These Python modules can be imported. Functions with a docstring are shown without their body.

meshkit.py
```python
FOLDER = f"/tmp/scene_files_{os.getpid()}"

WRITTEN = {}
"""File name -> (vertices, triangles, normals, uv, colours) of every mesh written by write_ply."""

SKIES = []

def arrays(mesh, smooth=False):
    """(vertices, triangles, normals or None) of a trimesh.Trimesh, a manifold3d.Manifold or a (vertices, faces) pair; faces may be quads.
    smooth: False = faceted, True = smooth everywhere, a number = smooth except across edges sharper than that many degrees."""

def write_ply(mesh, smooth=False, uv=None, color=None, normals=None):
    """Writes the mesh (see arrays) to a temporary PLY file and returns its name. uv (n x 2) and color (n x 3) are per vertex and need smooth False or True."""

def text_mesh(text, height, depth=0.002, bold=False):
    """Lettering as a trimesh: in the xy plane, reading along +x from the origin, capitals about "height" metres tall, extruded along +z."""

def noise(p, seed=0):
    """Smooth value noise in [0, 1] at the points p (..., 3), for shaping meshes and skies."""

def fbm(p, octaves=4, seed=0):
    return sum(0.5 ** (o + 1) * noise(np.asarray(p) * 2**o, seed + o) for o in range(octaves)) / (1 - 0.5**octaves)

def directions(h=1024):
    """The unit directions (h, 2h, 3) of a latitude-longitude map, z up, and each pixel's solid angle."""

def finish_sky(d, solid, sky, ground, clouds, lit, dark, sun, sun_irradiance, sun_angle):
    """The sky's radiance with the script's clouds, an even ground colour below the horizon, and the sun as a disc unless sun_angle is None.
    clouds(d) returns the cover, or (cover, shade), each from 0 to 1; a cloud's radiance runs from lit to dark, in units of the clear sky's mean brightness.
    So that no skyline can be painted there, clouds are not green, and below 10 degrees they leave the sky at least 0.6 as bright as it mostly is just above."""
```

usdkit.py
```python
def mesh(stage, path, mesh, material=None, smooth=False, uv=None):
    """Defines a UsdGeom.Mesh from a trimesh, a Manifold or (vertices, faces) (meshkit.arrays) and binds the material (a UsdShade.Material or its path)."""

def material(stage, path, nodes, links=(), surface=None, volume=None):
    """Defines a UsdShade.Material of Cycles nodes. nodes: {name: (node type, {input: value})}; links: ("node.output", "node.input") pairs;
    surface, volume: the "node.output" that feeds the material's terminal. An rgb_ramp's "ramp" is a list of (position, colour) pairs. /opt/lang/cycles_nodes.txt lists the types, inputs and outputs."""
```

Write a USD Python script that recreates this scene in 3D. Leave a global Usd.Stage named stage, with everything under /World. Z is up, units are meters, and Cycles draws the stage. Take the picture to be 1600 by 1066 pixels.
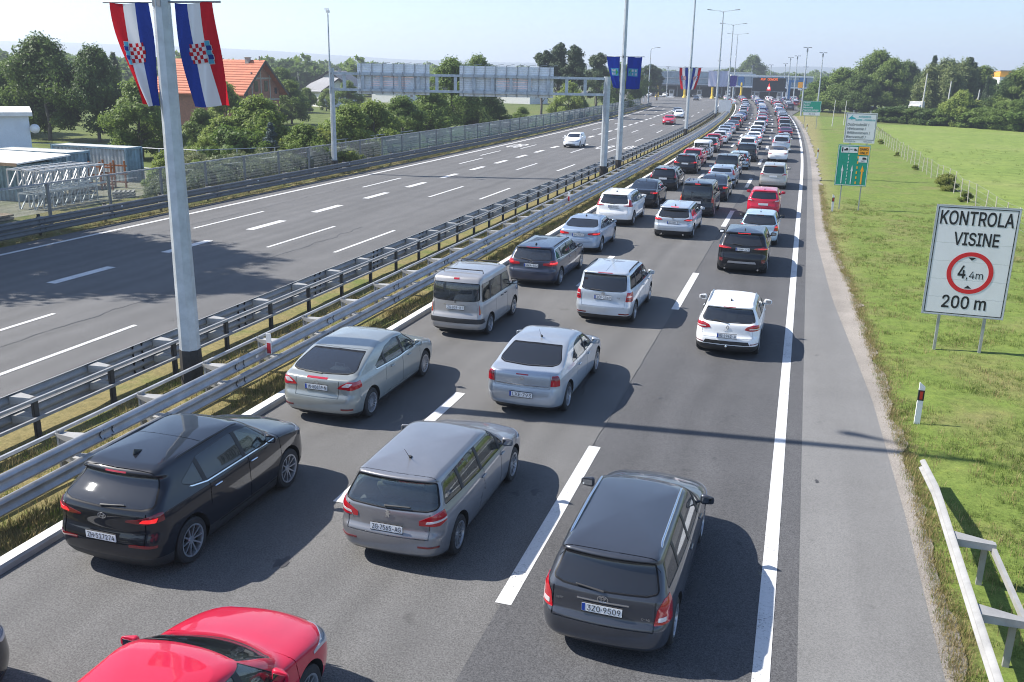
import math, numpy as np, trimesh, usdkit, meshkit
from pxr import Usd, UsdGeom, UsdLux, UsdShade, Sdf, Gf, Vt
from manifold3d import Manifold, Mesh as MMesh, CrossSection, FillRule
from shapely.geometry import Polygon, LineString, MultiPolygon, box as sbox, Point
from shapely import affinity
from scipy.interpolate import PchipInterpolator

stage = Usd.Stage.CreateInMemory()
UsdGeom.SetStageUpAxis(stage, 'Z')
UsdGeom.SetStageMetersPerUnit(stage, 1.0)
UsdGeom.Xform.Define(stage, '/World')
UsdGeom.Scope.Define(stage, '/World/Looks')

# ------------------------------------------------------------------ camera
CAM_H, PITCH, ROLL, YAW = 7.3, 0.284904, 0.0206358, 0.296974
def _camera():
    cp, sp, cr, sr, cy, sy = math.cos(PITCH), math.sin(PITCH), math.cos(ROLL), math.sin(ROLL), math.cos(YAW), math.sin(YAW)
    f, u, r = np.array([0, cp, -sp]), np.array([0, sp, cp]), np.array([1., 0, 0])
    r, u = r * cr + u * sr, -r * sr + u * cr
    Z = np.array([[cy, -sy, 0], [sy, cy, 0], [0, 0, 1]])
    f, r, u = Z @ f, Z @ r, Z @ u
    c = UsdGeom.Camera.Define(stage, '/World/camera')
    c.CreateHorizontalApertureAttr(36.0)
    c.CreateFocalLengthAttr(1432.18 / 1600 * 36)
    c.CreateClippingRangeAttr(Gf.Vec2f(0.1, 30000))
    m = Gf.Matrix4d(*r, 0, *u, 0, *(-f), 0, 0, 0, CAM_H, 1)
    UsdGeom.Xformable(c).AddTransformOp().Set(m)
    return c
camera = _camera()
camera.CreateExposureAttr(EXPOSURE := 1.0)

# ------------------------------------------------------------------ sky and sun: light comes from the left, shadows run to +x
SUN_DIR = np.array([-1.0, -0.10, 1.0]); SUN_DIR /= np.linalg.norm(SUN_DIR)
SUN_EL = math.asin(SUN_DIR[2]); SUN_ROT = math.atan2(SUN_DIR[0], SUN_DIR[1])
usdkit.material(stage, '/World/Looks/sky_look', {
    'sky': ('sky_texture', {'sky_type': 'single_scattering', 'sun_disc': False, 'sun_elevation': SUN_EL, 'sun_rotation': SUN_ROT, 'altitude': 100.0, 'air_density': 1.0, 'aerosol_density': 0.6, 'ozone_density': 2.5}),
    'tint': ('mix_color', {'blend_type': 'multiply', 'fac': 1.0, 'b': (.89, .955, 1.05), 'use_clamp': False}),
    'bg': ('background_shader', {'strength': 0.095})}, [('sky.color', 'tint.a'), ('tint.result', 'bg.color')], surface='bg.background')
dome = UsdLux.DomeLight.Define(stage, '/World/sky')
UsdShade.MaterialBindingAPI.Apply(dome.GetPrim()).Bind(UsdShade.Material.Get(stage, '/World/Looks/sky_look'))
dome.GetPrim().SetCustomDataByKey('kind', 'structure')
sun = UsdLux.DistantLight.Define(stage, '/World/sun')
sun.CreateIntensityAttr(1.25); sun.CreateAngleAttr(0.53); sun.CreateNormalizeAttr(True); sun.CreateColorAttr(Gf.Vec3f(1.0, 0.95, 0.885))
def _sun_matrix():
    z = SUN_DIR; x = np.cross([0, 0, 1.0], z); x /= np.linalg.norm(x); y = np.cross(z, x)
    return Gf.Matrix4d(*x, 0, *y, 0, *z, 0, 0, 0, 50, 1)
UsdGeom.Xformable(sun).AddTransformOp().Set(_sun_matrix())

# ------------------------------------------------------------------ helpers
_names = {}
def unique(parent, name):
    k = (parent, name); n = _names.get(k, 0); _names[k] = n + 1
    return f'{parent}/{name}' if n == 0 else f'{parent}/{name}_{n:03d}'

def data(prim, label=None, cat=None, group=None, kind=None):
    for k, v in (('label', label), ('category', cat), ('group', group), ('kind', kind)):
        if v: prim.SetCustomDataByKey(k, v)
    return prim

def place(x, loc, rz=0.0, scale=None, rot=None):
    xf = UsdGeom.Xformable(x)
    xf.AddTranslateOp().Set(Gf.Vec3d(*map(float, loc)))
    if rz: xf.AddRotateZOp().Set(float(math.degrees(rz)))
    if rot: xf.AddRotateXYZOp().Set(Gf.Vec3f(*map(float, rot)))
    if scale is not None: xf.AddScaleOp().Set(Gf.Vec3f(*([float(scale)] * 3 if np.ndim(scale) == 0 else map(float, scale))))

def thing(name, label, cat, group=None, loc=(0, 0, 0), rz=0.0, scale=None, kind=None):
    x = UsdGeom.Xform.Define(stage, unique('/World', name))
    place(x, loc, rz, scale)
    data(x.GetPrim(), label, cat, group, kind)
    return str(x.GetPath())

def proto(name):
    """an abstract prim whose parts the copies share"""
    x = UsdGeom.Xform.Define(stage, unique('/World', name + '_kind'))
    x.GetPrim().SetSpecifier(Sdf.SpecifierClass)
    return str(x.GetPath())

def copy(src, name, label, cat, group=None, loc=(0, 0, 0), rz=0.0, scale=None, kind=None):
    x = UsdGeom.Xform.Define(stage, unique('/World', name))
    x.GetPrim().GetReferences().AddInternalReference(src)
    x.GetPrim().SetInstanceable(True)
    place(x, loc, rz, scale)
    data(x.GetPrim(), label, cat, group, kind)
    return str(x.GetPath())

def raw(path, v, f, mat, n=None):
    m = UsdGeom.Mesh.Define(stage, path)
    v = np.asarray(v, np.float32); f = np.asarray(f, np.int32)
    m.CreatePointsAttr(Vt.Vec3fArray.FromNumpy(np.ascontiguousarray(v)))
    m.CreateFaceVertexCountsAttr(Vt.IntArray.FromNumpy(np.full(len(f), 3, np.int32)))
    m.CreateFaceVertexIndicesAttr(Vt.IntArray.FromNumpy(np.ascontiguousarray(f).ravel()))
    m.CreateSubdivisionSchemeAttr('none')
    if n is not None:
        m.CreateNormalsAttr(Vt.Vec3fArray.FromNumpy(np.ascontiguousarray(np.asarray(n, np.float32))))
        m.SetNormalsInterpolation('vertex')
    UsdShade.MaterialBindingAPI.Apply(m.GetPrim()).Bind(M[mat] if isinstance(mat, str) else mat)
    return m.GetPrim()

def part(parent, name, mesh, mat, smooth=False, label=None, cat=None, group=None, kind=None):
    """one Mesh prim, a child of parent (or a thing of its own under /World)"""
    if isinstance(mesh, MB): mesh = mesh.mesh()
    v, f, n = meshkit.arrays(mesh, smooth)
    if len(f) == 0: return None
    p = raw(unique(parent, name), v, f, mat, n)
    return data(p, label, cat, group, kind)

class MB:
    """collects boxes, bars, tubes and sheets into one mesh"""
    def __init__(s): s.v, s.f, s.n = [], [], 0
    def add(s, v, f):
        v = np.asarray(v, float); f = np.asarray(f, int)
        if f.shape[1] == 4: f = np.vstack([f[:, [0, 1, 2]], f[:, [0, 2, 3]]])
        s.v.append(v); s.f.append(f + s.n); s.n += len(v); return s
    def tm(s, m): return s.add(m.vertices, m.faces)
    def box(s, c, d, rz=0.0):
        c = np.asarray(c, float); d = np.asarray(d, float) / 2
        k = np.array([[x, y, z] for x in (-1, 1) for y in (-1, 1) for z in (-1, 1)]) * d
        if rz:
            cr, sr = math.cos(rz), math.sin(rz); k[:, :2] = k[:, :2] @ np.array([[cr, sr], [-sr, cr]])
        return s.add(k + c, [[0, 1, 3, 2], [4, 6, 7, 5], [0, 4, 5, 1], [2, 3, 7, 6], [0, 2, 6, 4], [1, 5, 7, 3]])
    def span(s, lo, hi): return s.box((np.array(lo) + hi) / 2, np.array(hi, float) - lo)
    def bar(s, a, b, w, h, up=(0, 0, 1)):
        a, b = np.asarray(a, float), np.asarray(b, float); t = b - a; t /= np.linalg.norm(t)
        up = np.asarray(up, float)
        if abs(t @ up) > .98: up = np.array([0, 1.0, 0])
        x = np.cross(t, up); x /= np.linalg.norm(x); z = np.cross(x, t)
        k = [p + sx * x * w / 2 + sz * z * h / 2 for p in (a, b) for sx, sz in ((-1, -1), (1, -1), (1, 1), (-1, 1))]
        return s.add(k, [[0, 3, 2, 1], [4, 5, 6, 7], [0, 1, 5, 4], [1, 2, 6, 5], [2, 3, 7, 6], [3, 0, 4, 7]])
    def tube(s, pts, r, n=8, caps=True):
        pts = np.asarray(pts, float); r = np.broadcast_to(np.asarray(r, float), (len(pts),))
        t = np.gradient(pts, axis=0); t /= np.linalg.norm(t, axis=1, keepdims=True)
        ref = np.array([0, 0, 1.0]) if abs(t[0][2]) < .9 else np.array([1.0, 0, 0])
        a = np.arange(n) * 2 * np.pi / n; rings = []
        for p, d, q in zip(pts, t, r):
            x = np.cross(ref, d); x /= np.linalg.norm(x); y = np.cross(d, x)
            rings.append(p + q * (np.cos(a)[:, None] * x + np.sin(a)[:, None] * y))
        v = np.vstack(rings); f = []
        for i in range(len(pts) - 1):
            for j in range(n):
                k = (j + 1) % n; f.append([i * n + j, i * n + k, (i + 1) * n + k, (i + 1) * n + j])
        s.add(v, f)
        if caps:
            for i, o in ((0, -1), (len(pts) - 1, 1)):
                c = np.vstack([v[i * n:(i + 1) * n], pts[i]])
                s.add(c, [[j, (j + 1) % n, n][::o] for j in range(n)])
        return s
    def poly(s, poly, depth, T):
        """extruded shapely polygon (local x, y, depth) moved by the 4x4 or function T"""
        for g in getattr(poly, 'geoms', [poly]):
            if g.is_empty or g.area < 1e-9: continue
            m = trimesh.creation.extrude_polygon(g, depth, engine='earcut')
            v = T(m.vertices) if callable(T) else trimesh.transform_points(m.vertices, T)
            s.add(v, m.faces)
        return s
    def grid(s, P):
        """an open sheet from a grid of points (n, m, 3)"""
        n, m = P.shape[:2]; i = np.arange(n * m).reshape(n, m)
        return s.add(P.reshape(-1, 3), np.stack([i[:-1, :-1], i[:-1, 1:], i[1:, 1:], i[1:, :-1]], -1).reshape(-1, 4))
    def sweep(s, path, prof, closed=False):
        """profile (k, 2) in (sideways, up) swept along a path of points that runs mainly level"""
        path = np.asarray(path, float); prof = np.asarray(prof, float)
        t = np.gradient(path, axis=0); t[:, 2] = 0; t /= np.linalg.norm(t, axis=1, keepdims=True)
        side = np.stack([t[:, 1], -t[:, 0], 0 * t[:, 0]], 1)
        P = path[:, None] + side[:, None] * prof[None, :, :1] + np.array([0, 0, 1.0]) * prof[None, :, 1:]
        if closed: P = np.concatenate([P, P[:, :1]], 1)
        s.grid(P)
        if closed:
            for e, o in ((0, 1), (-1, -1)):
                k = len(prof); s.add(np.vstack([P[e, :k], P[e, :k].mean(0)]), [[j, (j + 1) % k, k][::o] for j in range(k)])
        return s
    def mesh(s): return (np.vstack(s.v), np.vstack(s.f)) if s.v else (np.zeros((0, 3)), np.zeros((0, 3), int))

def curve(y): return -2.05e-4 * np.maximum(np.asarray(y, float) - 70, 0) ** 2     # the motorway bends gently left
def heading(y): return math.atan2(4.1e-4 * max(y - 70, 0), 1.0)                    # turn (ccw) of the road at y

# ------------------------------------------------------------------ materials
M = {}
def mat(name, color, rough=0.6, metal=0.0, noise=None, bump=None, **kw):
    """principled; noise=(scale, amount[, detail]) varies the colour, bump=(scale, distance) roughens it; object or world space position"""
    nodes = {'p': ('principled_bsdf', {'base_color': color, 'roughness': rough, 'metallic': metal, **kw})}; links = []
    if noise or bump: nodes['g'] = ('texture_coordinate', {})
    if noise:
        nodes['n'] = ('noise_texture', {'scale': noise[0], 'detail': noise[2] if len(noise) > 2 else 4.0, 'roughness': 0.6})
        a = noise[1]
        nodes['r'] = ('rgb_ramp', {'ramp': [(0.3, tuple(np.array(color) * (1 - a))), (0.7, tuple(np.minimum(np.array(color) * (1 + a), 1)))]})
        links += [('g.object', 'n.vector'), ('n.fac', 'r.fac'), ('r.color', 'p.base_color')]
    if bump:
        nodes['bn'] = ('noise_texture', {'scale': bump[0], 'detail': 3.0}); nodes['b'] = ('bump', {'strength': 0.6, 'distance': bump[1]})
        links += [('g.object', 'bn.vector'), ('bn.fac', 'b.height'), ('b.normal', 'p.normal')]
    M[name] = usdkit.material(stage, f'/World/Looks/{name}', nodes, links, surface='p.BSDF')
    return M[name]

def paint(name, color, metal=0.0, rough=0.38):
    # car paint: a clear coat over a base that is a little dusty
    return mat('paint_' + name, color, rough, metal, noise=(3.5, 0.05), specular_ior_level=.5 if metal > .15 else .12, coat_weight=1.0, coat_roughness=0.04, coat_ior=1.5)

paint('black', (.006, .007, .010)); paint('white', (.74, .75, .75), 0, .4)
paint('silver', (.37, .40, .43), .55, .36); paint('lightsilver', (.46, .50, .54), .5, .36); paint('bluesilver', (.30, .37, .46), .5, .36)
paint('champagne', (.29, .305, .285), .5, .36); paint('mauvegrey', (.205, .205, .212), .5, .36); paint('darkgrey', (.040, .044, .054), .4, .34)
paint('navy', (.018, .024, .045), .2, .34); paint('red', (.46, .012, .038), .0, .36); paint('darkred', (.20, .010, .030), .1, .36)
paint('paleblue', (.42, .54, .62), .35, .36); paint('beige', (.42, .40, .36), .5, .36); paint('blue', (.03, .08, .25), .2, .36)
paint('grey', (.16, .17, .18), .4, .36); paint('maroon', (.09, .012, .04), .1, .36); paint('orange', (.5, .12, .02)); paint('vangrey', (.33, .32, .31), .45, .38)
mat('rubber', (.014, .014, .015), .75, noise=(20, .3)); mat('rim', (.50, .51, .53), .32, .85); mat('rim_dark', (.05, .05, .055), .35, .5)
mat('black_plastic', (.018, .018, .019), .55); mat('well', (.010, .010, .010), .9); mat('cabin', (.045, .045, .048), .8)
mat('seat_cloth', (.04, .04, .045), .9, noise=(30, .3)); mat('seat_beige', (.30, .26, .20), .85, noise=(30, .2))
mat('chrome', (.75, .76, .78), .15, 1.0); mat('plate_white', (.72, .73, .73), .4); mat('plate_blue', (.01, .05, .30), .4); mat('ink', (.01, .01, .012), .5)
mat('lens_red', (.33, .006, .012), .12, 0, coat_weight=1.0); mat('lens_dark', (.12, .004, .008), .12, 0, coat_weight=1.0)
mat('lens_lit', (.55, .01, .015), .2, 0, emission_color=(1, .03, .03), emission_strength=.4, coat_weight=1.0)
mat('lens_white', (.62, .58, .58), .12, .3, coat_weight=1.0); mat('lens_clear', (.42, .44, .47), .08, .6, coat_weight=1.0)
mat('lens_orange', (.55, .16, .02), .15, coat_weight=1.0); mat('mirror_face', (.6, .65, .7), .03, 1.0); mat('dark_glass', (.006, .008, .010), .04, 0, coat_weight=1.0)
mat('frit', (.006, .006, .007), .45, specular_ior_level=.2); mat('emblem_dark', (.03, .03, .035), .3, .5)
def pane(name, tint, dust=.0):
    """window pane: tinted clear glass with a mirror-like skin that grows towards grazing view, so sunlight passes into the cabin"""
    M[name] = usdkit.material(stage, f'/World/Looks/{name}', {
        't': ('transparent_bsdf', {'color': tint}), 'g': ('glossy_bsdf', {'color': (.95, .97, 1.0), 'roughness': .02, 'distribution': 'ggx'}), 'du': ('diffuse_bsdf', {'color': (.35, .36, .36)}),
        'w': ('layer_weight', {'blend': .5}), 'p': ('math', {'math_type': 'power', 'value2': 4.0}), 'a': ('math', {'math_type': 'multiply_add', 'value2': .72, 'value3': .075}), 'm': ('mix_closure', {}), 'md': ('mix_closure', {'fac': dust})},
        [('w.facing', 'p.value1'), ('p.value', 'a.value1'), ('a.value', 'm.fac'), ('t.BSDF', 'md.closure1'), ('du.BSDF', 'md.closure2'), ('md.closure', 'm.closure1'), ('g.BSDF', 'm.closure2')], surface='m.closure')
pane('glass_light', (.62, .68, .66), .02); pane('glass_tint', (.40, .44, .46), .035); pane('glass_dark', (.13, .14, .155), .035); pane('glass_panel', (.88, .92, .92), .05); pane('glass_green', (.50, .64, .61), .24)
# ------------------------------------------------------------------ cars (local frame: x forward from the rear bumper, y left, z up)
def P(lst):
    a = np.array(sorted(lst), float)
    return PchipInterpolator(a[:, 0], a[:, 1])

def car_curves(s):
    L, W, H = s['L'], s['W'], s['H']
    zr = H - s.get('crown', .045); hf, zc, xc, xw = s['hf'], s['zc'], s['xc'], s['xw']
    fr = [(.16, .20), (.22, .07), (.34, .015), (.46, 0), (.58, .012), (hf - .07, .045), (hf, .13)]
    for t in (.2, .4, .6, .8, 1.0): fr.append((hf + (zc - hf) * t, .13 + (xc - .13) * t ** 1.5))
    fr += [(zc + (zr - .05 - zc) * t, xc + xw * t) for t in (.33, .66, 1)] + [(zr, xc + xw + .20)]
    xf = P([(z, L - x) for z, x in fr]); xr = P(s['rear'] + [(.16, .22), (zr, s['rear'][-1][1] + .16)] if s['rear'][-1][0] < zr - .01 else s['rear'] + [(.16, .22)])
    zb, tw = s['zb'], s.get('tw', .74)
    w = P([(.16, .88), (.24, .945), (.40, .985), (.58, 1.0), (.70, .995), (zb - .16, .985), (zb - .05, .972), (zb + .01, .945), (zb + .05, .925), (zr - .10, tw + .045), (zr - .04, tw), (zr, tw - .07)])
    return dict(zr=zr, xf=xf, xr=xr, w=lambda z: w(z) * W / 2,
                rf=P([(0, .42), (.6, .40), (zc - .05, .34), (zc + .1, .22), (2.2, .16)]), rr=P([(0, .30), (.55, .26), (zb - .1, .20), (zb + .1, .15), (2.2, .12)]) if not s.get('boxy') else P([(0, .2), (.6, .16), (2.2, .11)]),
                bf=P([(0, .18), (.6, .20), (zc, .24), (zc + .2, .17), (2.2, .10)]), br=P([(0, .10), (.6, .09), (zb, .085), (2.2, .06)]))

def loft(s, fine, inset=0.0, z0=.16):
    """stack of plan outlines from the sill to the roof dome: closed mesh with smooth normals"""
    c = car_curves(s); zr = c['zr'] - inset * .9; W = s['W']
    nz = 74 if fine else 30
    # levels follow the arc length of front and rear profile, so that bonnet and boot get enough rows
    zz = np.linspace(z0, zr, 1200); arc = np.cumsum(np.r_[0, np.abs(np.diff(c['xf'](zz))) * .6 + np.abs(np.diff(c['xr'](zz))) * .6 + np.diff(zz)])
    zs = np.interp(np.linspace(0, arc[-1], nz), arc, zz)
    nf, nc, ns = (9, 6, 34) if fine else (5, 3, 12)
    def outline(z):
        xf, xr, w = float(c['xf'](z)) - inset, float(c['xr'](z)) + inset, float(c['w'](z)) - inset
        span = xf - xr
        rf, rr = min(float(c['rf'](z)), w * .8, span * .3), min(float(c['rr'](z)), w * .8, span * .3)
        bf, br = float(c['bf'](z)), float(c['br'](z)); o = []
        k = w - rf; ef = xf - bf * (k / w) ** 2
        for y in np.linspace(0, k, nf): o.append((xf - bf * (y / w) ** 2, y))
        sl = 2 * bf * k / w ** 2                            # slope where the corner starts
        for a in np.linspace(0, np.pi / 2, nc + 2)[1:-1]: o.append((ef - rf * (1 + sl) * (1 - np.cos(a)) - 0 * a, k + rf * np.sin(a)))
        xs = ef - rf * (1 + sl); k2 = w - rr; er = xr + br * (k2 / w) ** 2; sr = 2 * br * k2 / w ** 2; xe = er + rr * (1 + sr)
        for x in np.linspace(xs, xe, ns): o.append((x, w))
        for a in np.linspace(np.pi / 2, 0, nc + 2)[1:-1]: o.append((er + rr * (1 + sr) * (1 - np.cos(a)), k2 + rr * np.sin(a)))
        for y in np.linspace(k2, 0, nf): o.append((xr + br * (y / w) ** 2, y))
        o = np.array(o); xm, hl = (s['L']) / 2, s['L'] / 2
        o[:, 1] *= 1 - s.get('taper', .07) * np.clip(np.abs(o[:, 0] - xm) / hl, 0, 1) ** 3
        m = o[1:-1][::-1] * [1, -1]
        return np.vstack([o, m])
    rings = [np.c_[outline(z), np.full(2 * (2 * nf + 2 * nc + ns) - 2, z)] for z in zs]
    top = rings[-1]; ctr = np.array([(top[:, 0].max() + top[:, 0].min()) / 2, 0]); crown = s.get('crown', .045)
    for q in ((.96, .9, .8, .68, .55, .4, .25, .1) if fine else (.9, .65, .3)):
        rings.append(np.c_[ctr + (top[:, :2] - ctr) * q, np.full(len(top), zr + crown * (1 - q ** 2.2))])
    n = len(top); v = np.vstack(rings + [[*ctr, zr + crown], [*np.r_[(rings[0][:, 0].max() + rings[0][:, 0].min()) / 2, 0], z0]])
    i = np.arange(len(rings) * n).reshape(-1, n); j = np.roll(i, -1, 1)
    q = np.stack([i[:-1], j[:-1], j[1:], i[1:]], -1).reshape(-1, 4)
    f = np.vstack([q[:, [0, 1, 2]], q[:, [0, 2, 3]]])
    t, b = len(v) - 2, len(v) - 1
    f = np.vstack([f, np.c_[i[-1], j[-1], np.full(n, t)], np.c_[j[0], i[0], np.full(n, b)]])
    tm = trimesh.Trimesh(v, f, process=False)
    if tm.volume < 0: f = f[:, ::-1]
    nn = np.zeros_like(v); fn = np.cross(v[f[:, 1]] - v[f[:, 0]], v[f[:, 2]] - v[f[:, 0]])
    l = np.linalg.norm(fn, axis=1, keepdims=True); fn = fn / np.maximum(l, 1e-12) * np.sqrt(l)
    for k in range(3): np.add.at(nn, f[:, k], fn)
    nn /= np.maximum(np.linalg.norm(nn, axis=1, keepdims=True), 1e-9)
    return v, f, nn

def solid(v, f, n=None):
    vp = np.ascontiguousarray(np.hstack([v, n]) if n is not None else v, dtype=np.float32)
    return Manifold(MMesh(vp, np.ascontiguousarray(f, dtype=np.uint32)))

def prism(poly, axis, lo, hi):
    """polygon in side view (x, z) along y, rear view (y, z) along x or plan (x, y) along z"""
    out = []
    for g in getattr(poly, 'geoms', [poly]):
        if g.is_empty or g.area < 1e-8: continue
        g = g.simplify(.0004)
        c = CrossSection([np.array(r.coords)[:-1] for r in [g.exterior, *g.interiors]], FillRule.EvenOdd)
        m = c.extrude(hi - lo)
        if axis == 'y': m = m.transform([[1, 0, 0, 0], [0, 0, 1, lo], [0, 1, 0, 0]])
        elif axis == 'x': m = m.transform([[0, 0, 1, lo], [1, 0, 0, 0], [0, 1, 0, 0]])
        else: m = m.translate([0, 0, lo])
        out.append(m)
    return Manifold.batch_boolean(out, OpAdd) if len(out) > 1 else (out[0] if out else Manifold())
from manifold3d import OpType
OpAdd = OpType.Add

def rounded(pts, r=.03):
    p = Polygon(pts)
    return p.buffer(-r, quad_segs=4).buffer(r, quad_segs=4) if r else p

def mirrored(half):
    """half outline (y, z) from the bottom centre to the top centre, y >= 0"""
    return list(half) + [(-y, z) for y, z in half[::-1]]

def emit(parent, name, m, mat_, smooth=40, label=None):
    if m is None or m.is_empty(): return None
    o = m.to_mesh(); v, f = o.vert_properties, o.tri_verts
    if v.shape[1] >= 6:
        n = v[:, 3:6].copy(); l = np.linalg.norm(n, axis=1)
        fn = np.cross(v[f[:, 1], :3] - v[f[:, 0], :3], v[f[:, 2], :3] - v[f[:, 0], :3]); fl = np.linalg.norm(fn, axis=1, keepdims=True); fn = fn / np.maximum(fl, 1e-12)
        # faces whose stored normals disagree with their plane (cut walls, backs) become flat
        V, F, N = [], [], []
        ok = (l[f].min(1) > .5) & ((n[f].sum(1) * fn).sum(1) > 1.2)
        V.append(v[f[ok]].reshape(-1, v.shape[1])[:, :3]); N.append((n / np.maximum(l, 1e-9)[:, None])[f[ok]].reshape(-1, 3))
        V.append(v[f[~ok]][:, :, :3].reshape(-1, 3)); N.append(np.repeat(fn[~ok], 3, 0))
        V, N = np.vstack(V), np.vstack(N); F = np.arange(len(V)).reshape(-1, 3)
        key = np.round(np.hstack([V * 5e3, N * 500])).astype(np.int64); _, ix, inv = np.unique(key, axis=0, return_index=True, return_inverse=True)
        p = raw(unique(parent, name), V[ix], inv.ravel()[F], mat_, N[ix])
    else:
        p = part(parent, name, trimesh.Trimesh(v[:, :3], f, process=True), mat_, smooth)
    if label: p.SetCustomDataByKey('label', label)
    return p

def ball_hull(pts, r, seg=10):
    return Manifold.batch_hull([Manifold.sphere(q, seg).translate(list(map(float, p))) for p, q in zip(pts, np.broadcast_to(r, (len(pts),)))])

def round_box(c, d, r=.03, seg=8):
    c, d = np.array(c, float), np.array(d, float) / 2 - r
    return ball_hull([c + d * k for k in np.array([[x, y, z] for x in (-1, 1) for y in (-1, 1) for z in (-1, 1)])], r, seg)

def lathe_y(prof, n=28):
    """profile (radius, y) closed around the y axis"""
    prof = np.array(prof, float); a = np.arange(n) * 2 * np.pi / n; k = len(prof)
    v = np.stack([np.cos(a)[:, None] * prof[:, 0], np.broadcast_to(prof[:, 1], (n, k)), np.sin(a)[:, None] * prof[:, 0]], -1)
    i = np.arange(n * k).reshape(n, k); b = np.roll(i, -1, 0); c = np.roll(i, -1, 1); d = np.roll(b, -1, 1)
    q = np.stack([i, c, d, b], -1).reshape(-1, 4)
    return v.reshape(-1, 3), q

def wheel(parent, x, y, r, side, spokes, look, fine, width=.21):
    """side +1 left, -1 right"""
    w = UsdGeom.Xform.Define(stage, unique(parent, 'wheel')); place(w, (x, y, r)); wp = str(w.GetPath())
    n = 36 if fine else 16; hw = width / 2; ri = r - .115 if r > .3 else r - .10
    v, q = lathe_y([(ri, -hw * side), (r - .03, -hw * side), (r - .006, -hw * .8 * side), (r, -hw * .4 * side), (r, hw * .4 * side), (r - .006, hw * .8 * side), (r - .03, hw * side), (ri, hw * side)], n)
    part(wp, 'tyre', (v, q if side < 0 else q[:, ::-1]), 'rubber', 35)
    b = MB(); o = hw * side
    if fine:
        v, q = lathe_y([(ri, o * .2), (ri + .012, o), (ri + .012, o * 1.03), (ri - .012, o * 1.0), (ri - .022, o * .55), (ri - .022, o * .2)], n); b.add(v, q if side < 0 else q[:, ::-1])
        v, q = lathe_y([(0.001, o * .72), (.05, o * .74), (.062, o * .6), (.062, o * .2), (.001, o * .2)], 18); b.add(v, q if side < 0 else q[:, ::-1])
        for k in range(spokes):
            a = k * 2 * np.pi / spokes; d = np.array([np.cos(a), 0, np.sin(a)]); t = np.array([-np.sin(a), 0, np.cos(a)])
            w0, w1 = (.052, .034) if spokes < 9 else (.026, .022)
            p = [d * .045 + t * sg * w0 / 2 + np.array([0, yy, 0]) for sg in (-1, 1) for yy in (o * .72, o * .3)] + [d * (ri - .01) + t * sg * w1 / 2 + np.array([0, yy, 0]) for sg in (-1, 1) for yy in (o * .92, o * .5)]
            m = trimesh.convex.convex_hull(np.array(p)); b.tm(m)
    else:
        v, q = lathe_y([(.001, o * .7), (ri * .5, o * .72), (ri + .01, o * 1.01), (ri + .01, o * .2), (.001, o * .2)], n); b.add(v, q if side < 0 else q[:, ::-1])
    part(wp, 'rim', b, look, 30)
    if fine:
        v, q = lathe_y([(.001, o * .12), (ri + .005, o * .12), (ri + .005, -o * .3), (.001, -o * .3)], 20)
        part(wp, 'brake_disc', (v, q if side < 0 else q[:, ::-1]), 'well', 30)

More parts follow.
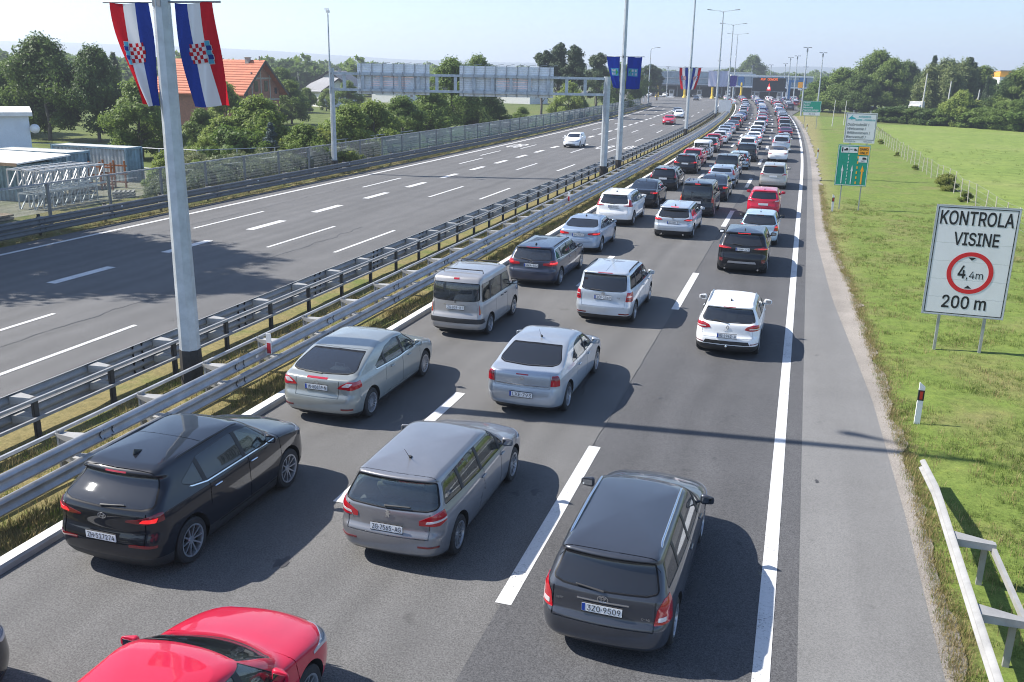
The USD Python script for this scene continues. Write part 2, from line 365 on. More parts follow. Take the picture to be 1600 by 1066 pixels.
def car(parent, s, fine=True):
    """builds the parts of one car from its measurements"""
    L, W, H = s['L'], s['W'], s['H']; C = car_curves(s); zr, zb = C['zr'], s['zb']; hw = W / 2
    pt = 'paint_' + s['paint']; v, f, n = loft(s, fine); outer = solid(v, f, n)
    xf, xr = C['xf'], C['xr']; r = s.get('r', .325); ax = (s.get('ro', .85), L - s.get('fo', .90))
    ins = lambda m, d: m.translate([float(q) for q in d])
    # --- openings in the side view
    zt = zr - s.get('wt', .075); bl = s.get('bl', zb + .02); br = s.get('brise', .05)
    x0, x1 = float(xr(zt)) + s.get('rt', .22), float(xf(zt)) - s.get('ft', .10)
    xb0, xb1 = float(xr(bl)) + s.get('rb', .35), float(xf(bl + .03)) - s.get('fb', .34)
    dlo = rounded(s['dlo'] if 'dlo' in s else [(xb0, bl + br), (x0, zt - s.get('rdrop', .03)), ((x0 + x1) / 2, zt + .012), (x1, zt - .01), (xb1, bl - .01), ((xb0 + xb1) / 2, bl)], s.get('dr', .035))
    bars = [sbox(b - .04, 0, b + .04, 3) for b in s.get('pillars', [])]
    if bars: bars = [affinity.skew(b, xs=-6, origin=(b.centroid.x, zb)) for b in bars]
    side_windows = dlo
    for b in bars: side_windows = side_windows.difference(b)
    side_windows = [g.buffer(-.012).buffer(.008) for g in getattr(side_windows, 'geoms', [side_windows])]
    # --- rear window, windscreen
    zrt = zr - s.get('rwt', .10); wt_, wb_ = float(C['w'](zrt)) - s.get('rwi', .13), float(C['w'](s['rwb'])) - s.get('rwj', .17)
    rw = rounded(s['rw'] if 'rw' in s else mirrored([(0, s['rwb'] - .01), (wb_ * .80, s['rwb']), (wb_, s['rwb'] + .035), (wt_, zrt), (0, zrt + .01)]), .03)
    zws = zr - .085; ww, wm = float(C['w'](zws)) - .10, float(C['w'](s['zc'] + .06)) - .13
    ws = rounded(mirrored([(0, s['zc'] + .035), (wm, s['zc'] + .06), (ww, zws), (0, zws + .012)]), .03)
    cut_side = [(prism(g, 'y', .28, 1.5), prism(g, 'y', -1.5, -.28)) for g in side_windows]
    rx = s.get('rdeep', float(xr(zr)) + .25)
    cut_rear = prism(rw, 'x', -.5, rx) if not s.get('open') else None
    cut_front = prism(ws, 'x', L - s['xc'] - s['xw'] - .6, L)
    # --- body
    arch = [Manifold.cylinder(.5, r + .055, r + .055, 40 if fine else 20).rotate([90, 0, 0]).translate([x, (hw + .25 if sg > 0 else -hw + .25), r + .01]) for x in ax for sg in (1, -1)]
    arch = [a.as_original() for a in arch]; arch_id = {a.original_id() for a in arch}
    arch = Manifold.batch_boolean(arch, OpAdd)
    body = outer - arch; hollow = None; glass_d = .004
    side_in = {1: (0, -1, 0), -1: (0, 1, 0)}
    if fine:
        gv, gf, gn = loft(s, False, .075, z0=.62 if not s.get('open') else .55); hollow = solid(gv, gf)
        if s.get('notch'):                                   # no cabin under bonnet and boot lid
            hollow = hollow ^ Manifold.cube([L - s['xc'] - .25 - s['notch'], 3, 3]).translate([s['notch'], -1.5, 0])
        else: hollow = hollow ^ Manifold.cube([L - s['xc'] - .2, 3, 3]).translate([0.0, -1.5, 0])
        hollow = hollow.as_original()
        wins = Manifold.batch_boolean([c for p in cut_side for c in p] + ([cut_rear] if cut_rear else []) + [cut_front], OpAdd).as_original()
        lines = {'y': [], 'x': [], 'z': []}
        for b in s.get('seams', []): lines['y'].append(LineString(b).buffer(.0085, cap_style='flat'))
        for b in s.get('rseams', []): lines['x'].append(LineString(b).buffer(.0085, cap_style='flat'))
        for b in s.get('tseams', []): lines['z'].append(LineString(b).buffer(.0085, cap_style='flat'))
        grooves = []
        for sg in (1, -1):
            if lines['y']: grooves.append((outer - ins(outer, (0, -sg * .018, 0))) ^ Manifold.batch_boolean([prism(g, 'y', .3 * sg if sg > 0 else -1.5, 1.5 if sg > 0 else -.3) for g in lines['y']], OpAdd))
        if lines['x']: grooves.append((outer - ins(outer, (.018, 0, 0))) ^ Manifold.batch_boolean([prism(g, 'x', -.5, L * .4) for g in lines['x']], OpAdd))
        if lines['z']: grooves.append((outer - ins(outer, (0, 0, -.015))) ^ Manifold.batch_boolean([prism(g, 'z', .6, 2.2) for g in lines['z']], OpAdd))
        body = body - hollow - wins
        oid = outer.original_id()
        if grooves: body = body - Manifold.batch_boolean(grooves, OpAdd)
        trim, body = body.split_by_plane([0, 0, -1], -s.get('trim_z', .27))
        for m, nm, look in ((body, 'body', pt), (trim, 'lower_trim', s.get('trim', 'black_plastic'))):
            o = m.to_mesh(); ids = np.repeat(o.run_original_id, np.diff(o.run_index) // 3)
            def sub(keep, name, lk):
                fx = o.tri_verts[keep]
                if not len(fx): return
                vp = o.vert_properties; fn = np.cross(vp[fx[:, 1], :3] - vp[fx[:, 0], :3], vp[fx[:, 2], :3] - vp[fx[:, 0], :3]); fn /= np.maximum(np.linalg.norm(fn, axis=1, keepdims=True), 1e-12)
                nn = vp[fx][:, :, 3:6]; l = np.linalg.norm(nn, axis=2, keepdims=True); nn = nn / np.maximum(l, 1e-9)
                bad = ((nn.sum(1) * fn).sum(1) < 1.2) | (l[:, :, 0].min(1) < .3); nn[bad] = fn[bad][:, None]
                V, N = vp[fx][:, :, :3].reshape(-1, 3), nn.reshape(-1, 3); F = np.arange(len(V)).reshape(-1, 3)
                key = np.round(np.hstack([V * 5e3, N * 300])).astype(np.int64); _, ix, inv = np.unique(key, axis=0, return_index=True, return_inverse=True)
                raw(unique(parent, name), V[ix], inv.ravel()[F], lk, N[ix])
            is_in, is_arch, is_win = ids == hollow.original_id(), np.isin(ids, list(arch_id)), ids == wins.original_id()
            vp = o.vert_properties; fc = vp[o.tri_verts][:, :, :3]
            sub((~is_in) & (~is_arch) & (~is_win), nm, look)
            if nm == 'body':
                sub(is_in, 'cabin', s.get('cabin', 'cabin')); sub(is_arch, 'wheel_arch', 'well'); sub(is_win, 'window_seal', 'black_plastic')
    else:
        trim, body = body.split_by_plane([0, 0, -1], -s.get('trim_z', .27))
        emit(parent, 'body', body, pt); emit(parent, 'lower_trim', trim, s.get('trim', 'black_plastic'))
    # --- panes
    if cut_rear and fine:                                   # black ceramic border of the rear window
        emit(parent, 'window_seal', (ins(outer, (-.0025, 0, 0)) - ins(outer, (.002, 0, 0))) ^ prism(rw.buffer(.018).difference(rw.buffer(.001)), 'x', -.5, rx), 'frit')
    gl = {'side': s.get('gside', 'glass_tint'), 'rear': s.get('grear', 'glass_tint'), 'front': s.get('gfront', 'glass_light')} if fine else dict.fromkeys(('side', 'rear', 'front'), 'dark_glass')
    d0, d1 = (.003, .009) if fine else (-.004, .004)
    for sg in (1, -1):
        sh = ins(outer, (0, -sg * d0, 0)) - ins(outer, (0, -sg * d1, 0))
        for g, xg in zip(side_windows, [g.centroid.x for g in side_windows]):
            gg = g.buffer(-.003); look = gl['side'] if xg < s.get('bpillar', L * .53) or not fine else s.get('gfrontside', 'glass_light')
            emit(parent, 'side_window', sh ^ prism(gg, 'y', .28 if sg > 0 else -1.5, 1.5 if sg > 0 else -.28), look)
        if fine or s.get('dlo_trim'):
            pil = dlo
            for g in side_windows: pil = pil.difference(g)
            sp = ins(outer, (0, sg * .003, 0)) - ins(outer, (0, -sg * .002, 0))
            emit(parent, 'pillar_trim', sp ^ prism(pil, 'y', .28 if sg > 0 else -1.5, 1.5 if sg > 0 else -.28), 'black_plastic')
            if s.get('dlo_trim'):
                ring = dlo.buffer(.022).difference(dlo.buffer(.004))
                if s.get('dlo_low'): ring = ring.intersection(sbox(-1, 0, 9, zb + .10))
                sp = ins(outer, (0, sg * .008, 0)) - ins(outer, (0, -sg * .003, 0))
                emit(parent, 'window_strip', sp ^ prism(ring, 'y', .28 if sg > 0 else -1.5, 1.5 if sg > 0 else -.28), s['dlo_trim'])
    if cut_rear: emit(parent, 'rear_window', (ins(outer, (d0, 0, 0)) - ins(outer, (d1 * 1.5, 0, 0))) ^ prism(rw.buffer(-.003), 'x', -.5, rx), gl['rear'])
    emit(parent, 'windscreen', (ins(outer, (-d0, 0, 0)) - ins(outer, (-d1 * 1.5, 0, 0))) ^ prism(ws.buffer(-.003), 'x', L - s['xc'] - s['xw'] - .6, L), gl['front'])
    if s.get('soft_top'):
        sh = ins(outer, (0, 0, .007)) - ins(outer, (0, 0, -.004)); x_a, x_b = 1.0, L - s['xc'] - s['xw'] - .12
        top = sh ^ Manifold.cube([x_b - x_a, W * .84, .5]).translate([x_a, -W * .42, zb + .035])
        if cut_rear: top = top - cut_rear
        emit(parent, 'soft_top', top, 'seat_cloth')
    # --- lamps: proud lenses that wrap round the corners
    def lens(name, poly, look, off, rear=True, deep=.42):
        k = -1 if rear else 1
        for sg in (1, -1):
            pg = poly if sg > 0 else affinity.scale(poly, -1, 1, origin=(0, 0))
            sh = ins(outer, (k * off, sg * off, 0)) - ins(outer, (-k * .004, -sg * .002, 0))
            lo, hi = (-.5, deep) if rear else (L - deep, L + .5)
            emit(parent, name, sh ^ prism(pg, 'x', lo, hi), look)
    tl = s.get('tail_look', 'lens_red')
    for i, pts in enumerate(s['tail']): lens('tail_light', rounded(pts, .012), tl, .008, deep=s.get('tdeep', .42))
    for pts, look in s.get('tail_in', []): lens('reflector', rounded(pts, .008), look, .012, deep=s.get('tdeep', .42))
    for pts in s.get('refl', []): lens('reflector', rounded(pts, .006), 'lens_dark', .006)
    if s.get('brake3'):
        y3, za, zc3 = s['brake3']; emit(parent, 'brake_light', (ins(outer, (-.008, 0, 0)) - ins(outer, (.004, 0, 0))) ^ prism(sbox(-y3, za, y3, zc3), 'x', -.5, rx), s.get('brake3_look', 'lens_red'))
    for pts, look in s.get('rear_panels', []):
        emit(parent, 'rear_panel', (ins(outer, (-.005, 0, 0)) - ins(outer, (.004, 0, 0))) ^ prism(rounded(pts, .008), 'x', -.5, .9), look)
    hl = rounded(s.get('head', [(.42, s['hf'] - .09), (.80, s['hf'] - .13), (.90, s['hf'] + .02), (.72, s['hf'] + .03), (.45, s['hf'] - .02)]), .012)
    lens('headlight', hl, 'lens_clear', .005, rear=False, deep=.75)
    if s.get('front_detail'):
        sh = ins(outer, (.006, 0, 0)) - ins(outer, (-.004, 0, 0))
        emit(parent, 'grille', sh ^ prism(rounded(mirrored([(0, s['hf'] - .10), (.40, s['hf'] - .085), (.42, s['hf'] - .045), (0, s['hf'] - .055)]), .01), 'x', L - .8, L + .3), 'black_plastic')
        emit(parent, 'lower_grille', sh ^ prism(rounded(mirrored([(0, .27), (.52, .29), (.48, .38), (0, .39)]), .015), 'x', L - .8, L + .3), 'black_plastic')
        part(parent, 'number_plate', MB().box((L + .012, 0, .47), (.012, .52, .11)), 'plate_white')
    # --- number plate
    def back(z, y=0): return float(xr(z)) + float(C['br'](z)) * (y / float(C['w'](z))) ** 2
    if s.get('plate'):
        zp, txt, *rest = s['plate']; blue = rest[0] if rest else True; yp = rest[1] if len(rest) > 1 else 0
        xp = min(back(zp - .055, yp), back(zp + .055, yp)) - .012
        part(parent, 'number_plate', MB().box((xp, yp, zp), (.014, .52, .112)), 'plate_white')
        if fine:
            T = lambda q: np.c_[xp - .0075 - q[:, 2], yp + .245 - q[:, 0], zp - .04 + q[:, 1]]
            tm = meshkit.text_mesh(txt, .08, .002); a = tm.vertices; x0_ = a[:, 0].min(); wd = a[:, 0].max() - x0_
            k = min(1.0, (.43 if blue else .47) / wd); a = (a - [x0_, 0, 0]) * [k, 1, 1] + [.055 if blue else .015, 0, 0]
            part(parent, 'plate_lettering', (T(a), tm.faces), 'ink')
            if blue: part(parent, 'plate_band', MB().box((xp - .0078, yp + .238, zp), (.003, .04, .105)), 'plate_blue')
            part(parent, 'plate_frame', MB().box((xp + .004, yp, zp - .062), (.018, .53, .014)).box((xp + .004, yp, zp + .060), (.018, .53, .010)), 'black_plastic')
    # --- mirrors, handles, rails and the small things
    xm = float(xf(zb + .06)) - s.get('mx', .48); zm = zb + .08; mw = float(C['w'](zb + .03))
    for sg in (1, -1):
        yo = mw * (1 - .0) + .115
        m = ball_hull([(xm + .03, sg * (yo - .06), zm - .02), (xm + .03, sg * (yo - .06), zm + .06), (xm, sg * (yo + .07), zm + .005), (xm, sg * (yo + .07), zm + .05), (xm + .08, sg * (yo - .03), zm + .02)], [.045, .045, .04, .04, .04], 12 if fine else 6)
        m = m - Manifold.cube([.2, .6, .6]).translate([xm - .2 - .012, sg * yo - .3, zm - .3])
        m = m + ball_hull([(xm + .05, sg * (mw - .05), zm - .05), (xm + .04, sg * (yo - .05), zm - .02)], .022, 8)
        emit(parent, 'mirror', m, s.get('mirror', pt))
        if fine: part(parent, 'mirror_glass', MB().box((xm - .014, sg * (yo + .005), zm + .022), (.006, .15, .085)), 'mirror_face')
    if fine:
        for sg in (1, -1):
            for hx, hz in s.get('handles', []):
                yh = float(C['w'](hz)) * (1 - s.get('taper', .07) * (abs(hx - L / 2) / (L / 2)) ** 3)
                emit(parent, 'door_handle', ball_hull([(hx - .08, sg * (yh + .018), hz), (hx + .08, sg * (yh + .018), hz - .004)], .014, 8) + ball_hull([(hx - .08, sg * (yh - .01), hz), (hx - .08, sg * (yh + .018), hz)], .012, 6), s.get('handle_look', pt))
        if s.get('wiper'):
            a, b = s['wiper']; pa, pb = ((back(z, y) - .025, y, z) for y, z in (a, b))
            emit(parent, 'wiper', ball_hull([pa, pb], [.016, .011], 8), 'black_plastic')
    if s.get('rails'):
        x_a, x_b, look, hgt = s['rails']; zz = zr - .028; ys = s.get('raily', float(C['w'](zr - .02)) + .0)
        for sg in (1, -1):
            b = MB().tube([(x_a, sg * (ys - .015), zz + .0), (x_a + .10, sg * (ys - .025), zz + hgt), ((x_a + x_b) / 2, sg * (ys - .02), zz + hgt + .018), (x_b - .12, sg * (ys - .025), zz + hgt), (x_b, sg * (ys - .015), zz)], [.012, .02, .02, .02, .012], 8)
            part(parent, 'roof_rail', b, look, True)
    if s.get('crossbar'):
        for xq in s['crossbar']: part(parent, 'roof_bar', MB().tube([(xq, -hw * .72, zr + .0), (xq, -hw * .70, zr + .085), (xq, hw * .70, zr + .085), (xq, hw * .72, zr)], .016, 6), 'black_plastic')
    if s.get('fin'):
        xq = s['fin']; emit(parent, 'antenna', ball_hull([(xq, 0, H - .012), (xq + .16, 0, H - .012), (xq + .01, 0, H + .05)], [.025, .015, .008], 8), s.get('fin_look', 'black_plastic'))
    if s.get('rod'):
        xq = s['rod']; part(parent, 'antenna', MB().tube([(xq, 0, H - .02), (xq - .22, .0, H + .22)], [.006, .003], 6).tube([(xq + .03, 0, H - .02), (xq - .02, 0, H + .02)], [.03, .02], 8), 'black_plastic')
    if s.get('emblem') and fine:
        kind, ze = s['emblem']; xe = back(ze) - .008
        g = {'oval': Point(0, 0).buffer(1).difference(Point(0, 0).buffer(.8)), 'disc': Point(0, 0).buffer(1), 'diamond': Polygon([(-.75, 0), (0, -1), (.75, 0), (0, 1)]).difference(Polygon([(-.38, 0), (0, -.55), (.38, 0), (0, .55)])),
             'bolt': Point(0, 0).buffer(1).difference(Point(0, 0).buffer(.8)).union(Polygon([(-1.25, -.06), (1.25, -.06), (1.25, .1), (-1.25, .1)])),
             'lion': Polygon([(-.5, -1), (-.2, -.9), (-.1, -.3), (.3, -1), (.6, -.9), (.35, -.2), (.8, .1), (.55, .3), (.3, .2), (.5, .7), (.1, 1), (-.4, .8), (-.2, .5), (-.6, .1), (-.3, -.1)]),
             'H': Point(0, 0).buffer(1).difference(Point(0, 0).buffer(.82)).union(LineString([(-.5, -.6), (-.25, .65)]).buffer(.12)).union(LineString([(.25, -.65), (.5, .6)]).buffer(.12)).union(LineString([(-.35, .05), (.38, -.1)]).buffer(.1)),
             'ovals': Point(0, 0).buffer(1).difference(Point(0, 0).buffer(.86)).union(affinity.scale(Point(0, 0).buffer(.8), .42, 1).difference(affinity.scale(Point(0, 0).buffer(.64), .36, 1))).union(affinity.scale(Point(0, .35).buffer(.62), 1, .5).difference(affinity.scale(Point(0, .35).buffer(.5), 1, .42))),
             'rings': [Point(q, 0).buffer(.5).difference(Point(q, 0).buffer(.38)) for q in (-1.05, -.35, .35, 1.05)],
             'VW': Point(0, 0).buffer(1).difference(Point(0, 0).buffer(.84)).union(LineString([(-.5, .75), (-.2, 0), (0, .3), (.2, 0), (.5, .75)]).buffer(.09)).union(LineString([(-.75, .2), (-.4, -.7), (0, .1), (.4, -.7), (.75, .2)]).buffer(.09))}[kind]
        if isinstance(g, list):
            from shapely import union_all
            g = union_all(g)
        sx = {'oval': 1.6, 'H': 1.6, 'ovals': 1.45}.get(kind, 1.0); sc = s.get('emsize', .055)
        part(parent, 'emblem', MB().poly(affinity.scale(g, sc * sx, sc, origin=(0, 0)), .006, lambda q: np.c_[xe - q[:, 2], -q[:, 0], ze + q[:, 1]]), s.get('emblook', 'chrome'))
    for txt, ty, tz, th in (s.get('script', []) if fine else []):
        tm = meshkit.text_mesh(txt, th, .003); part(parent, 'badge', (np.c_[np.full(len(tm.vertices), back(tz, ty) - .004) - tm.vertices[:, 2], ty - tm.vertices[:, 0], tz + tm.vertices[:, 1]], tm.faces), 'chrome')
    for yq in s.get('exhaust', []):
        part(parent, 'exhaust', MB().tube([(.06, yq, .22), (.30, yq, .23)], .035, 12), 'chrome')
    # --- wheels and seats
    for x in ax:
        for sg in (1, -1): wheel(parent, x, sg * (hw - .135), r, sg, s.get('spokes', 10), s.get('rim', 'rim'), fine)
    if fine:
        xs1 = float(xf(zb + .06)) - 1.45; sl = s.get('seat', 'seat_cloth'); top = min(H - .34, 1.22)
        for yy in (.37, -.37):
            emit(parent, 'seat', ball_hull([(xs1, yy - .19, .66), (xs1, yy + .19, .66), (xs1 - .22, yy - .17, top - .14), (xs1 - .22, yy + .17, top - .14)], .06, 8) + round_box((xs1 - .27, yy, top - .02), (.09, .26, .17), .04), sl)
        xs2 = xs1 - .85
        if xs2 > s.get('notch', 0) + .15 and not s.get('open'):
            emit(parent, 'rear_seat', ball_hull([(xs2, -.55, .66), (xs2, .55, .66), (xs2 - .2, -.53, top - .22), (xs2 - .2, .53, top - .22)], .06, 8) + round_box((xs2 - .23, .36, top - .10), (.08, .26, .16), .035) + round_box((xs2 - .23, -.36, top - .10), (.08, .26, .16), .035), sl)
        xd = float(xf(zb + .06)) - .42
        emit(parent, 'dashboard', ball_hull([(xd, -.58, zb - .12), (xd, .58, zb - .12), (xd + .3, -.5, zb - .05), (xd + .3, .5, zb - .05)], .05, 8), 'cabin')
        ring = trimesh.creation.torus(.17, .014, 18, 6); ring.apply_transform(trimesh.transformations.euler_matrix(0, math.radians(68), 0)); ring.apply_translation((xd - .22, .37, zb - .06))
        part(parent, 'steering_wheel', ring, 'black_plastic', True)
# ------------------------------------------------------------------ measurements of the cars
def spec(base, **kw): return {**base, **kw}
HATCH = dict(L=4.10, W=1.74, H=1.46, hf=.76, zc=.98, xc=1.05, xw=.78, zb=.95, rear=[(.24, .09), (.36, .015), (.50, 0), (.62, .015), (.70, .05), (.90, .075), (1.0, .12), (1.33, .40), (1.375, .36), (1.40, .38)], rwb=.98, pillars=[1.30, 2.35],
             tail=[[(.50, .80), (.84, .82), (.90, .98), (.70, .97), (.55, .88)]], plate=(.66, 'ZG·4127-K'), brake3=(.16, 1.355, 1.375), wiper=((0, .98), (.38, 1.03)), emblem=('disc', .90), handles=[(1.35, .86), (2.45, .86)],
             seams=[[(2.36, .32), (2.36, .97)], [(1.30, .62), (1.30, .97)], [(3.28, .35), (3.20, .98)], [(1.3, .33), (3.3, .33)]], rseams=[[(-.66, .58), (-.66, .96)], [(.66, .58), (.66, .96)], [(-.66, .58), (.66, .58)]], fin=.62)
ESTATE = spec(HATCH, L=4.60, W=1.80, H=1.47, rear=[(.24, .10), (.34, .02), (.48, 0), (.60, .01), (.68, .06), (.95, .09), (1.02, .13), (1.34, .36), (1.385, .31), (1.41, .33)], pillars=[1.12, 1.95, 2.88], rb=.32, rt=.18, rwb=1.0, handles=[(1.95, .86), (2.95, .86)],
              seams=[[(2.88, .32), (2.88, .97)], [(1.98, .6), (2.0, .97)], [(3.82, .35), (3.75, .98)], [(1.75, .33), (3.8, .33)], [(1.75, .33), (1.85, .6), (2.0, .66)]])
SEDAN = spec(HATCH, L=4.60, W=1.80, H=1.46, zb=.94, rear=[(.24, .09), (.36, .015), (.50, 0), (.64, .02), (.72, .045), (.92, .06), (1.00, .09), (1.035, .20), (1.055, .42), (1.10, .56), (1.34, 1.22), (1.40, 1.46)], rwb=1.09, rwt=.075, rdeep=2.1, rwj=.10, rwi=.13, pillars=[1.50, 2.45], rb=.62, rt=.22, dlo=None, notch=.95, fin=1.5, wiper=None, br=.02,
             tail=[[(.48, .82), (.83, .80), (.88, .97), (.50, .97)]], rseams=[[(-.5, .62), (-.5, .98)], [(.5, .62), (.5, .98)], [(-.5, .62), (.5, .62)]], brake3=None, handles=[(1.75, .84), (2.65, .84)],
             seams=[[(2.48, .32), (2.48, .97)], [(1.55, .62), (1.62, .97)], [(3.55, .35), (3.45, .98)], [(1.45, .33), (3.5, .33)]])
del SEDAN['dlo']
SUV = spec(HATCH, L=4.50, W=1.86, H=1.66, r=.36, hf=.95, zc=1.14, xc=1.05, xw=.72, zb=1.10, crown=.05, rear=[(.30, .08), (.42, .015), (.58, 0), (.70, .02), (.80, .055), (1.06, .08), (1.14, .13), (1.50, .38), (1.55, .31), (1.585, .33)], rwb=1.13, pillars=[1.15, 2.35], trim_z=.40,
           tail=[[(.52, .96), (.84, .95), (.92, 1.08), (.80, 1.09), (.56, 1.03)]], plate=(.78, 'ZG·9012-EV'), handles=[(1.55, 1.0), (2.55, 1.0)], brake3=(.18, 1.53, 1.55), fin=.75, wiper=((0, 1.13), (.38, 1.17)), emblem=('disc', 1.0),
           seams=[[(2.42, .36), (2.42, 1.12)], [(1.35, .72), (1.38, 1.12)], [(3.45, .4), (3.36, 1.14)], [(1.5, .37), (3.4, .37)]], rseams=[[(-.7, .62), (-.7, 1.08)], [(.7, .62), (.7, 1.08)], [(-.7, .62), (.7, .62)]])
MPV = spec(HATCH, L=4.42, W=1.79, H=1.65, hf=.86, zc=1.10, xc=.98, xw=.85, zb=1.04, boxy=True, tw=.80, rear=[(.24, .08), (.36, .01), (.55, 0), (.66, .03), (.74, .05), (1.04, .08), (1.10, .11), (1.50, .27), (1.55, .24), (1.58, .26)], rwb=1.06, pillars=[1.05, 2.1, 3.0], rb=.24, rt=.16,
           tail=[[(.66, .80), (.90, .80), (.90, 1.04), (.70, 1.06)]], plate=(.84, 'ZG·118-HF'), brake3=(.2, 1.525, 1.545), handles=[(2.1, .92), (3.0, .92)], fin=.55, wiper=((0, 1.06), (.36, 1.08)), emblem=('disc', .97))
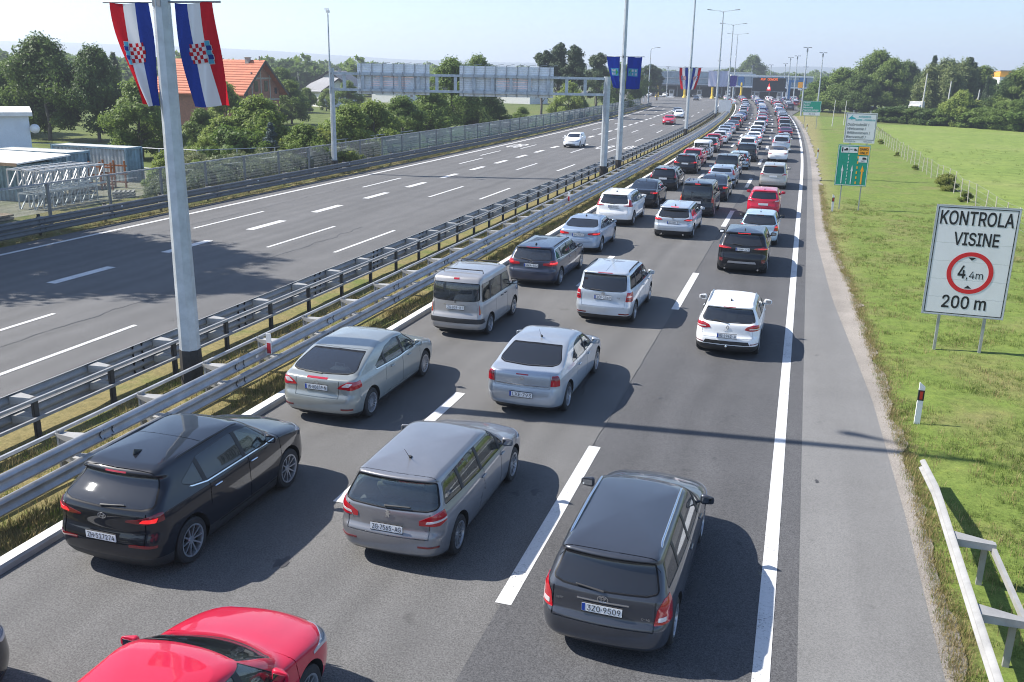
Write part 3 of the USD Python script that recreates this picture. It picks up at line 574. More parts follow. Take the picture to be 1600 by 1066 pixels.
CAR_SPECS = {
 'dark_estate': spec(ESTATE, L=4.70, W=1.76, H=1.48, paint='darkgrey', plate=(.78, '3Z0·9509'), emblem=('ovals', .915), emsize=.05, hf=.74, rails=(.75, 2.65, 'chrome', .035), wiper=((0, 1.01), (.36, 1.04)), rwb=1.02, rwi=.11, rwj=.13, fin=None, tail=[[(.66, .66), (.87, .66), (.90, .80), (.90, 1.00), (.76, .99), (.69, .86)]], tail_in=[([(.71, .70), (.80, .70), (.80, .76), (.71, .76)], 'lens_white')],
    rear_panels=[([(-.34, .865), (.34, .865), (.34, .885), (-.34, .885)], 'chrome')], script=[('VERSO', .62, .80, .03), ('D-4D', -.50, .72, .03)], tseams=[[(.42, -.66), (.40, 0), (.42, .66)]], grear='glass_dark', gside='glass_tint', brake3=None, mx=.45),
 'mauve_estate': spec(ESTATE, paint='mauvegrey', plate=(.70, 'ZG·7565-AG', False), emblem=('lion', .91), emsize=.06, rod=.95, fin=None, rwj=.08, rwi=.07, wiper=((.05, 1.02), (-.34, 1.035)), tail=[[(.50, .78), (.80, .78), (.905, .86), (.905, 1.00), (.78, .985), (.60, .90), (.50, .85)]], tail_in=[([(.60, .81), (.88, .86), (.88, .89), (.62, .85)], 'lens_white')], tdeep=.36, seat='seat_beige', grear='glass_light', gside='glass_light', tseams=[[(.46, -.66), (.43, 0), (.46, .66)]], script=[('308', .62, .76, .045)], brake3=None, refl=[[(.50, .44), (.80, .44), (.80, .47), (.50, .47)]]),
 'black_suv': spec(SUV, paint='black', tw=.70, crown=.04, rear=[(.30, .08), (.42, .015), (.58, 0), (.70, .02), (.80, .055), (1.02, .07), (1.10, .10), (1.16, .16), (1.46, .50), (1.52, .42), (1.575, .46)], dlo=[(.80, 1.29), (1.02, 1.195), (1.35, 1.14), (3.18, 1.115), (2.72, 1.50), (2.2, 1.555), (1.35, 1.525)], pillars=[1.32, 2.36], plate=(.70, 'ZH·517274', False), emblem=('H', 1.0), emsize=.045, fin=.85, fin_look='paint_black', W=1.91, L=4.55, mirror='paint_black', dlo_trim='chrome', dlo_low=True, rails=(.95, 2.55, 'paint_black', .012), spokes=10, rim='rim', handle_look='chrome', rwj=.12, rwi=.12, grear='glass_dark', gside='glass_dark', tail=[[(.30, .95), (.66, .93), (.92, .97), (.925, 1.09), (.84, 1.09), (.62, 1.01)]], tail_look='lens_dark', tail_in=[([(.60, .95), (.84, .965), (.86, 1.03), (.66, 1.0)], 'lens_lit')], tdeep=.30, refl=[[(.45, .58), (.85, .58), (.85, .62), (.45, .62)]], rear_panels=[([(-.5, .46), (.5, .46), (.5, .475), (-.5, .475)], 'chrome')], tseams=[[(.50, -.68), (.47, 0), (.50, .68)], [(1.65, -.62), (1.62, 0), (1.65, .62)]], wiper=((.05, 1.14), (-.33, 1.165))),
 'champagne_liftback': spec(SEDAN, L=4.78, W=1.88, H=1.48, paint='champagne', dlo=[(1.05, 1.0), (1.42, 1.15), (1.85, 1.315), (2.35, 1.37), (2.9, 1.325), (3.42, .98), (2.3, .955)], rear=[(.24, .09), (.36, .015), (.50, 0), (.62, .02), (.70, .055), (.90, .07), (1.00, .09), (1.03, .16), (1.05, .26), (1.10, .36), (1.36, 1.16), (1.41, 1.42)], rwb=1.085, rdeep=2.0, rwt=.095, rwj=.10, rwi=.12, notch=.55, plate=(.83, 'W·80659·N'), emblem=('oval', .93), emsize=.04, fin=None, wiper=((-.02, 1.07), (.40, 1.075)), tail=[[(.47, .83), (.78, .80), (.935, .84), (.935, .96), (.70, .985), (.54, .90)]], tail_in=[([(.56, .87), (.72, .87), (.80, .945), (.68, .955)], 'lens_white')],
    dlo_trim='chrome', dlo_low=True, pillars=[1.66, 2.60], rb=.78, rt=.30, spokes=18, brake3=(.24, 1.006, 1.03), rdeep2=1, refl=[[(.56, .36), (.80, .36), (.80, .40), (.56, .40)]], grear='glass_tint', handles=[(1.92, .86), (2.85, .86)], fo=.95, gside='glass_tint', tseams=[[(1.28, -.62), (1.22, 0), (1.28, .62)]], cabin='cabin'),
 'silver_saloon': spec(SEDAN, paint='silver', dlo=[(1.20, .985), (1.50, 1.13), (1.78, 1.295), (2.2, 1.345), (2.72, 1.30), (3.25, .975), (2.2, .955)], pillars=[1.66, 2.44], plate=(.54, 'LXE·793'), emblem=('bolt', .90), emsize=.045, fin=None, rod=1.55, tail=[[(.64, .76), (.88, .76), (.90, .99), (.66, .99)]], tail_look='lens_red', tail_in=[([(.66, .90), (.86, .90), (.86, .97), (.67, .97)], 'lens_dark')], tdeep=.22, brake3=(.14, .965, .99), rseams=[[(-.63, .70), (-.63, 1.0)], [(.63, .70), (.63, 1.0)], [(-.63, .70), (.63, .70)]], rear_panels=[([(-.60, .735), (.60, .735), (.60, .755), (-.60, .755)], 'chrome')], grear='glass_dark', spokes=7, exhaust=[]),
 'silver_mpv': spec(MPV, paint='lightsilver', plate=(.86, '1CF·1569'), emblem=('VW', .965), emsize=.055, rails=(.55, 2.2, 'black_plastic', .04), fin=None, rod=None, brake3=(.22, 1.565, 1.58), grear='glass_dark', gside='glass_dark', tail=[[(.68, .76), (.90, .76), (.90, 1.03), (.72, 1.04)]], tail_in=[([(.72, .90), (.85, .90), (.85, .93), (.73, .93)], 'lens_white'), ([(.71, .80), (.86, .80), (.86, .84), (.71, .84)], 'lens_dark')], trim_z=.33, refl=[[(.5, .36), (.8, .36), (.8, .40), (.5, .40)]], script=[('TDI', -.42, .84, .045)], tseams=[[(.40, .0), (2.4, .0)]]),
 'silver_van': spec(MPV, L=4.03, W=1.67, H=1.82, paint='vangrey', zb=1.02, tw=.86, hf=.90, zc=1.12, xc=.85, xw=.60, rear=[(.30, .06), (.42, 0), (.55, .0), (.66, .03), (.74, .07), (1.1, .09), (1.5, .13), (1.68, .19), (1.74, .24)], rwb=1.10, rwt=.20, rwi=.09, rwj=.09, dr=.05, bl=1.05, brise=0, wt=.20, rb=.20, rt=.12, rdrop=-.0, pillars=[.95, 1.95], plate=(.90, 'ZG·839-BT', False), emblem=('diamond', .50), emsize=.01, tail=[[(.70, .72), (.84, .72), (.84, 1.28), (.76, 1.30), (.70, 1.22)]], tail_in=[([(.72, 1.0), (.83, 1.0), (.83, 1.10), (.72, 1.10)], 'lens_lit'), ([(.72, .76), (.83, .76), (.83, .86), (.72, .86)], 'lens_orange')], tdeep=.16, brake3=(.08, 1.685, 1.73), crossbar=[.75, 2.2], fin=None, rear_panels=[([(-.80, .46), (.80, .46), (.80, .60), (-.80, .60)], 'black_plastic'), ([(-.36, .955), (.36, .955), (.36, .975), (-.36, .975)], 'chrome')], mirror='black_plastic', handle_look='black_plastic', handles=[(1.85, .95), (2.2, .95)], spokes=6, gside='glass_light', grear='glass_tint', wiper=((0, 1.04), (0, 1.10)), r=.30, rseams=[[(-.66, .64), (-.66, 1.66)], [(.66, .64), (.66, 1.66)]]),
 'white_hatch': spec(ESTATE, L=4.26, W=1.74, H=1.45, paint='white', plate=(.64, 'RI·1942-A'), emblem=('diamond', .86), emsize=.065, rails=(.62, 2.2, 'rim', .03), pillars=[1.55, 2.48], rb=.55, tail=[[(.44, .82), (.60, .79), (.86, .82), (.88, .95), (.66, .96), (.50, .90)]], tail_in=[([(.56, .83), (.82, .84), (.82, .87), (.58, .86)], 'lens_white')], tdeep=.34, trim_z=.38, rear_panels=[([(-.62, .40), (.62, .40), (.56, .50), (-.56, .50)], 'black_plastic')], rear=[(.24, .10), (.34, .02), (.48, .0), (.58, .01), (.64, .05), (.92, .08), (1.0, .13), (1.32, .34), (1.36, .29), (1.385, .31)], script=[('CLIO', .10, .755, .035)], handles=[(2.5, .86)], fin=.75, rwj=.11, rwi=.10, gside='glass_light', refl=[[(.62, .42), (.82, .44), (.82, .46), (.62, .45)]]),
 'navy_estate': spec(ESTATE, L=4.90, W=1.86, H=1.46, paint='navy', plate=(.80, 'MKA·802'), emblem=('oval', .93), emsize=.035, dlo_trim='chrome', rails=(.7, 2.9, 'black_plastic', .015), tail=[[(.42, .82), (.66, .80), (.92, .82), (.925, 1.00), (.70, .985), (.62, .91), (.44, .89)]], tail_look='lens_red', tail_in=[([(.66, .86), (.88, .87), (.88, .93), (.68, .92)], 'lens_lit')], pillars=[1.15, 2.05, 3.0], spokes=12, brake3=(.25, 1.39, 1.405), handles=[(2.05, .86), (3.05, .86)], fo=.85, exhaust=[.55]),
 'bluesilver_saloon': spec(SEDAN, L=4.46, W=1.80, H=1.42, paint='bluesilver', plate=(.80, 'W·12951E'), emblem=('rings', .91), emsize=.05, dlo_trim='chrome', tail=[[(.40, .82), (.66, .80), (.89, .81), (.90, .92), (.70, .93), (.42, .88)]], tail_in=[([(.60, .83), (.86, .84), (.86, .89), (.64, .88)], 'lens_lit')], fin=1.45, spokes=10, grear='glass_dark'),
 'white_suv': spec(SUV, L=4.69, W=1.90, H=1.66, paint='white', plate=(.98, 'KR·89532'), emblem=('disc', .5), emsize=.01, script=[('VOLVO', .22, 1.10, .045)], rails=(.9, 3.0, 'rim', .02), tail=[[(.76, 1.06), (.94, 1.02), (.94, 1.16), (.80, 1.30), (.72, 1.34), (.74, 1.18)], [(.48, 1.03), (.90, .99), (.92, 1.06), (.74, 1.08), (.50, 1.055)]], tdeep=.45, trim_z=.36, dlo_trim='chrome', rwj=.20, rwi=.18, spokes=10, tseams=[[(.9, -.5), (.88, 0), (.9, .5)], [(1.7, -.5), (1.7, .5)]]),
 'silver_crossover': spec(ESTATE, L=5.0, W=1.86, H=1.50, paint='lightsilver', plate=(.76, 'ZG·2180-P'), emblem=('bolt', .93), emsize=.045, trim_z=.38, rails=(.7, 2.8, 'rim', .02), tail=[[(.48, .86), (.70, .84), (.92, .87), (.925, .95), (.66, .96), (.52, .91)]], tail_in=[([(.58, .875), (.86, .885), (.84, .92), (.60, .905)], 'lens_lit')], brake3=(.18, 1.43, 1.45), brake3_look='lens_lit', pillars=[1.2, 2.1, 3.1], rear=[(.30, .10), (.40, .02), (.52, 0), (.62, .01), (.70, .06), (.95, .08), (1.02, .14), (1.34, .48), (1.385, .40), (1.435, .42)], grear='glass_dark', exhaust=[.5, -.5]),
 'black_crossover': spec(SUV, L=4.40, W=1.95, H=1.65, paint='black', plate=(.98, 'FGW·123', True), emblem=('disc', .5), emsize=.01, tail=[[(.42, .99), (.66, .985), (.96, 1.0), (.965, 1.07), (.76, 1.09), (.44, 1.03)]], tail_look='lens_red', tail_in=[([(.46, 1.0), (.92, 1.01), (.90, 1.03), (.48, 1.015)], 'lens_lit')], brake3=(.24, 1.545, 1.565), brake3_look='lens_lit', grear='glass_dark', gside='glass_dark', exhaust=[.62, -.62], refl=[[(.72, .5), (.86, .5), (.86, .62), (.72, .62)]], rear_panels=[([(-.55, .44), (.55, .44), (.50, .52), (-.50, .52)], 'rim')], rwj=.20, rwi=.24),
 'paleblue_hatch': spec(HATCH, paint='paleblue', tail=[[(.64, .70), (.85, .70), (.87, .98), (.72, .98)]], tail_in=[([(.68, .86), (.82, .86), (.82, .91), (.69, .91)], 'lens_lit')], mirror='black_plastic', rod=.8, fin=None, rwj=.10, rwi=.10),
 'red_hatch': spec(HATCH, L=4.46, W=1.80, H=1.45, paint='red', plate=(.70, 'ZG·5530-S'), tail=[[(.46, .88), (.70, .84), (.88, .88), (.90, .97), (.68, .96)]], tail_in=[([(.60, .875), (.82, .89), (.80, .93), (.62, .915)], 'lens_white')], grear='glass_dark', script=[('3', -.52, .80, .05)]),
 'black_mpv': spec(MPV, L=4.75, W=1.93, H=1.85, paint='black', zb=1.08, hf=.92, zc=1.16, rear=[(.28, .08), (.40, .01), (.55, 0), (.66, .03), (.74, .05), (1.1, .08), (1.4, .12), (1.68, .22), (1.73, .18), (1.78, .20)], rwb=1.14, plate=(.80, 'ZG·6117-B'), rails=(.6, 2.6, 'rim', .04), tail=[[(.80, .80), (.97, .80), (.97, 1.35), (.84, 1.38), (.80, 1.2)]], tail_in=[([(.82, 1.0), (.95, 1.0), (.95, 1.16), (.82, 1.16)], 'lens_orange')], tdeep=.2, brake3=(.14, 1.745, 1.77), brake3_look='lens_lit', grear='glass_dark', gside='glass_dark', pillars=[1.1, 2.2, 3.2]),
 'black_saloon': spec(SEDAN, L=4.67, W=1.76, paint='black', plate=(.76, 'VZ·401-HB'), tail=[[(.46, .84), (.70, .82), (.86, .83), (.88, .96), (.48, .95)]], tail_in=[([(.62, .85), (.84, .86), (.84, .92), (.64, .91)], 'lens_lit')], grear='glass_dark', gside='glass_dark'),
 'black_limousine': spec(SEDAN, L=4.85, W=1.85, H=1.47, paint='black', plate=(.70, 'W·4406'), tail=[[(.52, .82), (.80, .80), (.90, .84), (.91, .95), (.62, .96)]], tail_in=[([(.62, .83), (.88, .85), (.88, .90), (.64, .90)], 'lens_lit')], grear='glass_dark', gside='glass_dark'),
 'beige_minivan': spec(MPV, L=4.77, W=1.88, H=1.66, paint='beige', plate=(.86, 'ZG·7150-N'), tail=[[(.56, .92), (.90, .92), (.93, 1.03), (.70, 1.05)]], tail_in=[([(.64, .94), (.88, .95), (.88, .98), (.66, .98)], 'lens_white')], mirror='paint_beige', rear_panels=[([(-.75, .42), (.75, .42), (.75, .45), (-.75, .45)], 'chrome')], grear='glass_dark', gside='glass_dark', tw=.76),
 'white_convertible': spec(SEDAN, L=4.38, W=1.80, H=1.29, paint='white', zb=.88, hf=.66, zc=.90, xc=1.35, xw=.62, rear=[(.24, .10), (.36, .02), (.50, 0), (.62, .02), (.74, .06), (.84, .10), (.90, .22), (.93, .50), (.96, .78), (1.0, .95), (1.18, 1.45), (1.235, 1.75)], rwb=1.02, rwt=.05, rdeep=2.3, rwi=.20, rwj=.34, rb=1.15, rt=.25, pillars=[], notch=1.1, plate=(.58, 'M·PC·911'), tail=[[(.48, .74), (.74, .72), (.88, .74), (.88, .80), (.62, .81)]], brake3=None, script=[], seams=[[(1.75, .3), (1.8, .92)], [(3.05, .3), (3.0, .92)]], handles=[(1.95, .78)], fin=None, soft_top=True, exhaust=[.06, -.06], gside='glass_dark', grear='glass_dark', fo=1.0),
}
# ------------------------------------------------------------------ ground, carriageways, markings
rng = np.random.default_rng(7)
HAZE_DENSITY = .00042
def look(name, nodes, links, out='p.BSDF'):
    M[name] = usdkit.material(stage, f'/World/Looks/{name}', nodes, links, surface=out); return M[name]

def asphalt(name, lo, hi, patch=.10, rough=.85, tracks=None):
    """aggregate specks, soft wear along the lanes, faint tar spots"""
    extra, links = {}, []
    if tracks:                                             # two smoother wheel tracks and an oil-darkened middle in every lane
        x0, x1 = tracks[0] - 4, tracks[-1] + 4; stops = [(x0, 1.0), (x1, 1.0)]
        for c in tracks: stops += [(c - 1.35, 1.02), (c - .85, .93), (c - .42, 1.04), (c, .88), (c + .42, 1.04), (c + .85, .93), (c + 1.35, 1.02)]
        extra = {'px': ('separate_xyz', {}), 'wob': ('noise_texture', {'scale': .35, 'detail': 2.0}), 'wa': ('math', {'math_type': 'multiply_add', 'value2': .9}), 'mr': ('map_range', {'from_min': x0 + .45, 'from_max': x1 + .45, 'to_min': 0.0, 'to_max': 1.0, 'clamp': True}), 'tr': ('rgb_ramp', {'ramp': [((x - x0) / (x1 - x0), (v,) * 3) for x, v in sorted(stops)]}), 'm4': ('mix_color', {'blend_type': 'multiply', 'fac': 1.0, 'use_clamp': False})}
        links = [('g.position', 'px.vector'), ('g.position', 'wob.vector'), ('wob.fac', 'wa.value1'), ('px.x', 'wa.value3'), ('wa.value', 'mr.value'), ('mr.result', 'tr.fac'), ('m3.result', 'm4.a'), ('tr.color', 'm4.b')]
    last = 'm4.result' if tracks else 'm3.result'
    look(name, {**extra, 'g': ('geometry', {}), 'sc': ('mapping', {'scale': (1.0, .06, 1.0)}),
        'fine': ('noise_texture', {'scale': 42.0, 'detail': 3.0, 'roughness': .85}), 'grain': ('rgb_ramp', {'ramp': [(.36, lo), (.50, tuple((np.array(lo) + hi) / 2)), (.66, hi)]}),
        'wide': ('noise_texture', {'scale': .55, 'detail': 6.0, 'roughness': .65}), 'lane': ('noise_texture', {'scale': .9, 'detail': 3.0}),
        'wr': ('rgb_ramp', {'ramp': [(.3, (1 - patch,) * 3), (.7, (1 + patch * .6,) * 3)]}), 'lr': ('rgb_ramp', {'ramp': [(.32, (1 - patch * 1.2,) * 3), (.62, (1.04,) * 3)]}),
        'spot': ('noise_texture', {'scale': 1.7, 'detail': 2.0}), 'sr': ('rgb_ramp', {'ramp': [(.24, (.72,) * 3), (.30, (1.0,) * 3)]}),
        'm1': ('mix_color', {'blend_type': 'multiply', 'fac': 1.0, 'use_clamp': False}), 'm2': ('mix_color', {'blend_type': 'multiply', 'fac': 1.0, 'use_clamp': False}), 'm3': ('mix_color', {'blend_type': 'multiply', 'fac': .8, 'use_clamp': False}),
        'b': ('bump', {'strength': .45, 'distance': .006}), 'p': ('principled_bsdf', {'roughness': rough, 'specular_ior_level': .35})},
        [('g.position', 'fine.vector'), ('g.position', 'wide.vector'), ('g.position', 'sc.vector'), ('sc.vector', 'lane.vector'), ('g.position', 'spot.vector'), ('fine.fac', 'grain.fac'), ('wide.fac', 'wr.fac'), ('lane.fac', 'lr.fac'), ('spot.fac', 'sr.fac'),
         ('grain.color', 'm1.a'), ('wr.color', 'm1.b'), ('m1.result', 'm2.a'), ('lr.color', 'm2.b'), ('m2.result', 'm3.a'), ('sr.color', 'm3.b'), (last, 'p.base_color'), ('fine.fac', 'b.height'), ('b.normal', 'p.normal')] + links)
asphalt('asphalt_grey', (.060, .059, .057), (.170, .167, .162), tracks=[-8.95, -5.25]); asphalt('asphalt_left', (.060, .059, .058), (.165, .163, .160), tracks=[-28.2, -25.5, -22.7, -19.6, -16.6]); asphalt('asphalt_dark', (.038, .038, .040), (.120, .120, .122), tracks=[-1.65]); asphalt('asphalt_pale', (.118, .117, .113), (.205, .202, .195), .10)
asphalt('gravel', (.16, .14, .12), (.36, .33, .29), .2, .95)
def worn(name, col, hole=.30):
    look(name, {'g': ('geometry', {}), 'n': ('noise_texture', {'scale': 26.0, 'detail': 5.0, 'roughness': .75}), 'n2': ('noise_texture', {'scale': 1.4, 'detail': 3.0}), 'a': ('math', {'math_type': 'multiply_add', 'value2': .35}), 'r': ('rgb_ramp', {'ramp': [(hole - .05, (.16, .16, .155)), (hole + .05, tuple(np.array(col) * .9)), (.8, col)]}), 'p': ('principled_bsdf', {'roughness': .7})},
         [('g.position', 'n.vector'), ('g.position', 'n2.vector'), ('n2.fac', 'a.value1'), ('n.fac', 'a.value3'), ('a.value', 'r.fac'), ('r.color', 'p.base_color')])
worn('road_paint', (.60, .60, .59), .545); worn('road_paint_yellow', (.60, .42, .10), .45); worn('kerb_paint', (.62, .61, .58), .44)
mat('concrete', (.30, .29, .27), .9, noise=(3, .18, 6), bump=(40, .004)); mat('concrete_pale', (.45, .44, .41), .9, noise=(2, .15, 6))

def turf(name, cols, scale=1.0, edge=None):
    """grass seen from above: mottled clumps, streaks of dry stalks; edge=(x0, x1, colour): dry strip along the road side"""
    nd = {'g': ('geometry', {}), 'big': ('noise_texture', {'scale': .12 * scale, 'detail': 5.0, 'roughness': .6}), 'mid': ('noise_texture', {'scale': 1.3 * scale, 'detail': 6.0, 'roughness': .7}), 'fine': ('noise_texture', {'scale': 22.0, 'detail': 3.0, 'roughness': .8}),
          'br': ('rgb_ramp', {'ramp': [(.30, cols[0]), (.5, cols[1]), (.70, cols[2])]}), 'mr': ('rgb_ramp', {'ramp': [(.28, (.62, .66, .55)), (.5, (1, 1, 1)), (.74, (1.28, 1.22, 1.1))]}), 'fr': ('rgb_ramp', {'ramp': [(.25, (.55, .55, .5)), (.75, (1.4, 1.4, 1.35))]}),
          'm1': ('mix_color', {'blend_type': 'multiply', 'fac': 1.0, 'use_clamp': False}), 'm2': ('mix_color', {'blend_type': 'multiply', 'fac': .8, 'use_clamp': False}), 'b': ('bump', {'strength': .7, 'distance': .03}), 'p': ('principled_bsdf', {'roughness': .95, 'specular_ior_level': .15})}
    lk = [('g.position', 'big.vector'), ('g.position', 'mid.vector'), ('g.position', 'fine.vector'), ('big.fac', 'br.fac'), ('mid.fac', 'mr.fac'), ('fine.fac', 'fr.fac'), ('br.color', 'm1.a'), ('mr.color', 'm1.b'), ('m1.result', 'm2.a'), ('fr.color', 'm2.b'), ('mid.fac', 'b.height'), ('b.normal', 'p.normal')]
    if edge:
        x0, x1, ce = edge
        nd.update({'xyz': ('separate_xyz', {}), 'w': ('math', {'math_type': 'multiply_add', 'value2': (x1 - x0) * 1.6}), 'mr2': ('map_range', {'from_min': x0 + (x1 - x0) * .8, 'from_max': x1 + (x1 - x0) * .8, 'to_min': 0.0, 'to_max': 1.0, 'clamp': True}), 'mx': ('mix_color', {'blend_type': 'mix', 'a': ce})})
        lk += [('g.position', 'xyz.vector'), ('mid.fac', 'w.value1'), ('xyz.x', 'w.value3'), ('w.value', 'mr2.value'), ('mr2.result', 'mx.fac'), ('br.color', 'mx.b')]
        lk = [l if l != ('br.color', 'm1.a') else ('mx.result', 'm1.a') for l in lk]
    lk.append(('m2.result', 'p.base_color'))
    look(name, nd, lk)
turf('turf_far', [(.075, .105, .030), (.10, .125, .036), (.13, .135, .045)], .3)
turf('turf_verge', [(.160, .160, .062), (.118, .165, .036), (.15, .185, .048)], 2.5, edge=(1.4, 2.9, (.20, .185, .085)))
turf('turf_meadow', [(.135, .19, .042), (.158, .208, .052), (.185, .215, .070)], .6)
turf('turf_median', [(.16, .135, .06), (.19, .16, .075), (.10, .13, .035)], 5.0)
turf('yard_soil', [(.16, .14, .10), (.22, .20, .16), (.13, .14, .06)], 2.0)

def strip(name, x0, x1, ya, yb, z, look_, bend=True, kind='structure', parent='/World', step=6.0, label=None):
    ys = np.linspace(ya, yb, max(2, int((yb - ya) / step) + 1)) if yb - ya > 8 else np.linspace(ya, yb, 2)
    f0 = x0 if callable(x0) else (lambda y: x0 + 0 * y); f1 = x1 if callable(x1) else (lambda y: x1 + 0 * y)
    c = curve(ys) if bend else 0
    P = np.stack([np.stack([f0(ys) + c, ys, np.full(len(ys), z)], -1), np.stack([f1(ys) + c, ys, np.full(len(ys), z)], -1)], 1)
    return part(parent, name, MB().grid(P), look_, kind=kind if parent == '/World' else None, label=label)

def terrain():
    xs = np.r_[-5000, -2500, -1200, -500, np.arange(-300, 301, 20), 500, 1200, 2500, 5000]; ys = np.r_[-1500, -600, -200, np.arange(-80, 601, 20), 900, 1800, 3000, 5000]
    X, Y = np.meshgrid(xs, ys, indexing='ij'); Z = np.full(X.shape, -.10)
    Z += np.where((X < -36) & (Y > 20), -.25, 0)
    return MB().grid(np.stack([X, Y, Z], -1))
part('/World', 'ground', terrain(), 'turf_far', kind='structure')

def bank(name, x0, x1, ya, yb, nx, ny, base, amp, look_, bend=True):
    xs = np.linspace(0, 1, nx); ys = np.linspace(ya, yb, ny); X, Y = np.meshgrid(xs, ys, indexing='ij')
    Xw = x0 + (x1 - x0) * X + (curve(Y) if bend else 0)
    Z = base + amp * (meshkit.fbm(np.stack([Xw * .8, Y * .8, 0 * X], -1), 3, 5) - .5) * np.minimum(1, np.minimum(X, 1 - X) * 8)
    if name == 'verge':                                    # tucks under the broken edge of the hard shoulder
        e = np.interp(Y, [-30, 10, 17, 26, 35, 41, 50, 74, 120, 200], [2.6, 2.6, 2.6, 2.4, 2.1, 1.75, 1.5, 1.4, 1.3, 1.3]) + curve(Y); q = np.clip((Xw - e) / .9, 0, 1); Z = -.03 + (Z - base + .022) * q
    part('/World', name, MB().grid(np.stack([Xw, Y, Z], -1)), look_, True, kind='structure')
bank('verge', .75, 12.0, 2, 200, 60, 400, -.012, .16, 'turf_verge')
strip('meadow', 11.5, 260, -20, 175, -.06, 'turf_meadow', bend=False)
bank('median_strip', -14.9, -10.9, -10, 300, 24, 500, .01, .10, 'turf_median')
bank('left_verge', -36.5, -30.7, 5, 232, 24, 240, -.012, .14, 'turf_median')
strip('yard', -60, -35.5, 28, 56, -.06, 'yard_soil', bend=False)

road = UsdGeom.Xform.Define(stage, '/World/road'); data(road.GetPrim(), kind='structure'); RD = '/World/road'
strip('left_carriageway', lambda y: np.where(y < 235, -30.9, -30.9 - (y - 235) * .26), -14.85, -30, 372, .004, 'asphalt_left', parent=RD)
strip('right_carriageway', -10.75, lambda y: np.where(y < 200, .62, .62 + (y - 200) * .10), -30, 372, .004, 'asphalt_grey', parent=RD)
strip('right_lane', -3.45, .62, -30, 300, .008, 'asphalt_dark', parent=RD)
strip('patched_lane', -7.0, -5.2, 44, 240, .0075, 'asphalt_grey', parent=RD)
strip('hard_shoulder', .62, lambda y: np.interp(y, [-30, 10, 16, 22, 26, 33, 46, 65, 120, 200], [2.45, 2.43, 2.37, 2.2, 1.95, 1.5, 1.05, .95, .9, .9]), -30, 200, .008, 'asphalt_pale', parent=RD, step=2)
strip('gravel_edge', lambda y: np.interp(y, [-30, 10, 16, 22, 26, 33, 46, 65, 120, 200], [2.44, 2.42, 2.36, 2.19, 1.94, 1.49, 1.04, .94, .89, .89]), lambda y: np.interp(y, [-30, 10, 17, 26, 35, 41, 50, 74, 120, 200], [2.7, 2.62, 2.7, 2.5, 2.25, 1.9, 1.6, 1.5, 1.4, 1.4]) + .55 * (meshkit.fbm(np.stack([y * .9, 0 * y, 0 * y], -1), 5, 3) - .5), -30, 200, .006, 'gravel', parent=RD, step=.12)
strip('toll_apron', lambda y: -70 + 0 * y, lambda y: 30 + 0 * y, 366, 470, .006, 'asphalt_grey', parent=RD)
# sealed cracks and dark repairs
_rc = np.random.default_rng(12)
def crack(x, y0, y1, w, wander, name='crack_seal'):
    ys_ = np.arange(y0, y1, .18); dx = wander * (meshkit.fbm(np.stack([ys_ * 1.3, 0 * ys_ + x, 0 * ys_], -1), 4, 6) - .5); ww = w * (.4 + 1.1 * meshkit.noise(np.stack([ys_ * 2.5, 0 * ys_, 0 * ys_ + x], -1), 3))
    xs_ = x(ys_) + dx if callable(x) else x + dx
    part(RD, name, MB().grid(np.stack([np.stack([xs_ - ww / 2, ys_, np.full(len(ys_), .0105)], -1), np.stack([xs_ + ww / 2, ys_, np.full(len(ys_), .0105)], -1)], 1)), 'tar_seal')
mat('tar_seal', (.030, .030, .030), .5, noise=(9, .3))
mat('oil_dark', (.045, .044, .045), .6, noise=(14, .3))
for x_, a_, b_, w_, q_ in ((-3.47, 12, 60, .014, .04), (-6.2, 29, 33, .02, .8), (-4.4, 20, 23, .02, .6), (-19.8, 17, 40, .025, .5), (-27.6, 35, 60, .025, .5)): crack(x_, a_, b_, w_, q_)
for x_, y_, r_ in ((-.85, 12.3, .16), (-1.9, 13.5, .07), (-4.0, 14.7, .10), (-7.0, 11.0, .12), (-6.75, 21.2, .2), (.9, 16.9, .05), (-2.6, 20.5, .06), (-4.9, 24.1, .12)):
    a_ = np.linspace(0, 2 * np.pi, 15)[:-1]; rr_ = r_ * (1 + .35 * _rc.normal(size=14)); part(RD, 'oil_spot', MB().add(np.vstack([np.stack([x_ + rr_ * np.cos(a_) * .8, y_ + rr_ * np.sin(a_) * 1.3, np.full(14, .0112)], -1), [[x_, y_, .0112]]]), [[k, (k + 1) % 14, 14] for k in range(14)]), 'oil_dark')
for x_, y0_, y1_, b_ in ((-48, 312, 340, 5), (-39, 310, 338, 6), (-29.5, 300, 336, 7), (-22.5, 288, 328, 5)):   # curved lines that lead into the toll lanes
    yy_ = np.linspace(y0_, y1_, 16); tt_ = (yy_ - y0_) / (y1_ - y0_); xx_ = x_ + b_ * np.sin(tt_ * 2.2) - 2; part(RD, 'toll_line', MB().grid(np.stack([np.stack([xx_ - .16, yy_, 0 * yy_ + .013], -1), np.stack([xx_ + .16, yy_, 0 * yy_ + .013], -1)], 1)), 'road_paint')
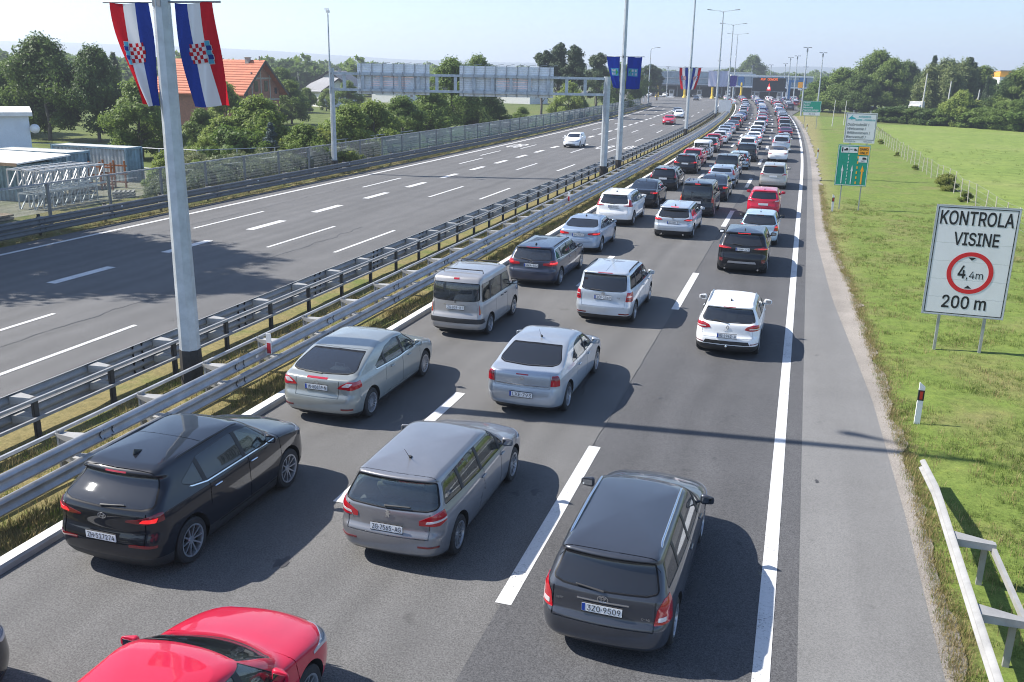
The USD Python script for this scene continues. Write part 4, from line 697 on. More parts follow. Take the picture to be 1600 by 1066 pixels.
# kerb of the median, white on top
ys = np.arange(-20, 301, 3.0)
part(RD, 'kerb', MB().sweep(np.stack([-10.83 + curve(ys), ys, 0 * ys], -1), [(-.14, -.05), (-.14, .10), (-.11, .125), (.10, .125), (.13, .09), (.14, -.05)], True), 'concrete', 30)
strip('kerb_line', -10.93, -10.73, -20, 300, .129, 'kerb_paint', parent=RD)
strip('edge_line', .07, .29, -20, 205, .014, 'road_paint', parent=RD, step=3)
strip('edge_line', -29.80, -29.58, -20, 236, .012, 'road_paint', parent=RD, step=3)
strip('edge_line', -15.4, -15.2, -20, 300, .012, 'road_paint', parent=RD, step=3)
def dashes(x, w, start, length, period, y_end, look_='road_paint', z=.013):
    k = 0
    while start + k * period < y_end:
        a = start + k * period
        ys_ = np.linspace(a, a + length, 4); P = np.stack([np.stack([x - w / 2 + curve(ys_), ys_, np.full(4, z)], -1), np.stack([x + w / 2 + curve(ys_), ys_, np.full(4, z)], -1)], 1)
        part(RD, 'lane_dash', MB().grid(P), look_); k += 1
dashes(-3.42, .24, 11.0 - 18.2 * 1, 6.1, 18.2, 200); dashes(-7.12, .24, 13.1 - 18.2, 6.1, 18.2, 200)
dashes(-18.05, .15, 15.4, 6, 18.2, 220); dashes(-21.15, .15, 15.6, 6, 17.9, 220); dashes(-26.8, .15, 18.6, 6, 17.7, 220); dashes(-24.27, .40, 12.6, 3, 6.1, 225)
# painted speed figures, to be read by the traffic that comes towards us
def road_text(txt, x, y, w, length):
    tm = meshkit.text_mesh(txt, 1.0, .001, True); a = tm.vertices.copy(); a[:, :2] -= (a[:, :2].max(0) + a[:, :2].min(0)) / 2
    s = np.ptp(a[:, :2], axis=0); a = a / [s[0], s[1], 1] * [w, length, 1]
    part(RD, 'road_figures', (np.c_[x - a[:, 0] + float(curve(y)), y - a[:, 1], .012 + a[:, 2]], tm.faces), 'road_paint')
for x_, y_, t_ in ((-28.2, 93, '80'), (-19.5, 96, '80'), (-16.8, 97, '80'), (-22.6, 97, '80')): road_text(t_, x_, y_, 1.4, 5.0)
strip('stop_line', -27.9, -27.75, 80, 86, .012, 'road_paint', parent=RD)

# ------------------------------------------------------------------ steel barriers
def steel(name, c, rough, metal, streak=.25):
    look(name, {'g': ('geometry', {}), 'n': ('noise_texture', {'scale': 2.2, 'detail': 6.0, 'roughness': .7}), 'r': ('rgb_ramp', {'ramp': [(.3, tuple(np.array(c) * (1 - streak))), (.7, tuple(np.array(c) * (1 + streak * .5)))]}), 'p': ('principled_bsdf', {'roughness': rough, 'metallic': metal})},
         [('g.position', 'n.vector'), ('n.fac', 'r.fac'), ('r.color', 'p.base_color')])
steel('galvanised', (.40, .41, .42), .48, .55); steel('galvanised_dull', (.30, .31, .32), .6, .4); steel('steel_dark', (.055, .052, .05), .75, .2); steel('steel_weathered', (.13, .135, .14), .7, .15); steel('steel_old', (.34, .335, .32), .62, .25); steel('mast_grey', (.40, .43, .45), .5, .35)  # the left rail gets a copy with shade in its colour, shared with the bolts
mat('tar', (.020, .018, .017), .8, noise=(8, .4)); mat('sign_white', (.66, .67, .67), .45, noise=(1.6, .05, 6)); mat('sign_red', (.55, .012, .02), .4); mat('sign_green', (.0, .26, .17), .4); mat('sign_teal', (.02, .33, .36), .4); mat('sign_orange', (.85, .36, .01), .4); mat('sign_back', (.60, .62, .64), .5, .3, noise=(1.5, .08)); mat('delineator_white', (.70, .70, .68), .5); mat('reflector_red', (.45, .01, .02), .25, coat_weight=1.0)
WP = np.array([(.0, -.155), (.028, -.150), (.075, -.110), (.080, -.085), (.030, -.035), (.022, 0), (.030, .035), (.080, .085), (.075, .110), (.028, .150), (.0, .155)])
WPROF = np.vstack([WP, WP[::-1] + [-.006, 0]])                 # a W-beam, faces +sideways
def wbeam(x, z, ys, side):
    p = WPROF * [side, 1]
    return MB().sweep(np.stack([x + curve(ys), ys, np.full(len(ys), z)], -1), p if side > 0 else p[::-1], True)
def barrier(label, x_beam, x_post, side, z_hi, z_lo, ya, yb, step, first, post_look, beam_look='galvanised', near=110, back=True, tall=.92, cat='guard rail'):
    """double beam barrier. side: +1 the beams face +x"""
    g = thing('guard_rail', label, cat, 'steel guard rails along the motorway')
    ys_ = np.arange(ya, yb, 3.0)
    for z in (z_hi, z_lo):
        part(g, 'beam', wbeam(x_beam, z, ys_, side), beam_look, 40)
        if back: part(g, 'back_rail', MB().sweep(np.stack([x_post - side * .10 + curve(ys_), ys_, np.full(len(ys_), z + .10)], -1), [(-.025, -.03), (.025, -.03), (.025, .03), (-.025, .03)], True), beam_look, 20)
    for yk in np.arange(ya + 1.1, min(near, 45), 4.34):     # overlapping ends of the rail lengths, with their bolts
        for z in (z_hi, z_lo):
            part(g, 'splice', wbeam(x_beam + side * .005, z, np.array([yk, yk + .32]), side), beam_look, 40)
            for dy in (.06, .26):
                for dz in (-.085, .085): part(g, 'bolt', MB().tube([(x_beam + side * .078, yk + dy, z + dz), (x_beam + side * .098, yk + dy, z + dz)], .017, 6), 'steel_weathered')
    far_p, far_b = MB(), MB(); y = first
    while y < yb - 1:
        c = float(curve(y)); pb = MB().box((x_post + c, y, tall / 2 - .1), (.055, .11, tall + .2)); pb.box((x_post + c + .05, y, tall / 2 - .1), (.008, .11, tall + .2))
        bb = []
        for z in (z_hi, z_lo):
            b = MB(); xa, xb = x_post + c - side * .08, x_beam + c - side * .003; s0, s1 = .05, .14
            v = [(xa, y - s0, z + .115), (xa, y + s0, z + .115), (xb, y + s1, z + .125), (xb, y - s1, z + .125), (xa, y - s0, z + .06), (xa, y + s0, z + .06), (xb, y + s1, z - .05), (xb, y - s1, z - .05)]
            b.add(v, [[0, 1, 2, 3], [4, 7, 6, 5], [0, 3, 7, 4], [1, 5, 6, 2], [0, 4, 5, 1], [3, 2, 6, 7]]); bb.append(b)
        if y < near:
            part(g, 'post', pb, post_look)
            for b in bb: part(g, 'spacer_bracket', b, 'steel_old')
        else:
            far_p.add(*pb.mesh())
            for b in bb: far_b.add(*b.mesh())
        y += step
    if far_p.n: part(g, 'distant_posts', far_p, post_look, kind='stuff'); part(g, 'distant_brackets', far_b, 'steel_old', kind='stuff')
    # small white reflectors clipped into the beam
    for yk in np.arange(ya + 3, near, 12.0): part(g, 'reflector', MB().box((x_beam + side * .035 + float(curve(yk)), yk, z_hi), (.03, .10, .06)), 'delineator_white')
    return g
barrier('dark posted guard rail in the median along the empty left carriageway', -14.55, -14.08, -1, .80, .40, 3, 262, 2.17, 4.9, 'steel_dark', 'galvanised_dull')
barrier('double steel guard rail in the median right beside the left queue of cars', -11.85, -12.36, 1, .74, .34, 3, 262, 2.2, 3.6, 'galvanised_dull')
barrier('guard rail in front of the glass panel fence at the far left', -31.35, -31.75, 1, .70, .32, 22, 236, 4.1, 24.0, 'steel_dark', 'steel_weathered', back=False, near=120)  # beam colour darkened to paint in the shade on its visible side

# guard rail end at the lower right: a single beam that swings towards the road, with a back rail
def rail_end():
    g = thing('guard_rail', 'pale weathered end of a guard rail in the grass at the lower right corner', 'guard rail', 'steel guard rails along the motorway')
    t = np.linspace(0, 1, 24); ys_ = 17.4 - t * 13.0; xs_ = 2.72 + .05 * np.cos(t * 3) + .25 * t ** 2; zs_ = np.interp(t, [0, .14, 1], [.42, .66, .68])
    p = (WPROF * [-1, .72])
    part(g, 'beam', MB().sweep(np.stack([xs_, ys_, zs_], -1), p[::-1] * [-1, 1], True), 'steel_old', 40)
    part(g, 'back_rail', MB().sweep(np.stack([np.linspace(3.33, 3.55, 10), np.linspace(14.1, 4.4, 10), np.full(10, .60)], -1), [(-.03, -.045), (.03, -.045), (.03, .045), (-.03, .045)], True), 'steel_old', 20)
    for y in (13.9, 11.8, 9.7, 7.6):
        xb = float(np.interp(-y, -ys_, xs_)) + .02
        part(g, 'post', MB().box((3.22, y, .22), (.08, .05, .88)), 'steel_old')
        part(g, 'spacer_bracket', MB().add([(xb, y - .13, .75), (xb, y + .13, .75), (3.36, y + .05, .70), (3.36, y - .05, .70), (xb, y - .13, .63), (xb, y + .13, .63), (3.36, y + .06, .60), (3.36, y - .06, .60)], [[0, 3, 2, 1], [4, 5, 6, 7], [0, 1, 5, 4], [2, 3, 7, 6], [0, 4, 7, 3], [1, 2, 6, 5]]), 'steel_old')
rail_end()

# ------------------------------------------------------------------ panel fence on the left
def panel_fence():
    g = thing('panel_fence', 'long fence of clear and green glass panels between grey posts behind the left guard rail', 'fence')
    mat('panel_frame', (.16, .17, .18), .5, .4)
    ys_ = np.arange(26.6, 232, 4.06); c = lambda y: float(curve(y))
    for i, y in enumerate(ys_):
        part(g, 'post', MB().box((-33.5 + c(y), y, .92), (.10, .13, 1.95)), 'panel_frame')
        if i + 1 < len(ys_):
            y2 = ys_[i + 1]; a, b = (-33.5 + c(y), y + .07), (-33.5 + c(y2), y2 - .07)
            part(g, 'glass_panel', MB().bar((a[0], a[1], 1.08), (b[0], b[1], 1.08), .012, 1.56), 'glass_panel' if y < 71 else 'glass_green')
            part(g, 'top_rail', MB().bar((a[0], a[1] - .06, 1.91), (b[0], b[1] + .06, 1.91), .08, .07), 'galvanised_dull')
            part(g, 'base_board', MB().bar((a[0], a[1], .16), (b[0], b[1], .16), .05, .26), 'panel_frame')
panel_fence()

# ------------------------------------------------------------------ masts, flags, gantry
def mast(loc, h, label, r0=.22, r1=.09, arms=2.9, dark=.95, heads=True, n=8, group='street lamps along the median', name='street_lamp', cat='street lamp', rz=0):
    g = thing(name, label, cat, group, loc, rz)
    part(g, 'mast', MB().tube([(0, 0, dark), (0, 0, h)], [r0 - (r0 - r1) * dark / h, r1], n), 'mast_grey', 30)
    part(g, 'tarred_foot', MB().tube([(0, 0, -.1), (0, 0, dark)], [r0 + .012, r0 + .004], n), 'tar', 30)
    if heads:
        for sg in (1, -1):
            part(g, 'arm', MB().tube([(0, 0, h - .15), (sg * .5, 0, h + .05), (sg * (arms - .9), 0, h + .22)], [r1 * .8, .045, .04], 6), 'mast_grey', 30)
            part(g, 'lamp_head', MB().add([(sg * (arms - 1.0), -.06, h + .18), (sg * (arms - 1.0), .06, h + .18), (sg * arms, .13, h + .24), (sg * arms, -.13, h + .24), (sg * (arms - 1.0), -.05, h + .27), (sg * (arms - 1.0), .05, h + .27), (sg * (arms - .2), .12, h + .38), (sg * (arms - .2), -.12, h + .38)], [[0, 1, 2, 3], [4, 7, 6, 5], [0, 4, 5, 1], [2, 6, 7, 3], [0, 3, 7, 4], [1, 5, 6, 2]]), 'galvanised_dull', 20)
    return g
mast((-13.2, 17.4, 0), 17.2, 'thick grey lamp mast rising beside the black SUV, carrying two red white and blue flags', r0=.245, r1=.11, rz=-.2)
mast((-13.55, 71.6, 0), 17.6, 'grey lamp mast with two blue flags beside the sign gantry post', r0=.24, r1=.10)
mast((-14.2, 119.3, 0), 17.6, 'third grey lamp mast of the median, carrying the far red white and blue flags', r0=.22)
mast((-15.6, 173.5, 0), 18.3, 'fourth grey double-armed lamp mast of the median, its arms just below the top edge', r0=.22)
mast((-16.7, 211, 0), 18.0, 'fifth double-armed lamp mast of the median, next along from the tallest visible one', r0=.20)
mast((-19.8, 268, 0), 18.4, 'farthest double-armed lamp mast of the median before the toll plaza', r0=.20)

def cloth(name, col): look(name, {'d': ('diffuse_bsdf', {'color': col}), 't': ('translucent_bsdf', {'color': tuple(np.array(col) * .8)}), 'm': ('mix_closure', {'fac': .35})}, [('d.BSDF', 'm.closure1'), ('t.BSDF', 'm.closure2')], 'm.closure')
cloth('cloth_red', (.50, .018, .03)); cloth('cloth_white', (.66, .67, .69)); cloth('cloth_blue', (.028, .055, .27)); cloth('cloth_euro', (.012, .04, .30)); cloth('cloth_pale', (.52, .53, .66)); cloth('cloth_cyan', (.10, .38, .55)); cloth('cloth_green', (.05, .30, .10)); cloth('cloth_purple', (.12, .10, .30))
def banner(label, cat, group, hook, w, drop, out, cols, blow, emblem=None, name='flag', bar=True, seed=0):
    """a hanging banner: hook = top corner beside the mast, out = +1 / -1 along x; cols from the mast outwards; blow = (x gathered at the foot, y ripple)"""
    g = thing(name, label, cat, group, hook)
    nu, nv = 13, 26
    def surf(u, v):                                        # u 0..1 outwards, v 0..1 down
        u, v = np.asarray(u, float), np.asarray(v, float)
        x = out * (u * w * (1 - blow[0] * v ** 1.4)) + blow[2] * v ** 1.6
        y = blow[1] * np.sin(u * 4.5 + v * 3.0 + seed) * v * .6 + .05 * np.sin(u * 9 + v * 5 + seed) * (.3 + v) - blow[3] * v ** 1.5 * u
        return np.stack([x, y, -v * drop * (1 - .02 * u) + .02 * np.sin(u * 6 + seed)], -1)
    k = len(cols); per = 8
    for i, cname in enumerate(cols):
        U, V = np.meshgrid(np.linspace(i / k, (i + 1) / k, per), np.linspace(0, 1, nv), indexing='ij')
        part(g, 'stripe' if k > 1 else 'cloth', MB().grid(surf(U, V)), cname, True)
    if emblem == 'shield':
        for a in range(5):
            for b in range(5):
                # a chequered shield laid on its side like the flag, rounded at its inner end
                u0, u1, v0, v1 = .20 + a * .092, .20 + (a + 1) * .092, .385 + b * .038, .385 + (b + 1) * .038
                cut = 0 if a > 1 else abs(b - 2) * (.022 if a == 0 else .004)
                U, V = np.meshgrid(np.linspace(u0 + cut, u1, 3), np.linspace(v0, v1, 3), indexing='ij')
                for off in (-.012, .012): part(g, 'chequer', MB().grid(surf(U, V) + [0, off, 0]), 'cloth_red' if (a + b) % 2 == 0 else 'cloth_white', True)
        for b in range(5):
            v0, v1 = .372 + b * .044, .372 + (b + 1) * .044; uo = .665 + (.02 if b % 2 else 0)
            for pad, look_, off in ((.012, 'cloth_white', .013), (0, 'cloth_cyan' if b % 2 == 0 else 'cloth_blue', .017)):
                U, V = np.meshgrid(np.linspace(uo - pad, uo + .11 + pad, 3), np.linspace(v0 - pad * .4, v1 + pad * .4, 3), indexing='ij')
                for o in (-off, off): part(g, 'crown_shield', MB().grid(surf(U, V) + [0, o, 0]), look_, True)
    if emblem == 'patch':
        for u0, u1, v0, v1, look_, off in ((.10, .78, .36, .60, 'cloth_cyan', .012), (.34, .70, .39, .46, 'cloth_white', .016), (.38, .74, .50, .57, 'cloth_pale', .016)):
            U, V = np.meshgrid(np.linspace(u0, u1, 5), np.linspace(v0, v1, 5), indexing='ij')
            for o in (-off, off): part(g, 'badge', MB().grid(surf(U, V) + [0, o, 0]), look_, True)
        for (a0, b0), (a1, b1), (a2, b2) in (((.14, .48), (.34, .38), (.34, .58)),):
            for o in (-.02, .02): part(g, 'badge', MB().add(np.vstack([surf([a0, a1, a2, a2], [b0, b1, b2, b2]) + [0, o, 0]]), [[0, 1, 2]]), 'cloth_green')
    if bar:
        part(g, 'hanging_bar', MB().tube([(-out * .30, .02, .02), (out * (w + .18), .02, .02)], .022, 6), 'galvanised_dull', 30)
        part(g, 'clamp', MB().box((-out * .28, 0, .0), (.10, .34, .16)), 'galvanised_dull')
FG = 'flags hung on the lamp masts'
banner('red white and blue flag with chequered shield, blown narrow, left side of the near mast', 'flag', FG, (-13.2 - .34, 17.4, 8.56), .98, 2.12, -1, ['cloth_blue', 'cloth_white', 'cloth_red'], (.72, .25, .18, .5), 'shield', seed=1.0)
banner('red white and blue flag with chequered shield, hanging straight, right side of the near mast', 'flag', FG, (-13.2 + .32, 17.4, 8.56), .92, 2.10, 1, ['cloth_blue', 'cloth_white', 'cloth_red'], (-.05, .10, .28, 0), 'shield', seed=3.0)
banner('blue flag with cyan patch on the left of the mast by the gantry post', 'flag', FG, (-13.55 - .30, 71.6, 8.6), 1.0, 2.3, -1, ['cloth_euro'], (.55, .2, .12, .3), 'patch', seed=2.0)
banner('blue flag with cyan patch on the right of the mast by the gantry post', 'flag', FG, (-13.55 + .28, 71.6, 8.6), 1.12, 2.35, 1, ['cloth_euro'], (.10, .1, .0, 0), 'patch', seed=.5)
banner('far red white and blue flag on the left of the third lamp mast', 'flag', FG, (-14.2 - .28, 119.3, 8.3), 1.05, 2.6, -1, ['cloth_blue', 'cloth_white', 'cloth_red'], (.1, .1, .2, 0), 'shield', seed=.2)
banner('far red white and blue flag blown sideways on the right of the third lamp mast', 'flag', FG, (-14.2 + .28, 119.3, 8.3), 1.05, 2.6, 1, ['cloth_blue', 'cloth_white', 'cloth_red'], (.35, .2, -.2, .2), 'shield', seed=1.2)
banner('pale banner left of the fourth lamp mast in front of the toll hall', 'flag', FG, (-15.6 - .25, 173.5, 8.3), 1.5, 2.7, -1, ['cloth_pale'], (.05, .1, .0, 0), None, seed=.2)
banner('pale banner right of the fourth lamp mast in front of the toll hall', 'flag', FG, (-15.6 + .25, 173.5, 8.3), 1.5, 2.7, 1, ['cloth_pale'], (.05, .1, .0, 0), None, seed=1.7)
banner('pale banner left of the fifth lamp mast', 'flag', FG, (-16.7 - .25, 211, 8.2), 1.4, 2.7, -1, ['cloth_pale'], (.1, .1, .0, 0), None, seed=.9)
banner('small purple banner right of the fifth lamp mast', 'flag', FG, (-16.7 + .25, 211, 7.6), 1.5, 2.3, 1, ['cloth_purple'], (.1, .1, .0, 0), None, seed=2.9)

def gantry():
    A, B = np.array([-32.5, 61.0]), np.array([-13.7, 66.6]); d = (B - A) / np.linalg.norm(B - A); L = np.linalg.norm(B - A); rz = math.atan2(d[1], d[0])
    g = thing('sign_gantry', 'grey steel gantry with the backs of two sign boards across the left carriageway', 'sign gantry', None, (A[0], A[1], 0), rz)
    H1, H2 = 7.0, 5.9
    part(g, 'post', MB().tube([(0, 0, .9), (0, 0, H1 + .35)], [.20, .17], 8), 'mast_grey', 30); part(g, 'post', MB().tube([(L, 0, .9), (L, 0, H1 + .15)], [.26, .24], 8), 'mast_grey', 30)
    for x in (0, L): part(g, 'tarred_foot', MB().tube([(x, 0, -.1), (x, 0, .9)], [.27, .27], 8), 'tar', 30)
    for z in (H1, H2): part(g, 'chord', MB().bar((.1, 0, z), (L - .1, 0, z), .24, .17), 'mast_grey')
    for x in np.arange(.9, L - .5, 1.32): part(g, 'strut', MB().box((x, 0, (H1 + H2) / 2), (.22, .14, H1 - H2 - .17)), 'mast_grey')
    for x0, x1, z0, z1 in ((1.80, 6.95, 5.62, 7.72), (9.1, 15.8, 5.6, 7.74)):
        n = int(round((x1 - x0) / .85)); 
        for zz in np.arange(z0, z1 - .05, .15): part(g, 'board_plank', MB().box(((x0 + x1) / 2, .20, zz + .075), (x1 - x0, .03, .142)), 'sign_back')
        for k in range(n + 1):
            x = x0 + .28 + k * (x1 - x0 - .56) / n
            part(g, 'board_rib', MB().box((x, .15, (z0 + z1) / 2), (.05, .06, z1 - z0 + .02)), 'galvanised_dull')
            for z in (H1, H2): part(g, 'clamp', MB().box((x - .06, -.14, z), (.05, .06, .34)), 'galvanised_dull')
            if k % 1 == 0: part(g, 'top_bracket', MB().bar((x, .15, z1 + .02), (x + .55, .10, z1 + .10), .02, .03), 'galvanised_dull')
gantry()
g = thing('camera_mast', 'slender mast with a camera head standing on the left gantry post', 'camera mast', None, (-32.5, 60.75, 0))
part(g, 'mast', MB().tube([(0, 0, 5.6), (0, 0, 11.0)], [.07, .045], 8), 'mast_grey', 30); part(g, 'camera_head', MB().box((0, 0, 11.12), (.14, .34, .16)).box((-.05, -.05, 11.28), (.30, .10, .07)), 'delineator_white'); part(g, 'bracket', MB().box((0, .12, 6.0), (.2, .3, .08)).box((0, .12, 7.0), (.2, .3, .08)), 'galvanised_dull')

# ------------------------------------------------------------------ summer haze: one closed box of thin air around everything
M['haze_air'] = usdkit.material(stage, '/World/Looks/haze_air', {'v': ('principled_volume', {'color': (.86, .92, 1.0), 'density': HAZE_DENSITY, 'anisotropy': .35})}, volume='v.volume')
part('/World', 'haze', MB().span((-5100, -1600, -3.0), (5100, 5100, 150)), 'haze_air', kind='stuff')
# ------------------------------------------------------------------ signs at the right road side
def flat(g, name, poly, y, look_, th=.004, rz=0):
    part(g, name, MB().poly(poly, th, lambda q: np.c_[q[:, 0], y - q[:, 2], q[:, 1]]), look_)
def lettering(g, txt, x, z, h, y, look_='ink', width=None, center=True, bold=False, slant=0.0, squeeze=1.0):
    tm = meshkit.text_mesh(txt, h, .003, bold); a = tm.vertices.copy(); w = np.ptp(a[:, 0]); a[:, 0] -= a[:, 0].min()
    k = (width / w) if width else squeeze
    a[:, 0] = a[:, 0] * k + slant * a[:, 1]
    if center: a[:, 0] -= np.ptp(a[:, 0]) / 2
    part(g, 'lettering', (np.c_[x + a[:, 0], y - a[:, 2], z + a[:, 1]], tm.faces), look_)
def height_sign():
    g = thing('height_sign', 'large white KONTROLA VISINE sign with a red ring on two grey posts in the grass', 'road sign', None, (4.70, 27.3, 0), math.radians(-1.0))
    for x in (-.56, .60): part(g, 'post', MB().box((x, .07, 1.9), (.07, .11, 4.1)), 'galvanised')
    W, z0, z1 = 2.05, 1.05, 4.08
    for k in range(6): part(g, 'plank', MB().box((0, 0, z0 + (k + .5) * (z1 - z0) / 6), (W, .025, (z1 - z0) / 6 - .006)), 'sign_white')
    fr = sbox(-W / 2 + .04, z0 + .04, W / 2 - .04, z1 - .04); flat(g, 'border', fr.difference(fr.buffer(-.022)), -.013, 'ink')
    part(g, 'edge_frame', MB().span((-W / 2 - .015, -.02, z0 - .015), (W / 2 + .015, .03, z0)).span((-W / 2 - .015, -.02, z1), (W / 2 + .015, .03, z1 + .015)).span((-W / 2 - .015, -.02, z0), (-W / 2, .03, z1)).span((W / 2, -.02, z0), (W / 2 + .015, .03, z1)), 'galvanised')
    lettering(g, 'KONTROLA', 0, 3.58, .36, -.013, width=1.82, bold=True); lettering(g, 'VISINE', .06, 3.03, .34, -.013, width=1.12, bold=True)
    c = Point(.03, 2.27).buffer(.58, 32); flat(g, 'red_ring', c.difference(Point(.03, 2.27).buffer(.465, 32)), -.0135, 'sign_red')
    for s in (1, -1): flat(g, 'triangle', Polygon([(.03 - .095, 2.27 + s * .43), (.03 + .095, 2.27 + s * .43), (.03, 2.27 + s * .345)]), -.0135, 'ink')
    lettering(g, '4', -.17, 2.12, .34, -.013, width=.20, bold=True); lettering(g, ',4m', .16, 2.12, .20, -.013, width=.42)
    lettering(g, '200 m', 0, 1.27, .34, -.013, width=1.12, bold=True)
height_sign()
def lane_sign():
    g = thing('lane_sign', 'green lane guidance sign with two white arrows and one orange arrow', 'road sign', None, (2.85, 57.0, 0))
    for x in (-.45, .62): part(g, 'post', MB().box((x, .07, 1.8), (.06, .08, 3.8)), 'galvanised')
    W, z0, z1 = 1.74, 1.38, 3.71
    part(g, 'board', MB().box((0, 0, (z0 + z1) / 2), (W, .03, z1 - z0)), 'sign_green')
    fr = sbox(-W / 2 + .045, z0 + .045, W / 2 - .045, z1 - .045).buffer(.02); flat(g, 'border', fr.difference(fr.buffer(-.03)), -.016, 'sign_white')
    def arrow(x, look_, w): flat(g, 'arrow', Polygon([(x - w, z0 + .12), (x + w, z0 + .12), (x + w, 2.25), (x + w * 2.6, 2.2), (x, 2.58), (x - w * 2.6, 2.2), (x - w, 2.25)]), -.016, look_)
    arrow(-.52, 'sign_white', .026); arrow(.0, 'sign_white', .026); arrow(.56, 'sign_orange', .04)
    for k in range(9): flat(g, 'lane_stroke', sbox(-.27, z0 + .12 + k * .195, -.235, z0 + .24 + k * .195), -.016, 'sign_white')
    for k in range(6): flat(g, 'lane_stroke', sbox(.235, z0 + .12 + k * .29, .30, z0 + .27 + k * .29), -.016, 'sign_orange')
    flat(g, 'panel', sbox(-.70, 3.26, -.28, 3.60), -.016, 'sign_white'); flat(g, 'panel', sbox(-.26, 3.26, .20, 3.60), -.0165, 'sign_white'); flat(g, 'panel', sbox(.24, 3.16, .82, 3.62), -.0165, 'sign_orange'); flat(g, 'panel', sbox(.30, 2.74, .76, 3.08), -.016, 'sign_white')
    lettering(g, 'SAMO', .53, 3.42, .13, -.021, width=.46, bold=True); lettering(g, 'ONLY', .53, 3.21, .13, -.021, width=.42, bold=True)
    flat(g, 'pictogram', sbox(-.66, 3.31, -.60, 3.56), -.0205, 'ink'); flat(g, 'pictogram', Polygon([(-.54, 3.38), (-.36, 3.38), (-.32, 3.44), (-.36, 3.52), (-.44, 3.52), (-.46, 3.46), (-.54, 3.46)]), -.0205, 'ink')
    flat(g, 'pictogram', Polygon([(.0, 3.38), (.16, 3.38), (.16, 3.46), (.10, 3.46), (.07, 3.50), (.0, 3.50)]), -.0205, 'ink'); lettering(g, 'ENC', -.14, 3.42, .07, -.0205); flat(g, 'pictogram', Polygon([(.50, 2.90), (.72, 2.90), (.72, 2.97), (.64, 3.02), (.50, 3.02)]), -.0205, 'ink'); lettering(g, 'ENC', .53, 2.78, .07, -.0205)
lane_sign()
def welcome_sign():
    g = thing('welcome_sign', 'white welcome board in four languages with a turquoise emblem behind the green sign', 'road sign', None, (4.0, 75.0, 0))
    for x in (-.6, .6): part(g, 'post', MB().box((x, .07, 2.5), (.07, .10, 5.2)), 'galvanised')
    W, z0, z1 = 2.2, 2.72, 4.92
    part(g, 'board', MB().box((0, 0, (z0 + z1) / 2), (W, .03, z1 - z0)), 'sign_white')
    fr = sbox(-W / 2 + .05, z0 + .24, W / 2 - .05, z1 - .05); flat(g, 'border', fr.difference(fr.buffer(-.025)), -.016, 'ink')
    for i, t in enumerate(('Dobrodošli !', 'Welcome !', 'Willkommen !', 'Benvenuti !')): lettering(g, t, -.95, 3.98 - i * .30, .19, -.016, width=(1.5, 1.3, 1.62, 1.36)[i], center=False, slant=.22)
    flat(g, 'emblem', Polygon([(-.95, 4.46), (-.62, 4.78), (-.66, 4.62), (-.45, 4.56), (-.40, 4.47), (-.62, 4.47), (-.70, 4.40), (-.74, 4.47)]), -.016, 'sign_teal')
    lettering(g, 'AUTOCESTA', .20, 4.58, .13, -.016, 'sign_teal', width=.85, bold=True, slant=.2); lettering(g, 'RIJEKA - ZAGREB d.d.', .28, 4.36, .12, -.016, 'sign_teal', width=1.42, bold=True, slant=.2)
    lettering(g, 'BUTORAŠ d.d.', -.62, 2.80, .09, -.016, width=.75); lettering(g, 'www.arz.hr', .62, 2.80, .09, -.016, width=.6)
welcome_sign()
def far_sign():
    g = thing('direction_sign', 'green destination sign with lines of white text far along the right verge', 'road sign', None, (.75, 150.0, 0))
    for x in (-.9, .9): part(g, 'post', MB().box((x, .07, 1.9), (.08, .10, 4.0)), 'galvanised')
    part(g, 'board', MB().box((0, 0, 3.25), (2.65, .04, 1.66)), 'sign_green'); part(g, 'lower_board', MB().box((.05, 0, 2.18), (2.4, .04, .44)), 'sign_white')
    fr = sbox(-1.28, 2.46, 1.28, 4.04); flat(g, 'border', fr.difference(fr.buffer(-.04)), -.021, 'sign_white')
    for i, (t, w) in enumerate((('Cestarina', .95), ('Pay toll', .8), ('Mautstelle', 1.35), ('Pagamento pedaggio', 2.2))): lettering(g, t, -1.18, 3.72 - i * .36, .22, -.021, 'sign_white', width=w, center=False, bold=True)
    lettering(g, 'A1 km', .1, 2.08, .2, -.021, width=.9)
far_sign()
def delineator(loc, label):
    g = thing('delineator_post', label, 'delineator', 'roadside delineator posts', loc, math.radians(4))
    part(g, 'post', MB().poly(Polygon([(-.06, -.15), (.06, -.15), (.06, .88), (-.06, .98)]), .05, lambda q: np.c_[q[:, 0], q[:, 2] - .025, q[:, 1]]), 'delineator_white')
    part(g, 'black_band', MB().span((-.063, -.029, .56), (.063, .029, .80)), 'ink'); part(g, 'reflector', MB().span((-.03, -.034, .59), (.03, -.029, .77)), 'reflector_red')
delineator((3.05, 20.9, -.02), 'white delineator post nearest to the guard rail end'); delineator((2.0, 56.0, -.02), 'white delineator post at the foot of the green lane sign'); delineator((1.48, 94.3, -.02), 'small white delineator post beyond the green lane sign'); delineator((.35, 144.5, -.02), 'tiny farthest white delineator post near the destination sign')
for x, y, lb in ((-11.72, 18.4, 'red and white marker plate on the median rail behind the champagne car'), (-11.72, 48.2, 'red and white marker plate on the median rail beside the white SUV')):
    g = thing('rail_marker', lb, 'delineator', 'marker plates on the median rail', (x, y, 0)); part(g, 'plate', MB().box((0, 0, .95), (.13, .02, .50)), 'delineator_white'); part(g, 'reflector', MB().box((0, -.013, .84), (.10, .006, .26)), 'reflector_red')
